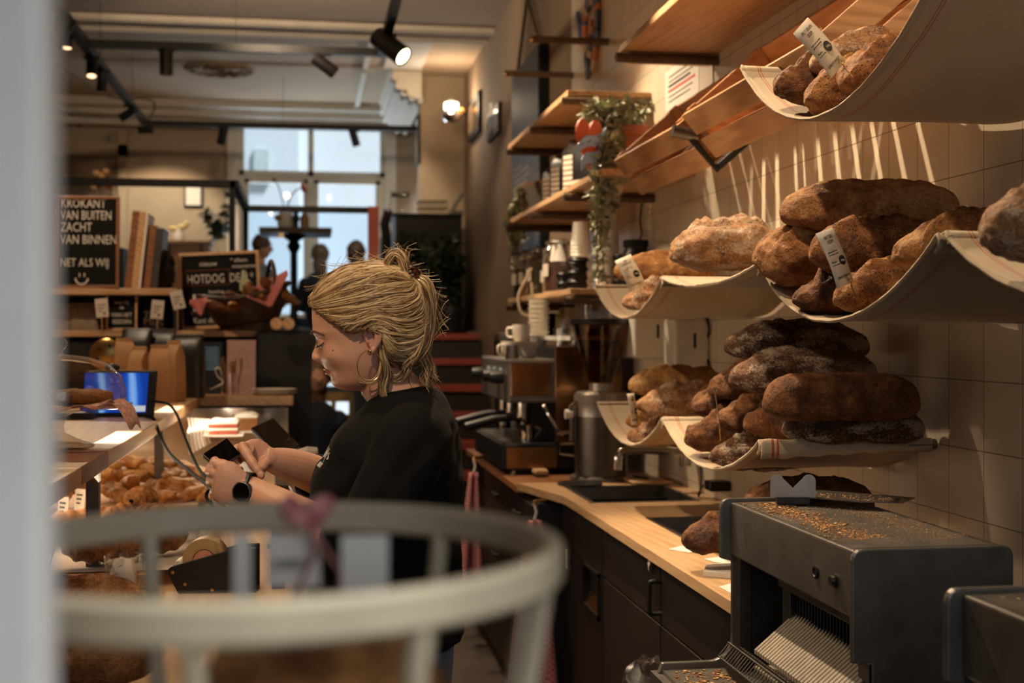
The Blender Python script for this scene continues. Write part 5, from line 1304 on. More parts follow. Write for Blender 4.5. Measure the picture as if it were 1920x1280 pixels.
# cake stand
c = PZ(106, 838, DZ)
t = thing('cake_stand', 'glass cake stand on the corner of the raised shelf', 'cake stand', c)
MB().lathe([(0, .004), (.05, .010), (.085, .003), (.088, 0), (.09, .004), (.055, .018), (.02, .035), (.016, .05), (.022, .075), (.05, .088), (.17, .096), (.182, .106), (.178, .108), (.05, .096), (0, .096)], c, 40).obj('pedestal', glass('thick_clear_glass', '#e8e2d8', .03, .5), t)
PT = c.z+.108
t = thing('glass_cloche', 'glass dome with a knob covering the cookies', 'cloche', (c.x, c.y, PT))
MB().lathe([(.165, 0), (.166, .03), (.152, .068), (.118, .098), (.066, .114), (.018, .119), (.012, .125), (.016, .13), (.024, .138), (.026, .148), (.019, .158), (0, .161)], (c.x, c.y, PT+.002), 40).obj('dome', glass('dome_glass', '#f6f0e8', .02), t)
def f(u, v):
    a = 2*PI*u; r = .02+.145*v; k = max(0, v-.75)/.25
    z = PT-.008+.006*math.sin(a*7)*v+.012*k*math.sin(a*11+1)
    return (c.x+r*math.cos(a), c.y+r*math.sin(a), z+.006)
o = MB().surf(f, 60, 8, cu=True).obj('wax_paper', MT['pinkp'], ang=180, solid=.001); tag(o, 'pink printed paper under the cookies on the cake stand', 'paper')
q = c+V((.15, -.05, 0)); 
def f(u, v):
    d = V((.8, -.15, 0)); s = V((.3, .9, 0))
    return V((c.x+.135, c.y-.05, PT-.004))+s*(u-.5)*.14*(1-.5*v)+d*(.075*v)+V((0, 0, -.055*v*v-.006*math.sin(u*8)+.02*math.sin(v*3)))
o = MB().surf(f, 14, 10).obj('wax_paper', MT['pinkp'], ang=180, solid=.001); tag(o, 'corner of pink printed paper hanging off the cake stand', 'paper')
ck = bread('cookie_crust', '#a06a38', '#6b3d1b', '#c28e55')
for (dx, dy, r, z, lab) in ((.062, -.02, .075, 0, 'large cookie at the right under the glass dome'), (-.06, .02, .068, .001, 'large cookie at the left under the glass dome'), (.0, .055, .06, .0, 'cookie at the back under the glass dome')):
    m = MB().lathe([(0, 0), (r*.92, 0), (r, .008), (r*.98, .02), (r*.8, .028), (0, .031)], (c.x+dx, c.y+dy, PT+.004+z), 32); m.jit(.005, 40, 0, dx*90)
    tag(m.obj('cookie', ck, ang=180), lab, 'cookie', 'cookies under the dome')
# tablet with blue screen
b = PZ(215, 782, DZ); u = V((CT, -ST, 0))
t = thing('till_tablet', 'black tablet with a bright blue screen beside the cake dome', 'tablet', b)
Mx = frame(PF(218, 778, 4.28), u, V((.05, .28, 1)))
MB().prism([Mx @ V(p) for p in ((-.125, -.004, 0), (.125, -.004, 0), (.125, .155, 0), (-.125, .155, 0))], Mx.to_3x3() @ V((0, 0, -.014))).obj('case', MT['blackpl'], t, smooth=False, bev=.006)
n = NT('blue_screen'); g = n.n('TexWave', {'Vector': n.co((1, 1, 1)), 'Scale': 3.0, 'Distortion': 3.5, 'Detail': 2.0}).outputs[1]
col = n.ramp(g, [(.35, '#0a3a9c'), (.8, '#1c5cc8'), (1.0, '#7fb0ee')])
n.set(**{'Base Color': (.01, .02, .05, 1), 'Emission Color': col, 'Emission Strength': .9, 'Roughness': .2})
MB().prism([Mx @ V(p) for p in ((-.116, .008, .001), (.098, .008, .001), (.098, .145, .001), (-.116, .145, .001))], Mx.to_3x3() @ V((0, 0, .0006))).obj('screen', n.m, t, smooth=False)
MB().prism([Mx @ V(p) for p in ((.055, .012, .002), (.096, .012, .002), (.096, .032, .002), (.055, .032, .002))], Mx.to_3x3() @ V((0, 0, .0004))).obj('screen_dialog', emit('pale_dialog', '#c8d4e4', .6), t, smooth=False)
MB().prism([Mx @ V(p) for p in ((-.09, -.006, -.014), (.10, -.006, -.014), (.10, -.006, -.10), (-.09, -.006, -.10))], V((0, 0, .012))).obj('stand_foot', MT['blackpl'], t, smooth=False)
MB().prism([Mx @ V(p) for p in ((-.05, 0, -.09), (.05, 0, -.09), (.03, .12, -.015), (-.03, .12, -.015))], Mx.to_3x3() @ V((0, 0, -.006))).obj('stand_back', MT['blackpl'], t, smooth=False)
MB().ell(Mx @ V((-.03, .166, -.01)), (.026, .014, .014), None, 14, 8).obj('camera_bump', MT['blackpl'], t)
o = MB().box((b.x-.16, b.y-.06, DZ+.012), (.22, .12, .024), None).obj('card_reader_base', MT['blackpl'], smooth=False, bev=.004); tag(o, 'flat black device lying behind the cake stand foot', 'device')
for P, lab in ((((286, 752), (315, 757), (332, 778), (345, 815), (368, 870), (392, 905), (396, 922)), 'thin black cable curving from the tablet side to the counter'), (((272, 779), (288, 785), (300, 815), (318, 850), (352, 880), (388, 908), (398, 925)), 'thicker black cable from the tablet foot down to the counter')):
    pts = []
    for i, (x, y) in enumerate(P):
        k = i/(len(P)-1); pts.append(PF(x, y, lerp(4.22, 3.02, k**1.5)) if i else PF(x, y, 4.25))
    o = MB().tube(spl(pts, 8), .0055 if 'thicker' in lab else .0045, 8).obj('power_cable', MT['cable']); tag(o, lab, 'cable')
# kraft bags and black bags on the raised shelf
for (px, Y, h, rz, lab) in ((234, 5.58, .262, .5, 'kraft bag at the back left of the four kraft bags'), (262, 5.36, .228, -.45, 'kraft bag at the front left of the four kraft bags'), (299, 5.33, .236, .45, 'kraft bag second from the right of the four kraft bags'), (325, 5.46, .252, -.5, 'kraft bag at the right of the four kraft bags')):
    p = PY(px, 700, Y); foil_bag('kraft_bag', lab, (p.x, Y, DZ), .084, .066, h, MT['kraft'], 'kraft bags on the raised shelf', -TH+rz)
for (px, Y, h, lab) in ((258, 5.86, .30, 'black bag of beans behind the left kraft bags'), (304, 5.90, .30, 'black bag of beans behind the right kraft bags'), (353, 5.72, .275, 'black bag of beans standing free at the right of the kraft bags')):
    p = PY(px, 700, Y); foil_bag('bean_bag', lab, (p.x, Y, DZ), .135, .10, h, MT['blackpl'], 'black bean bags on the raised shelf', -TH)
# cutlery glass, menu cards, plates, ribbon
p = PZ(432, 733, DZ); p = V((p.x, 5.86, DZ)); p.x = PY(432, 733, 5.86).x
t = thing('cutlery_glass', 'glass full of brass coloured cutlery on the cross shelf', 'cutlery glass', p)
MB().lathe([(0, .003), (.04, 0), (.046, .10), (.043, .10), (.037, .006), (0, .006)], p, 22).obj('glass', MT['glass'], t)
rn = random.Random(4)
for k in range(11):
    a = rn.uniform(0, 6.28); r = rn.uniform(.016, .034); top = p+V((r*1.8*math.cos(a), r*1.8*math.sin(a), rn.uniform(.14, .18)))
    MB().tube([p+V((r*math.cos(a+.4), r*math.sin(a+.4), .01)), top-V((0, 0, .05)), top-V((0, 0, .025)), top], [.0038, .0038, .012, .008], 8, flat=.4).obj('spoon', mat('warm_brass_cutlery', '#b08a50', .35, .4), t)
p = PY(452, 735, 6.0)
o = MB().prism([(p.x-.065, 6.0, DZ), (p.x+.065, 6.0-.02, DZ), (p.x+.065, 6.03, DZ+.25), (p.x-.065, 6.05, DZ+.25)], (0, .004, 0)).obj('menu_card', mat('dusty_pink_card', '#a9857c', .6, var=.08), smooth=False); tag(o, 'dusty pink menu card standing behind the cutlery glass', 'card')
p = PY(397, 700, 6.05)
t = thing('picture_card', 'blue picture card left of the cutlery glass', 'card', (p.x, 6.05, DZ))
MB().bx(p.x-.045, p.x+.045, 6.05, 6.06, DZ, DZ+.24).obj('card', mat('dark_card', '#20242a', .5), t, smooth=False); MB().bx(p.x-.035, p.x+.035, 6.046, 6.05, DZ+.11, DZ+.22).obj('photo', mat('blue_photo', '#5a7f9c', .4, var=.3, sc=20), t, smooth=False)
for k in range(3):
    p = PY(515, 728, 5.95); o = MB().lathe([(0, 0), (.06, 0), (.10, .009), (.101, .012), (.06, .006), (0, .005)], (p.x, 5.95, DZ+k*.008), 28).obj('small_plate', MT['plastic']); tag(o, 'one of the white plates stacked at the end of the cross shelf', 'plate', 'white plates on the cross shelf')
p = PY(408, 728, 5.84)
o = MB().tube(spl([PY(394, 730, 5.84), PY(412, 722, 5.84), PY(418, 715, 5.84), PY(408, 705, 5.84), PY(404, 692, 5.84), PY(412, 690, 5.84), PY(416, 702, 5.84)], 6), .012, 8, flat=.3).obj('white_ribbon', MT['plastic']); tag(o, 'white curled ribbon beside the cutlery glass', 'ribbon')
# display tier: cake and upright white dishes
def cake(px, Y, w, d, layers, lab, z=E-.392):
    p = PY(px, 800, Y); t = thing('layer_cake', lab, 'cake', (p.x, Y, z), 'cakes on the glass tier')
    zz = z
    MB().bx(p.x-w/2-.02, p.x+w/2+.02, Y-d/2-.02, Y+d/2+.02, z, z+.006).obj('cake_board', MT['plastic'], t, smooth=False); zz += .006
    for (h, mt, nm) in layers:
        m = MB().bx(p.x-w/2, p.x+w/2, Y-d/2, Y+d/2, zz, zz+h); m.obj(nm, mt, t, smooth=False, bev=.003); zz += h
    m = MB().ell((p.x, Y, zz), (w*.52, d*.52, .012), None, 20, 8); m.jit(.006, 30, 0, px); m.obj('icing', MT['plastic'], t, ang=180)
rv = mat('red_sponge', '#9c4a34', .8, var=.15, sc=60); cr = mat('cream_filling', '#e6dccb', .6, var=.03); bs = mat('brown_sponge', '#8a5a2c', .8, var=.15, sc=60)
cake(420, 5.05, .11, .12, [(.016, rv, 'sponge_layer'), (.009, cr, 'cream_layer'), (.015, rv, 'sponge_layer'), (.009, cr, 'cream_layer')], 'red and white layer cake on the glass tier')
cake(463, 5.25, .09, .14, [(.05, bs, 'sponge_layer'), (.01, cr, 'cream_layer')], 'brown cream topped cake right of the layered cake')
for k in range(7):
    p = PY(357+k*6.2, 812, 4.66+k*.075); o = MB().tube(spl([p+V((0, 0, -.075+.006*k)), p+V((-.008, 0, -.01)), p+V((.0, 0, .025)), p+V((-.006, 0, .055))], 5), .0105, 8, flat=.5).obj('wrapped_dish', MT['plastic']); tag(o, 'one of the white dishes standing upright left of the layered cake', 'dish', 'upright white dishes on the tier')
# pastries
def pastry(pos, L, r, rz, kind, lab, group, seed, bend=.25, name='croissant', tilt=0):
    m = MB(); n = 30; rn = random.Random(seed)
    def f(u, v):
        t_ = u*2-1; x = L/2*t_; a = 2*PI*v
        tw = name == 'twisted_pastry'
        e = max(0, 1-abs(t_)**(1.7 if tw else 2.4))**(.75 if tw else .6)
        seg = 1+(.20*math.sin(t_*9+a*2+seed) if tw else .10*math.sin(t_*14+a*.5+seed))*e
        R_ = r*((.10 if tw else .16)+.86*e)*seg
        y = bend*L*(t_*t_-.3)+R_*math.cos(a)*1.1; z = R_*math.sin(a)*.85+r*.8
        p = V((x, y, z)); return p+V((noise.noise(p*40+V((seed, 0, 0))), noise.noise(p*40+V((0, seed, 0))), noise.noise(p*40+V((0, 0, seed)))))*.004
    m.surf(f, n, 18, cv=True); o = m.obj(name, BR[kind], local=True, ang=180)
    o.matrix_basis = T(pos) @ R('Z', rz) @ R('Y', tilt); tag(o, lab, 'pastry', group); return o
rn = random.Random(9)
b = thing('pastry_board', 'wooden board piled with twisted pastries in the display', 'board', (-.78, 4.62, WZ))
MB().bx(-1.15, -.36, 4.38, 4.92, WZ, WZ+.028).obj('board', MT['pinex'], b, smooth=False, bev=.003)
k = 0
for (px, py) in ((215, 905), (240, 900), (262, 880), (285, 905), (310, 905), (335, 905), (360, 905), (388, 910), (230, 880), (262, 862), (300, 880), (330, 878), (352, 868), (380, 880), (280, 862), (318, 862), (225, 920), (265, 922), (305, 924), (345, 922), (385, 924)):
    Y = 4.44+((930-py)/90)*.30+rn.uniform(0, .06); p = PY(px, py+14, Y)
    pastry(p-V((0, 0, .018)), rn.uniform(.17, .21), rn.uniform(.028, .034), rn.choice((20, 40, 60, 130, 150))+rn.uniform(-15, 15), 'pastry', 'one of the golden twisted pastries heaped on the display board', 'twisted pastries on the display board', k+1, rn.uniform(-.05, .1), 'twisted_pastry', rn.uniform(-28, 28)); k += 1
for (px, py) in ((118, 900), (140, 885), (165, 870), (185, 890), (110, 925), (190, 868), (150, 905), (205, 885)):
    Y = 4.25+rn.uniform(0, .3); p = PY(px, py+16, Y)
    pastry(p, .16, .032, rn.uniform(0, 180), 'pastry', 'one of the pastries behind the glass guard at the far left', 'pastries behind the glass guard', k+1, .1, 'twisted_pastry', rn.uniform(-20, 20)); k += 1
b = thing('pastry_tray', 'low wooden tray with white paper carrying the croissants', 'tray', (-.7, 3.45, WZ))
MB().bx(-1.05, -.36, 3.10, 3.86, WZ, WZ+.035).obj('tray_board', MT['pinex'], b, smooth=False, bev=.003)
MB().surf(lambda u, v: (lerp(-1.0, -.30, u), lerp(3.14, 3.95, v), WZ+.038+.003*math.sin(u*9)*math.sin(v*7)), 14, 14).obj('baking_paper', MT['paper'], b, ang=180, solid=.0008)
for (px, py, L, r, rz, kd, lab) in ((296, 1012, .17, .042, 20, 'crois', 'dark glazed croissant at the right of the tray'), (222, 1022, .17, .040, -15, 'crois', 'dark glazed croissant in the middle of the tray front'), (175, 1030, .15, .036, 10, 'crois', 'croissant behind the wire basket'), (135, 972, .15, .032, 25, 'pastry', 'flat glazed pastry at the left of the tray'), (200, 968, .14, .034, -20, 'pastry', 'pastry left of the pale rolls on the tray'), (265, 945, .085, .040, 60, 'pale', 'pale round roll on top of the tray pile'), (235, 968, .10, .040, 30, 'pale', 'pale roll under the left of the top roll'), (285, 972, .10, .042, -30, 'pale', 'pale roll under the right of the top roll'), (255, 990, .11, .038, 0, 'pastry', 'pale pastry in front of the rolls'), (320, 985, .11, .034, 40, 'pastry', 'small pastry right of the pale rolls')):
    Y = 3.88-(py-940)/95*.72; Y = min(3.82, max(3.14, Y)); p = PY(px, py+20, Y); p.z = max(p.z, WZ+.038)
    if lab.startswith('pale round'): p = PY(265, 957, 3.70)
    pastry(p, L, r, rz, kd, lab, 'croissants and rolls on the tray', k+1, .3 if kd == 'crois' else .05, 'croissant' if kd == 'crois' else 'pastry_roll'); k += 1
for (px, py, f_, lab) in ((118, 958, 3.55, 'white price card leftmost on the pastry counter'), (150, 942, 3.75, 'white price card second from the left on the counter'), (172, 925, 3.95, 'white price card third from the left on the counter'), (207, 895, 4.3, 'white price card before the display board'), (220, 888, 4.5, 'white price card behind the last one on the counter')):
    p = PF(px, py, f_); t = thing('price_card', lab, 'price card', (p.x, p.y, WZ), 'price cards among the pastries')
    Mx = frame(V((p.x, p.y, p.z)), (.75, -.65, 0), (0, .1, 1))
    MB().prism([Mx @ V(q) for q in ((-.022, -.035, 0), (.022, -.035, 0), (.022, .04, 0), (-.022, .04, 0))], Mx.to_3x3() @ V((0, 0, .0015))).obj('card', MT['card'], t, smooth=False)
    m = MB()
    for j in range(3): m.prism([Mx @ V(q) for q in ((-.014, .02-.012*j, .002), (.012-.004*j, .02-.012*j, .002), (.012-.004*j, .025-.012*j, .002), (-.014, .025-.012*j, .002))], Mx.to_3x3() @ V((0, 0, .0003)))
    m.obj('printed_lines', MT['ink'], t, smooth=False)
    MB().tube([Mx @ V((0, -.03, -.001)), (p.x, p.y, WZ+.0)], .002, 6).obj('card_pin', MT['brass'], t)
# wire basket
bx0, bx1, by0, by1 = -.93, -.60, 2.86, 3.07
t = thing('wire_basket', 'small black wire basket behind the near left loaf', 'basket', ((bx0+bx1)/2, (by0+by1)/2, WZ))
m = MB(); zt = WZ+.105
def ring(z, e): m.tube([(bx0-e, by0-e, z), (bx1+e, by0-e, z), (bx1+e, by1+e, z), (bx0-e, by1+e, z)], .0022, 6, closed=True)
for z, e in ((WZ+.004, 0), (WZ+.035, .008), (WZ+.07, .016), (zt, .024)): ring(z, e)
for i in range(10):
    x = lerp(bx0, bx1, i/9); xx = lerp(bx0-.024, bx1+.024, i/9)
    m.tube([(xx, by0-.024, zt), (x, by0, WZ+.004), (x, by1, WZ+.004), (xx, by1+.024, zt)], .0015, 5)
for i in range(7):
    y = lerp(by0, by1, i/6); m.tube([(bx0-.024, y, zt), (bx0, y, WZ+.004), (bx1, y, WZ+.004), (bx1+.024, y, zt)], .0015, 5)
m.tube(spl([(bx1+.024, by0, zt), (bx1+.04, by0+.03, zt+.02), (bx1+.04, by1-.03, zt+.02), (bx1+.024, by1, zt)], 6), .0025, 6)
m.obj('wire_cage', MT['black'], t)
# glass with crumpled paper
p = PZ(231, 1120, WZ)
t = thing('tumbler', 'ribbed clear glass of crumpled white paper on the counter', 'glass', p)
MB().lathe([(0, .006), (.034, 0), (.044, .096), (.0425, .097), (.033, .010), (0, .010)], p, 12).obj('glass', MT['glass'], t)
m = MB(); m.ell(p+V((0, 0, .052)), (.031, .031, .038), None, 18, 12); m.jit(.012, 60, 0, 3); m.obj('crumpled_paper', MT['paper'], t, ang=30)
# tape dispenser
p = PZ(398, 1112, WZ); u = V((CT, -ST, 0))
t = thing('tape_dispenser', 'black tape dispenser with tan roll on the counter', 'tape dispenser', p)
Mx = frame(p, V((1, -.10, 0)), (0, 0, 1))
S = [(-.078, 0), (.10, 0), (.10, .105), (.055, .104), (-.095, .062), (-.102, .055), (-.102, .045)]
for z0 in (0, -.062):
    s_ = MB().prism([Mx @ V((q[0], q[1], z0)) for q in S], Mx.to_3x3() @ V((0, 0, -.005))).obj('side_plate', MT['blackpl'], t, smooth=False, bev=.002)
    for (x, y) in ((-.090, .050), (-.062, .022), (.0, .008)):
        MB().lathe([(0, 0), (.004, 0), (.004, .0015), (0, .002)], Mx @ V((x, y, z0+.0)), 10, Mx.to_3x3()).obj('screw', MT['brass'], s_)
Rm = Mx.to_3x3()
MB().lathe([(.030, -.024), (.050, -.024), (.050, .024), (.030, .024)], Mx @ V((-.020, .075, -.033)), 36, Rm, close=True).obj('tape_roll', mat('tan_parcel_tape', '#b79a6a', .35, var=.06), t)
MB().lathe([(.026, -.026), (.030, -.026), (.030, .026), (.026, .026)], Mx @ V((-.020, .075, -.033)), 30, Rm, close=True).obj('card_core', MT['kraft'], t)
MB().lathe([(0, -.03), (.024, -.03), (.024, .03), (0, .03)], Mx @ V((-.020, .075, -.033)), 24, Rm).obj('hub', mat('salmon_hub', '#c98a70', .5), t)
MB().tube([Mx @ V((-.08, .066, -.006)), Mx @ V((-.08, .066, -.062))], .009, 10).obj('roller', MT['plastic'], t)
MB().prism([Mx @ V(q) for q in ((-.078, .003, -.006), (.098, .003, -.006), (.098, .003, -.062), (-.078, .003, -.062))], Mx.to_3x3() @ V((0, .004, 0))).obj('base_plate', MT['blackpl'], t, smooth=False)
# payment terminal, tablet on a stand, printer behind her hands
p = PZ(512, 960, WZ)
t = thing('card_terminal', 'white and black card terminal on the counter behind her arm', 'card terminal', (p.x, 2.95, WZ))
Mx = frame((PF(515, 925, 2.98)), V((.9, .2, -.12)), V((-.2, .8, .25)))
MB().prism([Mx @ V(q) for q in ((-.05, -.05, 0), (.05, -.05, 0), (.05, .06, 0), (-.05, .06, 0))], Mx.to_3x3() @ V((0, 0, -.03))).obj('terminal_body', MT['plastic'], t, smooth=False, bev=.006)
MB().prism([Mx @ V(q) for q in ((-.04, .01, .001), (.04, .01, .001), (.04, .052, .001), (-.04, .052, .001))], Mx.to_3x3() @ V((0, 0, .001))).obj('terminal_screen', MT['blackgl'], t, smooth=False)
m = MB()
for i in range(3):
    for j in range(3): q = Mx @ V((-.027+.027*i, -.038+.016*j, .002)); m.ell(q, (.008, .005, .002), Mx, 8, 5)
m.obj('keypad', MT['blackpl'], t)
MB().prism([(p.x+.03, 3.06, WZ), (p.x+.06, 3.06, WZ), (p.x+.06, 3.09, WZ), (p.x+.03, 3.09, WZ)], (0, 0, .20)).obj('terminal_stand', MT['blackpl'], t, smooth=False)
t = thing('till_screen', 'black till tablet leaning on a stand behind her hands', 'tablet', PF(520, 850, 3.5))
A, B = PF(472, 800, 3.5), PF(525, 856, 3.42)
W_ = V((CT, -ST, 0))*.034+V((ST, CT, 0))*.13+V((0, 0, .018)); Nn = (B-A).cross(W_).normalized(); Nn = Nn if Nn.z > 0 else -Nn
MB().prism([A, B, B+W_, A+W_], -Nn*.012).obj('case', MT['blackpl'], t, smooth=False, bev=.003)
MB().prism([A.lerp(B, .04)+W_*.05, A.lerp(B, .96)+W_*.05, A.lerp(B, .96)+W_*.95, A.lerp(B, .04)+W_*.95], Nn*.001).obj('screen', MT['blackgl'], t, smooth=False)
cb = (A+B)/2+V((.05, .08, 0)); MB().tube([cb, (cb.x+.02, cb.y+.05, WZ+.01)], .014, 8).obj('stand_arm', MT['steel'], t)
MB().cyl((cb.x+.02, cb.y+.05, WZ), .07, .012, 20).obj('stand_base', MT['steel'], t)
p = PF(556, 870, 3.6)
t = thing('receipt_printer', 'pale grey receipt printer behind her forearm', 'printer', (p.x, p.y, WZ))
MB().prism([(p.x-.06, p.y-.06, WZ), (p.x+.06, p.y-.06, WZ), (p.x+.06, p.y-.06, PF(585, 842, 3.6).z), (p.x+.03, p.y-.06, PF(575, 840, 3.6).z), (p.x-.06, p.y-.06, PF(540, 858, 3.6).z)], (0, .12, 0)).obj('printer_body', mat('pale_grey_plastic', '#b9ab9c', .5), t, smooth=False, bev=.004)
for i in range(3):
    P = [PZ(395+i*8, 985, WZ+.004), PF(398+i*6, 925, 2.95), PF(388+i*14, 935+i*5, 2.9), PZ(420+i*16, 975, WZ+.004)]
    o = MB().tube(spl(P, 6), .004, 6).obj('terminal_lead', (MT['cable'], MT['plastic'], MT['cable'])[i]); tag(o, ('black looped lead at the left of the tangle under her hand', 'white lead in the tangle under her hand', 'black lead at the right of the tangle under her hand')[i], 'cable')
# near loaves on the counter
for (px, py, Y, L, W, H, lab, fl) in ((40, 1138, 2.60, .25, .16, .078, 'big crusty loaf near the tumbler at lower left', 'country'), (20, 1240, 2.16, .25, .16, .085, 'dark rough loaf at the bottom left corner', 'dark')):
    o = loaf(px, py, Y, L, W, H, fl, lab, rag=.007, yaw=-TH*57); o.location.z = max(o.location.z, WZ+H*.36)
# ---------------------------------------------------------------- back shelf unit with chalkboards
SY = 6.15
def sx(px, Y=SY): return PY(px, 600, Y).x
t = thing('back_shelf_unit', 'black backed shelf unit with two pine boards at the back left', 'shelf unit', (-1.4, SY+.2, 0))
za, zb = PY(200, 540, SY).z, PY(200, 619, SY).z
MB().bx(-2.9, sx(332), SY, SY+.34, za-.03, za).obj('board', MT['pinex'], t, smooth=False, bev=.002)
MB().bx(-2.9, sx(478), SY, SY+.34, zb-.03, zb).obj('board', MT['pinex'], t, smooth=False, bev=.002)
MB().bx(-2.9, sx(478), SY+.345, SY+.37, 0, za).obj('back_panel', MT['cabk'], t, smooth=False)
MB().bx(-2.9, sx(478), SY+.02, SY+.34, 0, zb-.05).obj('lower_carcass', MT['cabk'], t, smooth=False)
m = MB().bx(sx(332)-.02, sx(332), SY+.03, SY+.34, zb, za-.03); m.obj('divider', MT['cabk'], t, smooth=False)
t = thing('dark_cabinet', 'tall black cabinet with a thin wooden strip beside her face', 'cabinet', (-.1, 6.3, 0))
cx0, cx1 = sx(480, 6.15), sx(584, 6.15)
MB().bx(cx0, cx1, 6.14, 6.5, 0, E-.0).obj('carcass', MT['cabk'], t, smooth=False, bev=.003)
MB().bx(sx(524, 6.13), sx(534, 6.13), 6.125, 6.14, .3, PY(530, 748, 6.13).z).obj('wood_strip', MT['dwood'], t, smooth=False)
def chalkboard(lab, x0, x1, z0, z1, y, lean, fm, fw, name='chalkboard', skew=0):
    t = thing(name, lab, 'sign', ((x0+x1)/2, y, z0), 'chalkboards at the back left')
    w_, h_ = x1-x0, z1-z0
    Mx = frame(V((x0, y, z0)), V((CT, -ST*.3, skew)), V((0, lean, 1)))
    S_ = lambda a, b, c, d, z, th: MB().prism([Mx @ V(q) for q in ((a, c, z), (b, c, z), (b, d, z), (a, d, z))], Mx.to_3x3() @ V((0, 0, th)))
    S_(fw, w_-fw, fw, h_-fw, 0, .004).obj('slate', MT['slate'], t, smooth=False)
    for (a, b, c, d) in ((0, w_, 0, fw), (0, w_, h_-fw, h_), (0, fw, fw, h_-fw), (w_-fw, w_, fw, h_-fw)): S_(a, b, c, d, -.006, .018).obj('frame_bar', fm, t, smooth=False, bev=.002)
    return t, Mx, w_, h_
def write(t, Mx, lines, m=None, z=.0045):
    for (s, x, y, size, al, sx_) in lines:
        L = MB(); L.text(s, size, Mx @ T(x, y, z), al, sx=sx_, depth=.0006); L.obj('lettering', m or MT['chalk'], t, smooth=False)
x0, x1 = sx(101), sx(223); z0, z1 = za, PY(160, 366, SY).z
t, Mx, W_, H_ = chalkboard('tall chalkboard with five chalk lines and a smiley on the upper board', x0, x1, z0, z1, SY+.02, .06, MT['dwood'], .014)
hs = H_/176
write(t, Mx, [('KROKANT', .02, H_*.875, .060, 'LEFT', .72), ('VAN BUITEN', .02, H_*.745, .060, 'LEFT', .68), ('ZACHT', .02, H_*.615, .060, 'LEFT', .72), ('VAN BINNEN', .02, H_*.48, .060, 'LEFT', .72), ('NET ALS WIJ', .02, H_*.235, .054, 'LEFT', .74)])
m = MB(); sc = Mx @ V((W_*.42, H_*.105, .005))
m.tube([Mx @ V((W_*.42+.028*math.cos(a), H_*.105+.028*math.sin(a), .005)) for a in [PI+PI*i/8 for i in range(9)]], .004, 6)
for dx in (-.01, .012): m.tube([Mx @ V((W_*.42+dx, H_*.105+.006, .005)), Mx @ V((W_*.42+dx, H_*.105+.024, .005))], .003, 6)
m.obj('smiley', MT['chalk'], t)
YH = 6.40
x0, x1 = sx(338, YH), sx(492, YH)
z0, z1 = zb, PY(400, 474, YH).z
t, Mx, W_, H_ = chalkboard('wide leaning chalkboard advertising the hotdog deal', x0, x1, z0, z1, SY+.27, .10, MT['pine'], .016, skew=.05)
write(t, Mx, [('nieuw', W_*.26, H_*.82, .035, 'LEFT', 1), ('HOTDOG  DEAL*', W_*.10, H_*.60, .062, 'LEFT', .66), ('* alleen', W_*.64, H_*.86, .028, 'LEFT', 1), ('meenemen', W_*.66, H_*.78, .028, 'LEFT', 1), ('hotdog', W_*.36, H_*.46, .026, 'LEFT', 1), ('1', W_*.10, H_*.24, .12, 'LEFT', 1.1), ('95', W_*.24, H_*.33, .06, 'LEFT', 1), ('Kant du', W_*.16, H_*.08, .04, 'LEFT', .8)])
m = MB()
for (a, b, c, d) in ((.07, .63, .565, .58), (.07, .63, .76, .775), (.07, .085, .565, .775), (.615, .63, .565, .775)): m.prism([Mx @ V(q) for q in ((a*W_, c*H_, .0045), (b*W_, c*H_, .0045), (b*W_, d*H_, .0045), (a*W_, d*H_, .0045))], Mx.to_3x3() @ V((0, 0, .0005)))
m.prism([Mx @ V((W_*.10, H_*.205, .0045)), Mx @ V((W_*.30, H_*.205, .0045)), Mx @ V((W_*.30, H_*.225, .0045)), Mx @ V((W_*.10, H_*.225, .0045))], Mx.to_3x3() @ V((0, 0, .0005)))
m.obj('chalk_box', mat('brown_chalk', '#5b2f1c', .9), t, smooth=False)
MB().lathe([(0, 0), (.022, 0), (.022, .045), (.010, .075), (.010, .10), (0, .10)], Mx @ V((W_*.80, H_*.48, .004)), 14, Mx.to_3x3() @ Matrix.Rotation(-PI/2, 3, 'X') @ Matrix.Diagonal((1, .12, 1))).obj('bottle_drawing', mat('green_chalk', '#a9b08a', .9), t)
x0, x1 = sx(196), sx(256); z0, z1 = zb, PY(220, 549, SY).z
t, Mx, W_, H_ = chalkboard('small framed chalkboard between the shelf boards', x0, x1, z0, z1, SY+.04, .06, MT['pine'], .010)
write(t, Mx, [('voor bij', W_*.5, H_*.70, .026, 'CENTER', .8), ('de', W_*.5, H_*.58, .02, 'CENTER', 1), ('VAN HET', W_*.5, H_*.36, .028, 'CENTER', .8), ('SEIZOEN', W_*.5, H_*.18, .028, 'CENTER', .8)])
for (px, lab, w_, h_) in ((150, 'clear bag of pale biscuits on the lower shelf board', .13, .125), (100, 'pale packet at the far left of the lower shelf board', .11, .12)):
    foil_bag('biscuit_bag', lab, (sx(px), SY+.12, zb), w_, .07, h_, mat('biscuit_wrap', '#8d7f6c', .35, var=.15, sc=40), 'biscuit bags on the lower board', 0)
foil_bag('dark_label_bag', 'black bag with pale lettering right of the small chalkboard', (sx(282), SY+.14, zb), .115, .07, .165, MT['blackpl'], None, 0, 'TEA\nMIX')
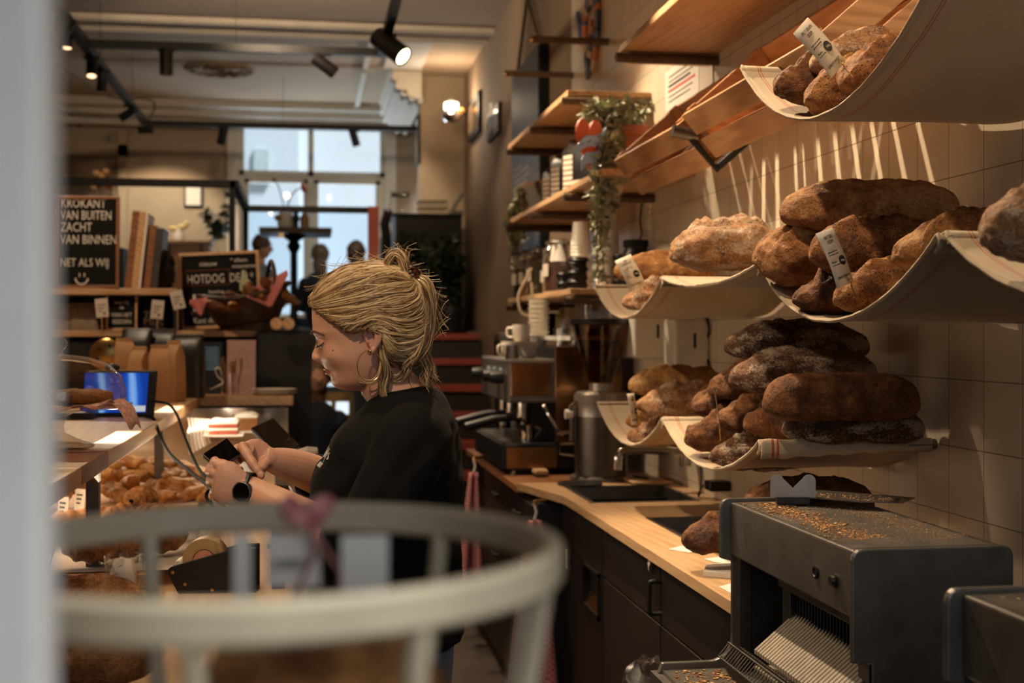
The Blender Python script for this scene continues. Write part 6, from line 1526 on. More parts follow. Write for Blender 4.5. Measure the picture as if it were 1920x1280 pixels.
for (px, py, r, lab) in ((191, 577, -.08, 'white tag left of the small chalkboard'), (295, 580, .1, 'white tag before the black lettered bag'), (333, 562, -.25, 'white tag at the left edge of the hotdog chalkboard')):
    p = PY(px, py, SY-.02); t = thing('shelf_tag', lab, 'tag', (p.x, p.y, zb), 'white tags on the back shelf')
    Mx = T(p) @ R('Y', r*57)
    MB().bx(-.028, .028, 0, .0015, -.043, .043, Mx).obj('card', MT['card'], t, smooth=False)
    m = MB()
    for j in range(3): m.bx(-.018, .018-.008*j, -.0006, 0, .012-.014*j, .016-.014*j, Mx)
    m.bx(.004, .014, -.0006, 0, -.03, -.02, Mx); m.obj('printed_lines', MT['ink'], t, smooth=False)
    MB().tube([(p.x, p.y, p.z-.04), (p.x, p.y+.01, zb)], .003, 6).obj('peg', MT['pine'], t)
# trays and boards stacked upright right of the tall chalkboard
rn = random.Random(12)
for i, (px, top, mt, lab) in enumerate(((238, 392, MT['dwood'], 'brown wooden tray leaning right of the tall chalkboard'), (250, 394, MT['pine'], 'pale wooden tray leaning second from the tall chalkboard'), (259, 396, MT['plastic'], 'thin white board leaning among the wooden trays'), (274, 420, MT['dwood'], 'shorter brown tray leaning right of the white board'), (285, 424, MT['steel'], 'grey tray leaning rightmost behind the hotdog sign'))):
    x = sx(px); z1 = PY(px, top, SY).z
    Mx = T(x, SY+.16, za) @ R('Y', 6)
    o = MB().bx(-.018 if i != 2 else -.006, .018 if i != 2 else .006, -.12, .12, 0, z1-za, Mx).obj('serving_tray', mt, smooth=False, bev=.004); tag(o, lab, 'tray', 'trays leaning on the upper board')
t = thing('dark_coat', 'dark jacket bundled between the trays and the hotdog sign', 'coat', (sx(312), SY+.2, za))
m = MB(); m.ell((sx(300), SY+.18, za+.09), (.055, .09, .10), None, 20, 14); m.jit(.03, 16, 0, 4).jit(.008, 50, 0, 1); m.obj('bundle', mat('black_wool', '#18161a', .9), t, ang=180)
# bread basket
p = PY(468, 620, 6.22)
t = thing('bread_basket', 'dark wicker basket with a pink cloth and baguettes', 'basket', (p.x, 6.22, zb))
wk = NT('dark_wicker'); wv = wk.n('TexBrick', {'Vector': wk.co((1, 1, 1), kind='Generated'), 'Color1': lin('#4a2814'), 'Color2': lin('#301708'), 'Mortar': lin('#120703'), 'Scale': 14.0, 'Mortar Size': .03}); wk.set(**{'Base Color': wv.outputs[0], 'Roughness': .6}); wk.bump(wk.math('MULTIPLY', wv.outputs[1], -1.0), 1.0, .01)
bc = V((p.x, 6.22-.02, zb)); tilt = R('Y', -9)
def f(u, v):
    a = 2*PI*u; r = lerp(.6, 1.0, v**.7); z = .145*v
    q = V((.205*r*math.cos(a), .13*r*math.sin(a), z+.02*v*math.cos(2*a)+.004*math.sin(a*24+v*30)))
    return bc+(tilt @ q)+V((0, 0, .03))
m = MB().surf(f, 48, 12, cu=True); m.obj('wicker_body', wk.m, t, ang=180, solid=.012)
m = MB(); m.tube([bc+(tilt @ V((.21*math.cos(a), .135*math.sin(a), .145+.02*math.cos(2*a))))+V((0, 0, .03)) for a in [2*PI*i/40 for i in range(40)]], .013, 8, closed=True); m.obj('wicker_rim', wk.m, t)
MB().tube(spl([bc+V((.05, .13, .15)), bc+V((.08, .12, .27)), bc+V((.10, .0, .33)), bc+V((.12, -.1, .27)), bc+V((.12, -.12, .17))], 6), .010, 8).obj('basket_handle', wk.m, t)
MB().lathe([(0, 0), (.12, 0), (.13, .03), (0, .03)], bc, 24, Matrix.Diagonal((1, .65, 1))).obj('basket_base', wk.m, t)
pk = mat('dusty_pink_cloth', '#a8605c', .9, var=.12, sc=18, bump=.3, bsc=200)
def cloth_over(lab, x, wd, drop, yoff, ri):
    def f(u, v):
        s = (u-.5)*wd
        q = V((x+s, -.10-.06*v+.02*math.sin(u*5), .18+ri*u-drop*v*(1-abs(u-.5)*1.6)))
        return bc+(tilt @ q)
    o = MB().surf(f, 14, 12).obj('basket_cloth', pk, ang=180, solid=.003); tag(o, lab, 'cloth', 'pink cloths in the wicker basket')
cloth_over('pink cloth folded over the right front of the wicker basket', .12, .20, .13, 0, .07)
cloth_over('pink cloth end hanging out at the left of the basket', -.20, .08, .085, 0, 0)
for i, (px, py, rz, tl) in enumerate(((425, 580, 20, 12), (446, 570, 60, 25), (466, 560, 100, 40), (485, 558, 40, 25), (505, 548, 70, 35), (522, 550, 30, 30), (440, 582, 90, 10), (478, 572, 120, 20))):
    p = PY(px, py+6, 6.16+.02*(i % 3)); o = pastry(p+V((0, -.04, .0)), .22, .030, rz, 'crois', 'one of the dark baguettes heaped in the wicker basket', 'baguettes in the wicker basket', 200+i, .02, 'baguette', tl)
p = PY(527, 612, 6.1)
for (dx, lab) in ((-.02, 'pale wooden round left of the basket foot'), (.035, 'pale wooden round right of the basket foot')):
    o = MB().lathe([(0, 0), (.028, 0), (.028, .02), (0, .02)], (p.x+dx, 6.06, zb+.028), 20, R('X', 80)).obj('wooden_round', MT['pine']); tag(o, lab, 'ornament')
# round dial and small things in the dark shelf below
p = PY(200, 665, 6.1)
t = thing('round_dial', 'round pale dial in the dark below the lower shelf board', 'dial', (p.x, 6.1, p.z-.07))
MB().lathe([(0, 0), (.07, 0), (.075, .01), (.065, .016), (0, .016)], p, 28, R('X', 90)).obj('dial_face', MT['brass'], t)
MB().tube([(p.x, 6.1, p.z-.07), (p.x, 6.1, DZ)], .012, 8).obj('dial_stand', MT['brass'], t)
for k in range(5): MB().ell((p.x+.045*math.cos(1.2*k), 6.078, p.z+.045*math.sin(1.2*k)), (.008, .004, .008), None, 8, 6).obj('dial_mark', MT['ink'], t)
# ---------------------------------------------------------------- back room up the stairs
rz_ = E+.955
t = thing('balustrade', 'black steel railing with glass around the stair opening', 'railing', (-1, YF, E))
cA = PZ(443, 342, rz_); xl = -2.95
MB().bx(xl, cA.x, YF+.0, YF+.05, rz_-.045, rz_).obj('top_rail', MT['black'], t, smooth=False)
MB().bx(cA.x-.03, cA.x+.02, YF, 9.76, rz_-.045, rz_).obj('top_rail', MT['black'], t, smooth=False)
xr = PY(702, 388, 9.74).x
MB().bx(cA.x, xr, 9.72, 9.77, rz_-.045, rz_).obj('top_rail', MT['black'], t, smooth=False)
for (x, y) in ((cA.x-.02, YF+.005), (-1.6, YF+.005), (-2.8, YF+.005), (cA.x-.01, 9.725)): MB().bx(x-.018, x+.018, y, y+.045, E, rz_-.045).obj('post', MT['black'], t, smooth=False)
MB().bx(xl, cA.x, YF+.02, YF+.028, E+.05, rz_-.045).obj('glass_panel', MT['pane'], t, smooth=False)
MB().bx(cA.x, xr, 9.742, 9.748, E+.05, rz_-.045).obj('glass_panel', MT['pane'], t, smooth=False)
o = MB().bx(PY(690, 430, 9.72).x, PY(710, 430, 9.72).x, 9.70, 9.76, E, PY(700, 387, 9.72).z).obj('newel_post', MT['red'], smooth=False, bev=.003); tag(o, 'wide red post at the right end of the railing', 'post')
# bar table with vase, mill and bottle
YT = 11.2
tz = PY(550, 431, YT).z; xa, xb = PY(488, 440, YT).x, PY(621, 440, YT).x; xm = PY(551, 500, YT).x
t = thing('bar_table', 'high dark table on one turned post before the window', 'table', (xm, YT, E))
MB().bx(xa, xb, YT-.3, YT+.3, tz-.045, tz).obj('table_top', MT['bark'], t, smooth=False)
MB().lathe([(0, 0), (.22, 0), (.2, .03), (.05, .06), (.03, .2), (.03, tz-E-.2), (.06, tz-E-.14), (.04, tz-E-.1), (.12, tz-E-.045), (0, tz-E-.045)], (xm, YT, E), 20).obj('pedestal', MT['black'], t)
MB().lathe([(0, 0), (.022, 0), (.022, .02), (0, .02)], PY(527, 441, YT-.31), 12, R('X', 90)).obj('table_knob', MT['brass'], t)
p = PY(536, 431, YT); p.z = tz
t = thing('flower_vase', 'grey jug with a thin red flower on the high table', 'vase', p)
MB().lathe([(0, 0), (.06, 0), (.075, .05), (.06, .12), (.055, .16), (.065, .17), (0, .165)], p, 18).obj('jug', MT['stucco'], t)
MB().tube(spl([p+V((0, 0, .16)), PY(545, 370, YT), PY(556, 356, YT), PY(568, 352, YT)], 6), .006, 6).obj('stem', MT['stem'], t)
MB().tube(spl([p+V((-.01, 0, .16)), PY(528, 370, YT), PY(520, 345, YT), PY(513, 338, YT)], 6), .005, 6).obj('stem', MT['stem'], t)
MB().ell(PY(569, 353, YT), (.022, .02, .045), R('Y', -20), 12, 8).obj('flower', MT['red'], t); MB().ell(PY(514, 337, YT), (.014, .014, .014), None, 8, 6).obj('bud', MT['dleaf'], t)
o = MB().ell(PY(522, 409, YT)+V((0, -.05, 0)), (.035, .03, .03), None, 10, 8).obj('yellow_bloom', mat('mustard_bloom', '#8a6a2a', .7)); tag(o, 'mustard bloom leaning left of the grey jug', 'flower')
for (px, lab, nm, pr, mt) in ((555, 'dark pepper mill on the high table', 'pepper_mill', [(0, 0), (.03, 0), (.022, .05), (.035, .10), (.02, .13), (.03, .15), (0, .17)], MT['blackpl']), (571, 'amber bottle on the high table', 'sauce_bottle', [(0, 0), (.04, 0), (.04, .10), (.015, .15), (.015, .2), (0, .2)], mat('amber_glass', '#8a5a20', .2))):
    p = PY(px, 431, YT-.05); p.z = tz; o = MB().lathe(pr, p, 16).obj(nm, mt); tag(o, lab, 'bottle' if 'bottle' in nm else 'mill')
# black cupboard with machines on top, right of the window
YC = 11.3
x0, x1 = PY(742, 500, YC).x, min(PY(866, 500, YC).x, XW-.02); zc_ = PY(800, 407, YC).z
t = thing('black_cupboard', 'tall black cupboard against the pier right of the window', 'cupboard', ((x0+x1)/2, YC+.3, E))
MB().bx(x0, x1, YC, YC+.6, E, zc_).obj('carcass', MT['cabk'], t, smooth=False)
MB().bx(x0-.03, x1, YC-.03, YC+.62, zc_, zc_+.03).obj('top', MT['black'], t, smooth=False)
t = thing('water_jar', 'clear drinks jar with a dark lid left on the black cupboard', 'jar', PY(750, 404, YC+.2))
p = PY(750, 404, YC+.2); p.z = zc_+.03
MB().lathe([(0, 0), (.11, 0), (.12, .08), (.11, .16), (.08, .19)], p, 20).obj('jar_body', MT['glass'], t); MB().lathe([(.085, .17), (.085, .2), (0, .205)], p, 20).obj('lid', MT['blackpl'], t)
p = PY(815, 404, YC+.15); p.z = zc_+.03
t = thing('wire_tray', 'black wire tray in the middle of the black cupboard top', 'basket', p)
m = MB()
for z in (0, .06, .12): m.tube([(p.x-.15, p.y-.1, p.z+z), (p.x+.1, p.y-.1, p.z+z), (p.x+.1, p.y+.12, p.z+z), (p.x-.15, p.y+.12, p.z+z)], .006, 6, closed=True)
for i in range(8): m.tube([(p.x-.15+.25*i/7, p.y-.1, p.z), (p.x-.15+.25*i/7, p.y-.1, p.z+.12)], .004, 5)
m.obj('wires', MT['black'], t)
p = PY(855, 404, YC+.1); p.z = zc_+.03
t = thing('bar_tool', 'dark metal press at the right of the black cupboard top', 'press', p)
MB().bx(p.x-.06, p.x+.06, p.y-.06, p.y+.06, p.z, p.z+.04).obj('press_base', MT['dsteel'], t, smooth=False); MB().tube([(p.x-.04, p.y, p.z+.03), (p.x, p.y, p.z+.12), (p.x+.06, p.y, p.z+.2)], .02, 8).obj('lever', MT['dsteel'], t)
t = thing('serving_machine', 'silvery machine beside the window right of the red post', 'machine', PY(738, 500, YC-.3))
p = PY(732, 440, YC-.1)
MB().bx(p.x-.07, x0-.04, YC-.02, YC+.3, E, p.z).obj('machine_base', MT['black'], t, smooth=False); MB().tube([(p.x-.03, YC, p.z), (p.x-.05, YC-.05, p.z+.1), (p.x-.02, YC-.10, p.z+.22)], .045, 10).obj('machine_arm', MT['chrome'], t)
# dark bushy plants before the cupboard
rn = random.Random(21)
for (px, py, lab) in ((775, 500, 'dark leafy plant before the left of the black cupboard'), (845, 520, 'dark leafy plant before the right of the black cupboard')):
    p = PY(px, py, 10.85); p.z = E; t = pot(lab, p, .12, .22, MT['blackpl'])
    st_, lf = MB(), MB()
    for k in range(16):
        a = rn.uniform(0, 6.28); r = rn.uniform(.04, .12); c = spl([p+V((0, 0, .2)), p+V((r*.4*math.cos(a), r*.4*math.sin(a)*.6, .45)), p+V((r*math.cos(a), r*.6*math.sin(a), rn.uniform(.5, .82)))], 8)
        st_.tube(c, .005, 5)
        for q in c[4:]:
            for _ in range(2): leaf(lf, q, (rn.uniform(-1, 1), rn.uniform(-1, .4), rn.uniform(-.6, .6)), rn.uniform(.08, .13), .045, rn)
    st_.obj('stem', MT['stem'], t); lf.obj('foliage', MT['dleaf'], t, ang=180)
# low shelves and flowers at the back left, picture under the wall light
YV = 13.1
x0, x1 = PY(308, 480, YV).x, PY(392, 480, YV).x; zv = PY(350, 457, YV).z
t = thing('wooden_chest', 'brown wooden chest under the lit picture at the back', 'chest', ((x0+x1)/2, YV, E))
MB().bx(x0, x1, YV, YV+.4, E, zv).obj('chest_body', MT['dwood'], t, smooth=False); MB().bx(x0-.02, x1+.02, YV-.02, YV+.42, zv, zv+.03).obj('chest_top', MT['dwood'], t, smooth=False)
for px in (318, 378): MB().bx(PY(px, 480, YV).x-.01, PY(px, 480, YV).x+.01, YV-.025, YV-.02, E+.1, zv).obj('strap', MT['black'], t, smooth=False)
x2 = PY(440, 480, YV).x
o = MB().bx(x1+.05, x2, YV, YV+.4, E, zv-.08).obj('side_table', MT['dwood'], smooth=False); tag(o, 'lower brown stand right of the wooden chest', 'table')
for (px, lab, big, zz) in ((335, 'dry pale flowers in a vase on the wooden chest', 0, zv+.03), (408, 'leafy eucalyptus branches in a glass vase on the lower stand', 1, zv-.08)):
    p = PY(px, 450, YV+.15); p.z = zz
    t = thing('flower_vase', lab, 'vase', p, None)
    MB().lathe([(0, 0), (.045, 0), (.055, .06), (.03, .12), (.035, .14), (0, .135)], p, 16).obj('vase', MT['glass'] if big else MT['stucco'], t)
    st_, lf = MB(), MB()
    tips = ((395, 405), (418, 420), (428, 385), (434, 365), (386, 400)) if big else ((322, 428), (338, 424), (350, 418), (330, 445))
    for q in tips:
        c = spl([p+V((0, 0, .12)), p.lerp(PY(q[0], q[1], YV+.15), .5)+V((.02, 0, .06)), PY(q[0], q[1], YV+.15)], 7); st_.tube(c, .005, 5)
        for s in c[(2 if big else 6):]:
            if big:
                for _ in range(2): leaf(lf, s, (rn.uniform(-1, 1), rn.uniform(-.5, .5), rn.uniform(-.4, .8)), .10, .06, rn)
            else: lf.ell(s, (.028, .028, .024), None, 8, 6)
    st_.obj('stem', MT['stem'], t); lf.obj('foliage' if big else 'bloom', MT['dleaf'] if big else mat('straw_bloom', '#b9a06a', .8), t, ang=180)
t = thing('wall_picture', 'white framed picture under the warm wall light', 'picture', PY(362, 387, 13.97))
a, b = PY(345, 388, 13.97), PY(380, 348, 13.97)
MB().bx(a.x, b.x, 13.965, 13.998, a.z, b.z).obj('frame', MT['black'], t, smooth=False); MB().bx(a.x+.02, b.x-.02, 13.96, 13.965, a.z+.02, b.z-.02).obj('picture', MT['paper'], t, smooth=False)
p = PY(186, 335, 8.3); 
t = thing('flower_vase', 'orange and cream flowers behind the black top rail', 'vase', (p.x, 8.6, E))
c = V((p.x, 8.6, E)); MB().bx(c.x-.12, c.x+.12, 8.5, 8.7, E, E+.55).obj('plinth', MT['cabk'], t, smooth=False)
MB().lathe([(0, 0), (.05, 0), (.06, .1), (.035, .16), (0, .16)], c+V((0, 0, .55)), 16).obj('vase', MT['stucco'], t)
m1, m2 = MB(), MB()
for q in ((176, 352), (185, 345), (198, 322), (190, 330), (205, 348), (180, 325), (212, 340)):
    e = PY(q[0], q[1], 8.6); m1.tube([c+V((0, 0, .7)), e], .005, 5); m2.mi = 0 if q[0] % 2 else 1; m2.ell(e, (.025, .025, .025), None, 10, 6)
m1.obj('stem', MT['stem'], t); m2.obj('bloom', [mat('orange_bloom', '#b4552c', .7), mat('cream_bloom', '#c49a68', .7)], t)
p = PY(150, 231, 13.96); o = MB().lathe([(0, 0), (.04, 0), (.04, .03), (0, .035)], p, 18, R('X', 90)).obj('wall_sensor', MT['black']); tag(o, 'small black sensor on the wall at the far left', 'sensor')
p = PY(207, 258, 13.96); o = MB().lathe([(0, 0), (.03, 0), (.03, .02), (0, .022)], p, 18, R('X', 90)).obj('wall_button', MT['dsteel']); tag(o, 'small grey button on the wall above the panelled door', 'button')
t = thing('pier_mirror', 'narrow mirror on the jamb right of the window', 'mirror', (pl, YB, PY(780, 305, YB).z))
z0, z1 = PY(780, 306, YB).z, PY(780, 216, YB).z
MB().bx(pl-.02, pl+.005, YB-.02, YB+.26, z0, z1).obj('frame', MT['black'], t, smooth=False)
MB().bx(pl-.024, pl-.02, YB-.0, YB+.24, z0+.03, z1-.03).obj('mirror_glass', mat('mirror', '#dfe6ea', .03, 1, var=0), t, smooth=False)

# ---------------------------------------------------------------- people
def skinm(name, col):
    n = NT(name); v = n.co(); f = n.noise(v, 14, 4); c = lin(col)
    n.set(**{'Base Color': n.ramp(f, [(.3, tuple(x*.93 for x in c[:3])), (.7, tuple(min(1, x*1.05) for x in c[:3]))]), 'Roughness': .48, 'Subsurface Weight': .12, 'Subsurface Radius': (.012, .005, .003)})
    n.bump(n.noise(v, 420, 2), .06, .001); return n.m
MT['skin'] = skinm('skin', '#c8957a')
def capsule(m, pts, rad, seg=14):
    m.tube(pts, rad, seg)
    for p, r in ((pts[0], rad[0] if isinstance(rad, (list, tuple)) else rad), (pts[-1], rad[-1] if isinstance(rad, (list, tuple)) else rad)): m.ell(p, (r, r, r), None, 14, 10)
def remesh(o, vox, smooth=4):
    q = o.modifiers.new('r', 'REMESH'); q.mode = 'VOXEL'; q.voxel_size = vox; q.use_smooth_shade = True
    if smooth: q = o.modifiers.new('s', 'SMOOTH'); q.factor = .5; q.iterations = smooth
def seated(lab, hip, face, top, hairc, hairlong=True, lean=.05, arms=1.0, seat=True, jeans='#2a2f3a'):
    f = V((math.cos(face), math.sin(face), 0)); s = V((-f.y, f.x, 0)); hp = V(hip); U = V((0, 0, 1))
    sh = hp+U*.50+f*lean; hd = sh+U*.24+f*.03
    t = thing('person', lab, 'person', (hp.x, hp.y, hp.z-.45))
    m = MB(); capsule(m, [hp+U*.05, hp+U*.3+f*lean*.6, sh-U*.06], [.11, .11, .10]); capsule(m, [sh-U*.02, sh+U*.12], [.055, .05])
    m.ell(hd+U*.02, (.078, .078, .11), None, 20, 14); m.ell(hd+f*.085-U*.0, (.014, .014, .022), None, 8, 6)
    for k in (-1, 1):
        m.ell(hd+s*k*.078, (.014, .012, .028), None, 8, 6); m.ell(hd+f*.072+s*k*.03+U*.02, (.012, .012, .009), None, 8, 6)
        el = sh+s*k*.21-U*.27+f*.04; hn = el+f*.22*arms-s*k*.08+U*.02
        capsule(m, [sh+s*k*.15, el], [.045, .036]); capsule(m, [el, hn], [.034, .024]); m.ell(hn+f*.05, (.04, .04, .018), None, 10, 8)
        for j in range(5): capsule(m, [hn+f*.06+s*(j-2)*.014, hn+f*(.105-.01*abs(j-2))+s*(j-2)*.016-U*.012], [.008, .006], 6)
        kn = hp+f*.42+s*k*.10+U*.03; ft = kn-U*.45+f*.02
        capsule(m, [hp+s*k*.09, kn], [.08, .055]); capsule(m, [kn, ft], [.052, .036]); m.ell(ft+f*.07, (.11 if abs(f.x) > .5 else .045, .11 if abs(f.y) > .5 else .045, .035), None, 10, 8)
    b = m.obj('body', MT['skin'], t, ang=180); remesh(b, .010)
    m = MB(); capsule(m, [hp+U*.02, hp+U*.28+f*lean*.6, sh-U*.03], [.14, .15, .145]); m.ell(sh-U*.05, (.19 if abs(s.x) > .5 else .12, .19 if abs(s.y) > .5 else .12, .09), None, 18, 10)
    for k in (-1, 1): el = sh+s*k*.21-U*.27+f*.04; capsule(m, [sh+s*k*.15-U*.02, el, el.lerp(el+f*.22*arms-s*k*.08, .6)], [.062, .052, .042])
    c = m.obj('shirt', mat('shirt_'+top[1:], top, .85), t, ang=180); remesh(c, .012)
    m = MB()
    for k in (-1, 1):
        kn = hp+f*.42+s*k*.10+U*.03; capsule(m, [hp+s*k*.09, kn], [.10, .075]); capsule(m, [kn, kn-U*.42+f*.02], [.072, .055])
    c = m.obj('trousers', mat('trousers_'+jeans[1:], jeans, .85), t, ang=180); remesh(c, .014)
    m = MB(); m.ell(hd+U*.045-f*.018, (.092, .092, .105), None, 20, 12)
    if hairlong: m.ell(hd-f*.05-U*.08, (.075, .075, .14), None, 16, 10)
    m.jit(.012, 22, 0, 3); c = m.obj('hair', mat('hair_'+hairc[1:], hairc, .6, var=.3, sc=60), t, ang=180)
    return t
def stool(lab, hip, floor):
    hp = V(hip); t = thing('dining_chair', lab, 'chair', (hp.x, hp.y, floor), 'dark chairs in the back')
    z = hp.z-.13; MB().bx(hp.x-.2, hp.x+.2, hp.y-.2, hp.y+.2, z-.03, z).obj('seat', MT['bark'], t, smooth=False)
    for a in (-.17, .17):
        for b in (-.17, .17): MB().tube([(hp.x+a, hp.y+b, floor), (hp.x+a, hp.y+b, z-.03)], .017, 8).obj('leg', MT['bark'], t)
h = PY(478, 470, 12.3); seated('person with brown hair in a grey striped shirt beside the window', (h.x, 12.3, E+.05), -.2, '#8b8a8c', '#4a3222', False)
h = PY(600, 520, 12.95); seated('person in dark clothes seen from behind at the window', (h.x, 12.95, E+.02), 1.6, '#1a1c22', '#5a4636')
h = PY(672, 520, 12.0); seated('person in blue with arms forward right of the window post', (h.x, 12.0, E-.02), 1.9, '#3f5468', '#3a2a1e')
for px, Y, lab in ((478, 12.3, 'dark chair under the person in the striped shirt'), (600, 12.95, 'dark chair under the person seen from behind'), (672, 12.0, 'dark chair under the person in blue')):
    stool(lab, (PY(px, 500, Y).x, Y, E+.0), E-.45+.0)
h = PY(590, 850, 8.6); seated('person in navy sitting on the lower floor behind the cabinet', (h.x, 8.6, E-1.05), -1.4, '#1c2430', '#6a4c30', True)
stool('dark chair under the person in navy', (h.x, 8.6, E-1.05), 0)
p = PY(622, 760, 9.6); p.x = min(p.x, .10)
t = thing('wicker_chair', 'tan slatted chair on the lower floor seen past her chin', 'chair', (p.x, 9.6, 0))
tan = wood('tan_cane', '#9a7a48', '#6e5428', 0)
for z in (.42, .0): pass
MB().bx(p.x-.24, p.x+.24, 9.6, 10.05, .40, .44).obj('seat', tan, t, smooth=False)
zt = PY(620, 738, 9.6).z
for i in range(4): MB().bx(p.x-.24, p.x+.24, 9.60, 9.625, lerp(.5, zt-.06, i/3), lerp(.5, zt-.06, i/3)+.07).obj('back_slat', tan, t, smooth=False)
for a in (-.24, -.08, .08, .21): MB().bx(p.x+a, p.x+a+.035, 9.59, 9.63, .40, zt).obj('back_post', tan, t, smooth=False)
for a in (-.22, .2):
    for b in (9.62, 10.02): MB().bx(p.x+a, p.x+a+.03, b, b+.03, 0, .40).obj('leg', tan, t, smooth=False)
# ---------------------------------------------------------------- the baker at the counter
from mathutils.bvhtree import BVHTree
FD = 2.5
def Q(px, py, c=0.0): return O + (V((ST, CT, 0)) + V((CT, -ST, 0))*((px-960)/FX) + V((0, 0, (625-py)/FX)))*FD + V((ST, CT, 0))*c
def Qp(px, py, c=0.0): return PF(px, py, FD+c)          # keeps the image position at any depth
RR = V((CT, -ST, 0)); FF = V((ST, CT, 0)); UU = V((0, 0, 1))
PX_ = FX/FD
baker = thing('person', 'woman in a black shirt with blond pinned up hair working at the counter', 'person', (Q(735, 900).x, Q(735, 900).y, 0))
# head: stacked horizontal sections, front, widest point, back (pixels at her distance), half width (m)
HEAD = [(504, 668, 696, 726, .028), (509, 646, 692, 740, .045), (517, 622, 690, 754, .058), (530, 604, 690, 768, .068), (548, 592, 690, 776, .0735), (565, 586.5, 691, 779, .0765),
        (585, 585.5, 692, 780, .0775), (602, 586, 693, 779, .077), (615, 587, 694, 778, .0762), (623, 587, 694, 776, .0755), (629, 590.5, 694, 774, .0745), (636, 595, 693, 771, .0735), (646, 598, 691, 767, .0725), (658, 600, 689, 762, .0715),
        (670, 602, 687, 756, .0695), (680, 605.5, 685, 750, .067), (690, 609.5, 683, 745, .0635), (700, 613.5, 681, 741, .059), (707, 619, 680, 739, .055), (713, 622, 679, 737, .051),
        (719, 624.5, 679, 736, .046), (725, 629, 681, 735, .039), (729.5, 637, 686, 734, .031), (732, 650, 690, 732, .02)]
NOSE = [(625, 0, .007), (632, 1, .007), (640, 4, .0075), (650, 9, .0085), (658, 13, .010), (664, 16.5, .0115), (668, 18.2, .0125), (672, 17.6, .0130), (676, 13.5, .0125), (680, 6, .011), (684, 1, .009), (688, 0, .008)]
def gs(x, s): return math.exp(-(x/s)**2)
def head_pt(py, a):
    f, xc, b, w_ = interp(HEAD, py)
    ca, sa = math.cos(a), math.sin(a)
    c = w_*math.copysign(abs(sa)**.92, sa)
    if ca > 0: px = xc-(xc-f)*abs(ca)**.80
    else: px = xc+(b-xc)*abs(ca)**.95
    if ca > 0:
        n, sg = interp(NOSE, py); px -= n*gs(c, sg)
        px -= 5.0*gs(abs(c)-.0135, .0055)*gs(py-672, 5.0)                  # nostril wings
        px += 2.0*gs(abs(c)-.007, .003)*gs(py-679, 2.2)
        px -= 2.6*gs(py-692.5, 2.6)*gs(c, .024)                            # upper lip
        px += 2.4*gs(py-696.3, 1.5)*gs(c, .027)
        px -= 3.0*gs(py-700.5, 3.0)*gs(c, .021)                            # lower lip
        px += 2.0*gs(py-707, 3.2)*gs(c, .016)
        px += 9.0*min(1.0, (c/.030)**2)*gs(py-697, 15)
        px -= 2.2*gs(py-719, 7)*gs(c, .014)                                # chin
        px += 7.0*gs(abs(c)-.031, .016)*gs(py-639, 8)                      # eye sockets
        px -= 2.4*gs(abs(c)-.031, .020)*gs(py-625, 5)                      # brow
        c += math.copysign(.004, c)*gs(abs(c)-.052, .018)*gs(py-668, 16) if abs(c) > .02 else 0   # cheek
    return px, c
m = MB(); rings = []
na = 96; rows = 110
for i in range(rows):
    py = lerp(504, 732, i/(rows-1)); rings.append([Q(*(lambda t: (t[0], py, t[1]))(head_pt(py, 2*PI*k/na))) for k in range(na)])
m.loft(rings)
ZV = V((0, 0, 0))
for sgn in (-1, 1):
    m.ell(Q(611.5, 641.5, sgn*.031), (.0125, .0125, .0112), None, 18, 12)          # lidded eye
    m.tube([Q(604, 645.5, sgn*.020), Q(600.5, 646, sgn*.030), Q(606, 645, sgn*.040), Q(613, 641, sgn*.0455)], [.0012, .0018, .0018, .0012], 6)
    E0 = lambda x, y, c: Q(960+(x-960)*(1-(c+.008)/FD), 625+(y-625)*(1-(c+.008)/FD), sgn*(c+(.009 if x > 689 else .004)))
    hel = [(688, 637, .0735), (684, 626, .076), (688, 615, .080), (697, 610, .0825), (707, 612, .0835), (713.5, 620, .0835), (713.5, 632, .082), (709, 644, .0795), (702, 653, .077), (696, 660, .0755), (691.5, 657, .074)]
    m.tube(spl([E0(*q) for q in hel], 5), [.0042]*5+[.0046]*35+[.0062]*11, 10)
    m.tube(spl([E0(692, 622, .077), E0(699, 619, .079), E0(705, 625, .0795), E0(704, 637, .078), E0(698, 646, .0765), E0(693, 648, .0755)], 5), .0036, 8)
    m.ell(E0(699, 633, .0665), (.0135, .0035, .022), Matrix.Rotation(-TH, 3, 'Z'), 18, 12)
    m.ell(E0(688.5, 640.5, .0745), (.0032, .0035, .005), None, 10, 8)               # tragus
# neck, torso core
NECK = [(705, 712, .050), (722, 728, .0525), (738, 741, .0545), (752, 750, .058), (764, 757, .066)]
m.tube([Q(x, y) for y, x, r in NECK], [r for _, _, r in NECK], 28)
m.ell(Q(700, 716), (.030, .040, .020), None, 20, 12)
TORSO = [(757, 702, 812, .075), (770, 690, 832, .135), (790, 672, 842, .172), (820, 655, 848, .180), (860, 640, 850, .178), (900, 632, 850, .165), (950, 628, 850, .155), (1010, 632, 850, .152), (1080, 640, 852, .162), (1160, 640, 855, .172), (1230, 645, 850, .165)]
def torso_ring(y, f, b, hw, n=40, k=.0):
    xc = (f+b)/2; A = (b-f)/2
    return [Q(xc-A*math.copysign(abs(math.cos(a))**.85, math.cos(a)), y, hw*math.copysign(abs(math.sin(a))**.9, math.sin(a))) for a in [2*PI*i/n for i in range(n)]]
m.loft([torso_ring(y, f+8, b-8, hw-.012) for y, f, b, hw in TORSO])
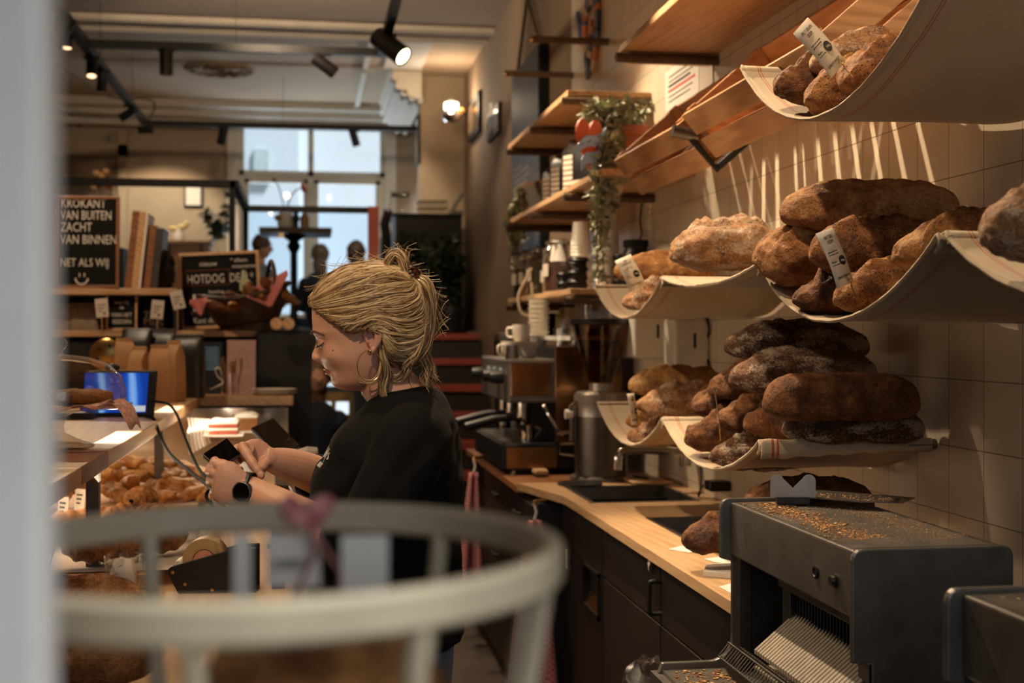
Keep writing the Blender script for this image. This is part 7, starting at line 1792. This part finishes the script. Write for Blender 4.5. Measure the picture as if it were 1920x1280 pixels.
# arms
def limb(pts, rad, seg=20): m.tube(spl(pts, 5), [r for a, b in zip(rad, rad[1:]) for r in [lerp(a, b, k/5) for k in range(5)]]+[rad[-1]], seg)
nW = Qp(474, 923, -.105); nE = Qp(694, 1025, -.235); nS = Qp(770, 815, -.165)
limb([nS, Qp(735, 905, -.215), nE], [.050, .046, .041])
m.ell(nE, (.043,)*3, None, 14, 10)
limb([nE, Qp(600, 990, -.20), Qp(530, 954, -.150), nW, Qp(455, 914, -.10)], [.043, .042, .036, .0285, .0285])
fW = Qp(507, 861, .045); fE = Qp(668, 925, .20); fS = Qp(762, 815, .160)
limb([fS, Qp(728, 880, .20), fE], [.048, .044, .040])
m.ell(fE, (.042,)*3, None, 14, 10)
limb([fE, Qp(600, 893, .14), Qp(545, 872, .085), fW, Qp(496, 857, .040)], [.042, .041, .0345, .0235, .0235])
# near hand: palm seen from the back, fingers folding away round the terminal
def finger(pts, r0, r1, n=5):
    P = spl(pts, n); m.tube(P, [lerp(r0, r1, i/(len(P)-1))*(1+.07*math.sin(i*PI*(len(pts)-1)/(len(P)-1)*2+PI/2)) for i in range(len(P))], 14); m.ell(P[-1], (r1, r1, r1), None, 12, 8)
hand = [[Qp(472, 889, -.105), Qp(476, 946, -.095), Qp(466, 947, -.074), Qp(460, 890, -.078)], ]
def slab(rows_):
    m.loft([[V(p) for p in r] for r in rows_])
def oval(c, u, v, a, b, n=20): return [c+u*a*math.copysign(abs(math.cos(t))**.85, math.cos(t))+v*b*math.copysign(abs(math.sin(t))**.9, math.sin(t)) for t in [2*PI*i/n for i in range(n)]]
slab([oval(Qp(476, 922, -.103), UU, FF, .029, .019), oval(Qp(458, 917, -.106), UU*1+RR*.1, FF, .032, .018), oval(Qp(438, 909, -.110), UU+RR*.12, FF, .0385, .0175), oval(Qp(419, 904, -.112), UU+RR*.12, FF, .041, .0165), oval(Qp(407, 901, -.108), UU+RR*.15, FF, .037, .015), oval(Qp(401, 900, -.104), UU+RR*.15, FF, .030, .011)])
KN = [((409, 872), (399, 868), (402, 862), (415, 864)), ((402, 887), (392, 882), (394, 874), (408, 873)), ((402, 904), (393, 901), (395, 892), (408, 890)), ((407, 922), (399, 921), (401, 912), (412, 908))]
for i, (k, a, b, e) in enumerate(KN):
    finger([Qp(k[0]+10, k[1]+4, -.108), Qp(k[0], k[1], -.106), Qp(a[0]+2, a[1]+2, -.072), Qp(b[0]+2, b[1]+1, -.045), Qp(e[0]+6, e[1]+2, -.030)], (.0105, .0108, .0105, .0092)[i], (.0078, .0080, .0078, .0070)[i])
finger([Qp(448, 886, -.100), Qp(432, 876, -.090), Qp(416, 870, -.082), Qp(404, 866, -.074)], .0125, .0085)
# far hand: index and thumb pinching the slip
slab([oval(Qp(510, 861, .045), UU, FF, .0225, .017), oval(Qp(493, 855, .040), UU+RR*.25, FF, .0265, .016), oval(Qp(476, 849, .033), UU+RR*.35, FF, .0285, .015), oval(Qp(462, 843, .026), UU+RR*.4, FF, .021, .013), oval(Qp(455, 840, .022), UU+RR*.4, FF, .013, .010)])
finger([Qp(472, 846, .012), Qp(456, 838, .000), Qp(463, 851, -.020), Qp(473, 867, -.030), Qp(483, 881, -.034), Qp(489.5, 891, -.034)], .0115, .0078)
finger([Qp(470, 846, .030), Qp(447, 841, .022), Qp(437, 852, .004), Qp(438, 866, -.008), Qp(446, 875, -.012)], .0108, .0078)
finger([Qp(468, 850, .042), Qp(444, 848, .040), Qp(436, 860, .028), Qp(442, 872, .018)], .0102, .0075)
finger([Qp(472, 858, .052), Qp(452, 858, .054), Qp(446, 868, .044), Qp(452, 876, .036)], .0092, .0068)
finger([Qp(498, 868, .026), Qp(490, 876, .004), Qp(482, 882, -.010), Qp(474, 884, -.018)], .0130, .0085)
body = m.obj('body', MT['skin'], baker, ang=180); remesh(body, .0019, 3)
bpy.context.view_layer.update()
# nail, brow, lashes, lips
MB().ell(Qp(489.0, 889.5, -.0425), (.0052, .0018, .0068), Matrix.Rotation(math.radians(-25), 3, 'Y'), 12, 8).obj('fingernail', mat('nail_pink', '#d39a8c', .25, var=0), baker)
for sgn in (-1, 1):
    bw = []
    for (c_v, y_v) in ((.010, 627.5), (.018, 624.5), (.028, 622), (.038, 621.5), (.048, 623.5), (.056, 627.5)):
        hx, hc = head_pt(y_v, math.asin((c_v/interp(HEAD, y_v)[3])**(1/.92))); bw.append((hx-.8, y_v, hc+.0006))
    MB().tube(spl([Q(x, y, sgn*c) for x, y, c in bw], 5), [.0012+.0022*math.sin(PI*min(1, .28+i/30)) for i in range(26)], 8).obj('eyebrow', mat('brow_brown', '#5a3420', .7, var=.2, sc=200), baker)
    L = MB()
    for k in range(16):
        u = k/15; p = Q(lerp(599.5, 613, u), 646.6-5*u*u, sgn*lerp(.022, .0455, u)); L.tube([p, p+(-RR*.004-UU*.0045+FF*sgn*.002*u), p+(-RR*.008-UU*.006+FF*sgn*.004*u)], [.0006, .0005, .0002], 5)
    L.tube([Q(lerp(600.0, 614, u), 646.0-5.2*u*u, sgn*lerp(.021, .0462, u)) for u in [i/8 for i in range(9)]], .0010, 6)
    L.obj('eyelashes', mat('lash_dark', '#1a0f0a', .6, var=0), baker)
LP = MB()
def lipf(y0, y1, out):
    def f(u, v):
        c = lerp(-.0265, .0265, u); e = 1-abs(u*2-1)**2.2; py = lerp(y0, y1, v) if out == 0 else lerp(y0, y1, v)
        py = 696.2+(py-696.2)*max(.06, e)
        a = math.asin(max(-1, min(1, math.copysign((abs(c)/interp(HEAD, py)[3])**(1/.92), c))))
        px, cc = head_pt(py, a); return Q(px-1.5, py, cc*1.012)
    return f
LP.surf(lipf(690.2, 696.0, 0), 24, 6); LP.surf(lipf(696.4, 704.0, 0), 24, 6)
LP.obj('lips', mat('lip_rose', '#a8604e', .42, var=.05), baker, ang=180)
_c = .060; _a = math.asin((_c/interp(HEAD, 656)[3])**(1/.92)); _h = head_pt(656, _a)
MB().ell(Q(_h[0], 656, -_h[1]), (.0016, .0012, .0016), None, 8, 6).obj('mole', mat('mole_brown', '#5a3020', .6, var=0), baker)
# earring
e0 = Qp(693, 686, -.090)
er = MB().tube([e0+RR*.0225*math.cos(a)+UU*.0290*math.sin(a)+FF*.006*math.cos(a) for a in [2*PI*i/40 for i in range(40)]], .0010, 8, closed=True).obj('hoop_earring', MT['gold'], baker); er['label'] = 'thin gold hoop earring'
MB().ell(Qp(694, 658, -.091), (.0028, .0028, .0035), None, 10, 8).obj('ear_stud', MT['gold'], baker)
# ---------------------------------------------------------------- shirt
SH = [(733, 708, 806, .069), (741, 696, 824, .085), (750, 691, 833, .100), (760, 686, 838, .125), (775, 676, 843, .160), (795, 654, 848, .186), (820, 630, 853, .198), (845, 611, 857, .200), (870, 602, 859, .197), (900, 598, 860, .190), (940, 596, 859, .182), (990, 600, 858, .175), (1050, 607, 857, .175), (1110, 618, 859, .180), (1160, 620, 862, .184), (1192, 621, 863, .184)]
m = MB(); rr = []
for i in range(70):
    y = lerp(733, 1192, (i/69)**1.15); f, b, hw = interp(SH, y)
    sl_ = max(0, 1-(y-733)/30); ring = torso_ring(y, f, b, hw, 64)
    if sl_ > 0: ring = [p+UU*(.010*sl_*((p-Q(757, y)).dot(RR)/.06)) for p in ring]
    rr.append(ring)
m.loft(rr, caps=False)
st0 = m.mark()
sleeves = []
def sleeve(pts, rad, seg=30):
    P = spl(pts, 6); n = len(P)-1
    R_ = []
    for i in range(n+1):
        k = i/n*(len(rad)-1); j = min(int(k), len(rad)-2); R_.append(lerp(rad[j], rad[j+1], k-j))
    m.tube(P, R_, seg, caps=False); return P, R_
sleeve([nS+RR*.012+UU*.006+FF*.02, Qp(768, 838, -.195), Qp(745, 900, -.225), Qp(718, 955, -.238), Qp(690, 1010, -.235), Qp(660, 1006, -.225), Qp(628, 995, -.212)], [.060, .066, .064, .062, .060, .058, .057])
sleeve([fS+UU*.006-FF*.02, Qp(745, 850, .19), Qp(712, 895, .205), Qp(670, 918, .20), Qp(635, 905, .175), Qp(581, 893, .125)], [.060, .062, .060, .056, .052, .046])
m.bm.verts.ensure_lookup_table()
for v in m.bm.verts:
    p = v.co; q = p-V((baker.location.x, baker.location.y, 0))
    d = noise.noise(V((q.x*8, q.y*8, q.z*14+q.x*10)))*.014+(.5-abs(noise.noise(V((q.x*9+5, q.y*9, q.z*22-q.x*24)))))*.013
    dr = V((q.x, q.y, 0)); dr = dr.normalized() if dr.length > .02 else V((0, 0, 0))
    v.co = p+dr*d*min(1, max(0, (Q(0, 745).z-p.z)/.06))
sh = m.obj('shirt', mat('black_cotton', '#090808', .92, var=.12, sc=30, bump=.25, bsc=700, Specular_IOR_Level=.2), baker, ang=180, solid=.006); remesh(sh, .0042, 16)
bpy.context.view_layer.update()
cl = MB(); c0 = interp(SH, 734)
cl.tube([p+UU*(.011*((p-Q(757, 734)).dot(RR)/.06)) for p in torso_ring(733.5, 707, 806, .0695, 48)], .0055, 8, closed=True); cl.obj('collar', sh.data.materials[0], baker, ang=180)
# embroidered shop name on the chest
dg = bpy.context.evaluated_depsgraph_get()
L = MB(); L.text("Jordy's", .026, Matrix.Identity(4), 'CENTER', depth=0); L.text('BAKERY', .011, T(0, -.015, 0), 'CENTER', depth=0)
bv = BVHTree.FromObject(sh, dg); mw = wmat(sh); mi = mw.inverted()
oc = Qp(545, 858, -.097); ux = (-FF*.9+RR*.25).normalized(); uy = (UU*.95+RR*.3).normalized()
L.bm.verts.ensure_lookup_table()
for v in L.bm.verts:
    p = oc+ux*v.co.x*1.15+uy*v.co.y*1.15
    h = bv.ray_cast(mi @ p, (mi.to_3x3() @ (RR)).normalized())
    if h[0] is not None: v.co = mw @ h[0]-RR*.0022-FF*.0012
    else: v.co = p+RR*.07
L.obj('embroidery', MT['plastic'], baker, smooth=False, solid=.0005)
# jeans and shoes
m = MB()
m.loft([torso_ring(y, f, b, hw, 48) for y, f, b, hw in ((1130, 632, 850, .165), (1190, 634, 852, .172), (1240, 640, 850, .170), (1290, 650, 846, .165))])
for sgn in (-1, 1):
    m.tube(spl([Q(748, 1270, sgn*.085), Q(742, 1480, sgn*.092), Q(745, 1620, sgn*.095), Q(752, 1820, sgn*.095), Q(755, 2010, sgn*.098)], 5), [lerp(.096, .058, i/20) for i in range(21)], 28)
jn = m.obj('jeans', cloth('grey_blue_denim', '#5e6470', 600), baker, ang=180); remesh(jn, .007, 4)
for sgn in (-1, 1):
    c = Q(730, 2032, sgn*.10); c.z = .0
    MB().loft([[c+(RR*(-x)*1.0)+FF*y*1.0+UU*z for x, y in [(.135*math.cos(a)*(1 if math.cos(a) > 0 else .75)*s, .047*math.sin(a)*s) for a in [2*PI*i/24 for i in range(24)]]] for z, s in ((0, .95), (.015, 1.02), (.03, 1.0), (.06, .82), (.085, .55))]).obj('shoe', MT['blackpl'], baker)
# watch
wc_ = Qp(457, 922, -.1365)
wn = (-FF*.93-RR*.34+UU*.10).normalized(); Rw = UU.rotation_difference(wn).to_matrix()
wc_ = Qp(455, 923, -.1345)
wt_ = MB().lathe([(0, -.006), (.0195, -.006), (.0205, -.002), (.0205, .004), (.0185, .006), (.0175, .0050), (0, .0050)], wc_, 36, Rw).obj('wristwatch', MT['blackpl'], baker); wt_['label'] = 'round black smartwatch'
MB().lathe([(0, .0052), (.0165, .0052), (.0165, .0058), (0, .0060)], wc_, 32, Rw).obj('watch_glass', MT['blackgl'], wt_)
MB().lathe([(.0178, .0058), (.0186, .0066), (.0194, .0058)], wc_, 32, Rw).obj('watch_bezel', MT['steel'], wt_)
ax = (RR*.96-UU*.10-FF*.25).normalized(); cw = Qp(464, 919, -.102); a1 = UU-ax*UU.dot(ax); a1.normalize(); a2 = ax.cross(a1)
m = MB()
def f(u, v): a = 2*PI*u; return cw+ax*(v-.5)*.020+a1*math.cos(a)*.0335+a2*math.sin(a)*.0225
m.surf(f, 40, 4, cu=True); m.obj('watch_strap', MT['blackpl'], wt_, ang=180, solid=.0025)
# ---------------------------------------------------------------- hair
HC, HR = (703, 592), (122, 104); HD = .0935; SP = 2.4
def hp_(px, py, s=1.0, side=-1):
    a = (px-HC[0])/HR[0]; b = (py-HC[1])/HR[1]; q = abs(a)**SP+abs(b)**SP
    c = HD*s*max(0.0, 1-q)**(1/SP); k = 1-c/FD
    return Q(960+(px-960)*k, 625+(py-625)*k, side*c)
hn = NT('blond_hair'); ri = hn.n('NewGeometry').outputs['Random Per Island']
hv = hn.noise(hn.co((1, 1, 1)), 30, 3)
hcol = hn.ramp(hn.math('MULTIPLY_ADD', hv, .35, hn.math('MULTIPLY', ri, .75)), [(.12, '#34220f'), (.34, '#7a5936'), (.56, '#b08d60'), (.8, '#d4b88a'), (1.0, '#e8d3ae')])
hn.set(**{'Base Color': hcol, 'Roughness': .42, 'Anisotropic': .5, 'Specular IOR Level': .4})
hd_ = NT('dark_blond_roots'); hd_.set(**{'Base Color': hd_.ramp(hd_.noise(hd_.co((1, 1, 1)), 60, 4), [(.3, '#4a331f'), (.7, '#7a5a38')]), 'Roughness': .6})
def hairline(px): return interp([(575, 561), (585, 570), (600, 582), (620, 596), (640, 613), (655, 623), (668, 624), (678, 612), (685, 603), (692, 596), (704, 594), (714, 600), (720, 622), (721, 640), (724, 700)], px)[0]
def scalp(u, v):
    th = PI*v; ph = 2*PI*u
    a, b, w_ = math.cos(th), math.sin(th)*math.cos(ph), math.sin(th)*math.sin(ph); k = .955*(abs(a)**SP+abs(b)**SP+abs(w_)**SP)**(-1/SP)
    return (HC[0]-HR[0]*a*k, HC[1]-HR[1]*b*k, HD*w_*k)
m = MB(); nu, nv = 96, 72; g = []
for i in range(nu):
    row = []
    for j in range(nv):
        x, y, c = scalp(i/nu, lerp(.012, .988, j/(nv-1))); row.append((x, y, c, m.bm.verts.new(Q(x, y, c))))
    g.append(row)
for i in range(nu):
    for j in range(nv-1):
        q = [g[i][j], g[(i+1) % nu][j], g[(i+1) % nu][j+1], g[i][j+1]]
        kk = 1-sum(abs(k[2]) for k in q)/4/FD; x = 960+(sum(k[0] for k in q)/4-960)/kk; y = 625+(sum(k[1] for k in q)/4-625)/kk
        if y < hairline(x): m._face([k[3] for k in q])
for v in [v for v in m.bm.verts if not v.link_faces]: m.bm.verts.remove(v)
hair = m.obj('hair', hd_.m, baker, ang=180, solid=.002)
GU = [[(578, 562), (602, 528), (645, 502), (700, 493), (745, 502), (770, 521)],
      [(578, 565), (610, 545), (652, 520), (705, 507), (745, 508), (770, 521)],
      [(580, 569), (620, 559), (670, 540), (720, 529), (755, 522), (772, 524)],
      [(584, 574), (630, 570), (680, 556), (728, 546), (765, 540), (778, 528)],
      [(598, 584), (645, 584), (695, 574), (745, 568), (780, 556), (786, 535)],
      [(618, 598), (658, 597), (706, 589), (752, 589), (786, 574), (792, 548)],
      [(640, 613), (672, 601), (706, 590), (750, 604), (790, 592), (800, 560)],
      [(658, 622), (684, 599), (714, 595), (756, 617), (796, 606), (806, 576)],
      [(716, 612), (726, 626), (750, 640), (788, 634), (806, 610), (808, 586)],
      [(718, 630), (728, 647), (750, 662), (782, 658), (802, 634), (806, 604)],
      [(718, 650), (728, 671), (752, 684), (780, 672), (798, 648), (802, 622)]]
rn = random.Random(77)
hm = MB()
def lockr(pts, r, seg=6, flat=.55):
    n = len(pts); hm.tube(pts, [r*(.35+.65*math.sin(PI*min(1, .12+.80*i/(n-1)))**.7) for i in range(n)], seg, flat=flat)
for side in (-1, 1):
    for gi in range(len(GU)-1):
        A, B = GU[gi], GU[gi+1]
        cnt = 105 if side == -1 else 18
        for k in range(cnt):
            t_ = (k+rn.random())/cnt; off = rn.gauss(0, 5); w1 = rn.gauss(0, 6); s = rn.uniform(.97, 1.06)
            P = [(lerp(a[0], b[0], t_), lerp(a[1], b[1], t_)) for a, b in zip(A, B)]
            w2 = rn.gauss(0, 2.2); P = [(x, y+off*math.sin(PI*i/5)+w1*math.sin(PI*i/2.5)*.5+(w2 if i in (1, 3) else -w2)) for i, (x, y) in enumerate(P)]
            C = spl([V((x, y, 0)) for x, y in P], 6)
            pts = [hp_(p.x, p.y, s+.03*math.sin(PI*i/len(C)), side) for i, p in enumerate(C)]
            lockr(pts, rn.choice((.0005, .0007, .0009, .0012, .0014, .0018, .0024)) if side == -1 else rn.uniform(.003, .005))
def free(guides, cnt, r0, r1, jit=4, cj=.012, seg=5):
    for k in range(cnt):
        t_ = rn.random(); gsel = rn.randrange(len(guides)-1) if len(guides) > 1 else 0
        A, B = guides[gsel], guides[min(gsel+1, len(guides)-1)]
        dx, dy, dc = rn.uniform(-jit, jit), rn.uniform(-jit, jit), rn.uniform(-cj, cj)
        P = [Q(lerp(a[0], b[0], t_)+dx*(.3+i/len(A))+rn.uniform(-1, 1), lerp(a[1], b[1], t_)+dy*(.3+i/len(A)), lerp(a[2], b[2], t_)+dc*(.3+.7*i/len(A))) for i, (a, b) in enumerate(zip(A, B))]
        lockr(spl(P, 6), rn.uniform(r0, r1), seg)
# lock falling behind the ear and curling under the jaw, nape hair, back fall, top loop
free([[(714, 628, -.080), (721, 658, -.078), (724, 695, -.072), (720, 722, -.068), (728, 746, -.066)], [(716, 632, -.078), (730, 668, -.070), (736, 702, -.060), (728, 728, -.060), (733, 752, -.058)]], 80, .0005, .0018, 6)
free([[(716, 640, -.078), (726, 672, -.076), (724, 702, -.076), (708, 716, -.074), (694, 716, -.074)], [(716, 640, -.078), (722, 670, -.076), (716, 700, -.076), (702, 712, -.074), (684, 708, -.074)]], 24, .0004, .0011, 4)
free([[(776, 520, -.02), (802, 524, -.035), (814, 552, -.03), (813, 598, -.03), (808, 636, -.04), (788, 662, -.05)], [(774, 524, -.05), (790, 546, -.068), (798, 588, -.06), (796, 626, -.06), (784, 664, -.06), (766, 684, -.05)]], 190, .0007, .0036, 8, .025)
free([[(776, 520, .03), (804, 528, .03), (816, 560, .02), (814, 606, .015), (806, 650, .01), (792, 676, .0)], [(774, 524, .055), (792, 550, .06), (800, 590, .05), (796, 630, .045), (784, 664, .04), (766, 688, .03)]], 50, .003, .005, 6, .02)
free([[(730, 520, -.035), (724, 490, -.03), (738, 472, -.022), (756, 474, -.022), (765, 494, -.03), (764, 520, -.04)], [(738, 524, -.045), (732, 500, -.048), (742, 484, -.045), (752, 490, -.045), (757, 506, -.045), (766, 526, -.045)]], 120, .0008, .0032, 5, .02)
free([[(730, 520, .02), (726, 490, .02), (738, 473, .012), (756, 476, .012), (765, 496, .02), (764, 522, .03)], [(735, 522, .035), (732, 500, .038), (742, 484, .035), (752, 490, .035), (757, 506, .035), (766, 526, .035)]], 24, .0025, .0045, 3, .015)
free([[(752, 640, -.055), (760, 672, -.055), (758, 694, -.055), (742, 706, -.05), (736, 702, -.05)], [(770, 660, -.045), (778, 688, -.045), (770, 706, -.04), (752, 712, -.045), (744, 706, -.05)]], 60, .0005, .0018, 7)
free([[(796, 640, -.02), (806, 668, -.02), (812, 690, -.02), (810, 705, -.02), (818, 716, -.02)], [(782, 660, -.04), (794, 684, -.04), (800, 700, -.04), (794, 712, -.04), (800, 726, -.04)]], 70, .0004, .0012, 11, .03, 4)
free([[(772, 690, -.03), (776, 712, -.035), (782, 728, -.04), (784, 738, -.045), (776, 746, -.05)], [(764, 690, -.04), (766, 712, -.045), (772, 728, -.05), (774, 736, -.05), (770, 742, -.05)]], 6, .0006, .001, 3, .008, 4)
# stray hairs
for k in range(110):
    a = rn.uniform(-2.6, .5); r = 1.0
    x, y = HC[0]+HR[0]*math.cos(a), HC[1]+HR[1]*math.sin(a); c = rn.uniform(-.05, .03); d = rn.uniform(4, 22); tx, ty = -math.sin(a), math.cos(a); s = rn.choice((-1, 1))
    P = [Q(x-3*math.cos(a)-tx*s*12, y-3*math.sin(a)-ty*s*12, c), Q(x+2*math.cos(a), y+2*math.sin(a), c), Q(x+d*.6*math.cos(a)+tx*s*14, y+d*.6*math.sin(a)+ty*s*14, c), Q(x+d*math.cos(a)+tx*s*26, y+d*math.sin(a)+ty*s*20, c)]
    hm.tube(spl(P, 4), .00028, 4)
for k in range(34):
    x, y = rn.uniform(728, 768), rn.uniform(466, 490); P = [Q(x, y+8, -.02), Q(x+rn.uniform(-6, 6), y-6, -.02), Q(x+rn.uniform(-22, 24), y-rn.uniform(4, 16), -.02)]
    hm.tube(spl(P, 4), .00028, 4)
lk = hm.obj('locks', hn.m, hair, ang=180)
m = MB()
for k in range(5): m.tube(spl([Q(768+k*1.5, 508+k*7, -.052), Q(779+k*1.5, 505+k*7, -.05), Q(788, 512+k*6, -.035), Q(786, 520+k*5, -.02)], 4), .0034, 8, flat=.7)
m.tube(spl([Q(771, 503, -.04), Q(782, 512, -.050), Q(784, 530, -.052), Q(776, 542, -.045)], 5), .004, 8)
m.obj('claw_clip', mat('tortoise_shell', '#4a2814', .25, var=.6, sc=120), hair)
# slip of paper, phone terminal and strap in her hands
o = MB().prism([Qp(446, 874, -.028), Qp(459, 864, -.020), Qp(474, 876, -.026), Qp(487, 897, -.030), Qp(480, 903, -.036), Qp(462, 890, -.036)], FF*.0006-RR*.0002).obj('paper_slip', MT['paper'], smooth=False); tag(o, 'white slip of paper pinched between her hands', 'paper')
t = thing('phone', 'black phone like terminal held up in her hands', 'phone', Qp(412, 850, -.06))
A, B, C_, D_ = Qp(379, 851, -.050), Qp(426, 820, -.016), Qp(446, 845, -.020), Qp(404, 872, -.060)
nrm = (B-A).cross(D_-A).normalized(); nrm = nrm if nrm.dot(FF) < 0 else -nrm
MB().prism([A, B, C_+(C_-B)*.25, D_+(D_-A)*.25], -nrm*.011).obj('case', mat('grey_phone_rim', '#6a625c', .4, .5), t, smooth=False, bev=.002)
q = [A.lerp(C_, .03), B.lerp(D_, .03), C_+(C_-B)*.22, D_+(D_-A)*.22]
MB().prism([p+nrm*.0003 for p in q], nrm*.0004).obj('screen', MT['blackgl'], t, smooth=False)
o = MB().tube([Qp(482, 893, -.024), Qp(500, 908, -.02), Qp(522, 922, .0), Qp(530, 935, .03)], .012, 8, flat=.12, up=UU).obj('black_strap', MT['blackpl']); tag(o, 'black strap running down between her forearms', 'strap')
# ---------------------------------------------------------------- out of focus tub basket in the foreground
fb = PF(487, 1046, .71); RB = .163
BZ0 = fb.z-.20
t = thing('spoked_basket', 'white painted round spoked basket, blurred in the foreground', 'basket', (fb.x, fb.y, BZ0))
ww = MT['basketwood'] = mat('weathered_white_paint', '#b5a88c', .55, var=.1, sc=14)
def ringband(z, r, h, th): return MB().lathe([(r-th/2, z-h/2), (r+th/2, z-h/2), (r+th/2, z+h/2), (r-th/2, z+h/2)], (fb.x, fb.y, 0), 64, close=True)
ringband(fb.z, RB, .020, .011).obj('top_rim', ww, t, bev=.003)
ringband(BZ0+.014, RB*.78, .022, .010).obj('base_ring', ww, t, bev=.003)
MB().cyl((fb.x, fb.y, BZ0+.003), RB*.77, .009, 40).obj('base', ww, t)
for k in range(10):
    a = 2*PI*(k+.28)/10; ca, sa = math.cos(a), math.sin(a)
    MB().tube([(fb.x+RB*.78*ca, fb.y+RB*.78*sa, BZ0+.014), (fb.x+RB*.92*ca, fb.y+RB*.92*sa, BZ0+.115), (fb.x+RB*ca, fb.y+RB*sa, fb.z-.006)], [.006, .0055, .0055], 8).obj('spoke', ww, t)
t = thing('display_stool', 'round white stool carrying the spoked basket', 'stool', (fb.x, fb.y, 0))
MB().cyl((fb.x, fb.y, BZ0-.03), .155, .03, 36).obj('seat', MT['whitewood'], t, bev=.004)
for k in range(4):
    a = PI/4+PI/2*k; MB().tube([(fb.x+.11*math.cos(a), fb.y+.11*math.sin(a), BZ0-.03), (fb.x+.17*math.cos(a), fb.y+.17*math.sin(a), 0)], .014, 10).obj('leg', MT['whitewood'], t)
# wrapped loaf with label cards and a pink bow inside
o = loaf_mb(.16, .11, .14, 91, 1).obj('wrapped_loaf', BR['pale'], local=True, ang=180)
o.matrix_basis = T(fb.x+.035, fb.y+.01, BZ0+.012+.056) @ R('Z', -20); tag(o, 'brown loaf lying inside the white spoked basket', 'bread')
def pl_card(lab, px0, px1, py0, py1, d):
    a, b, c, e = PF(px0, py1, d), PF(px1, py1, d), PF(px1, py0, d), PF(px0, py0, d)
    o = MB().prism([a, b, c, e], (0, .0018, 0)).obj('label_card', MT['paper'], smooth=False); tag(o, lab, 'card', 'white cards in the spoked basket'); return o, (a, b, c, e)
pl_card('white card at the left inside the spoked basket', 437, 470, 1003, 1125, .762)
oc_, A = pl_card('white printed card in the middle of the spoked basket', 500, 600, 1000, 1100, .782)
Mx = frame(A[0], A[1]-A[0], A[3]-A[0]); L = MB(); L.text('JORDY', .008, Mx @ T(.0165, .012, .002), depth=.0003); L.obj('lettering', MT['ink'], oc_, smooth=False)
pl_card('white card at the right inside the spoked basket', 640, 728, 1003, 1110, .775)
pc = PF(575, 968, .775)
t = thing('pink_bow', 'pink bow tied above the cards in the spoked basket', 'bow', pc-V((0, 0, .03)))
m = MB()
for s in (-1, 1): m.ell(pc+V((s*.0075, 0, .003)), (.008, .005, .011), R('Y', s*35), 12, 8)
m.ell(pc-V((0, 0, .003)), (.004, .004, .004), None, 8, 6); m.jit(.002, 80, 0, 1)
m.obj('bow_loops', MT['pink'], t, ang=180)
MB().tube(spl([pc, pc+V((.005, .0, -.02)), pc+V((-.003, .007, -.04)), pc+V((-.007, .007, -.062))], 6), .004, 8, flat=.3).obj('bow_tail', MT['pink'], t)
MB().tube([pc+V((.003, .0, -.007)), pc+V((.02, .0, -.034)), pc+V((.019, .007, -.062))], .0035, 8, flat=.3).obj('bow_tail', MT['pink'], t)
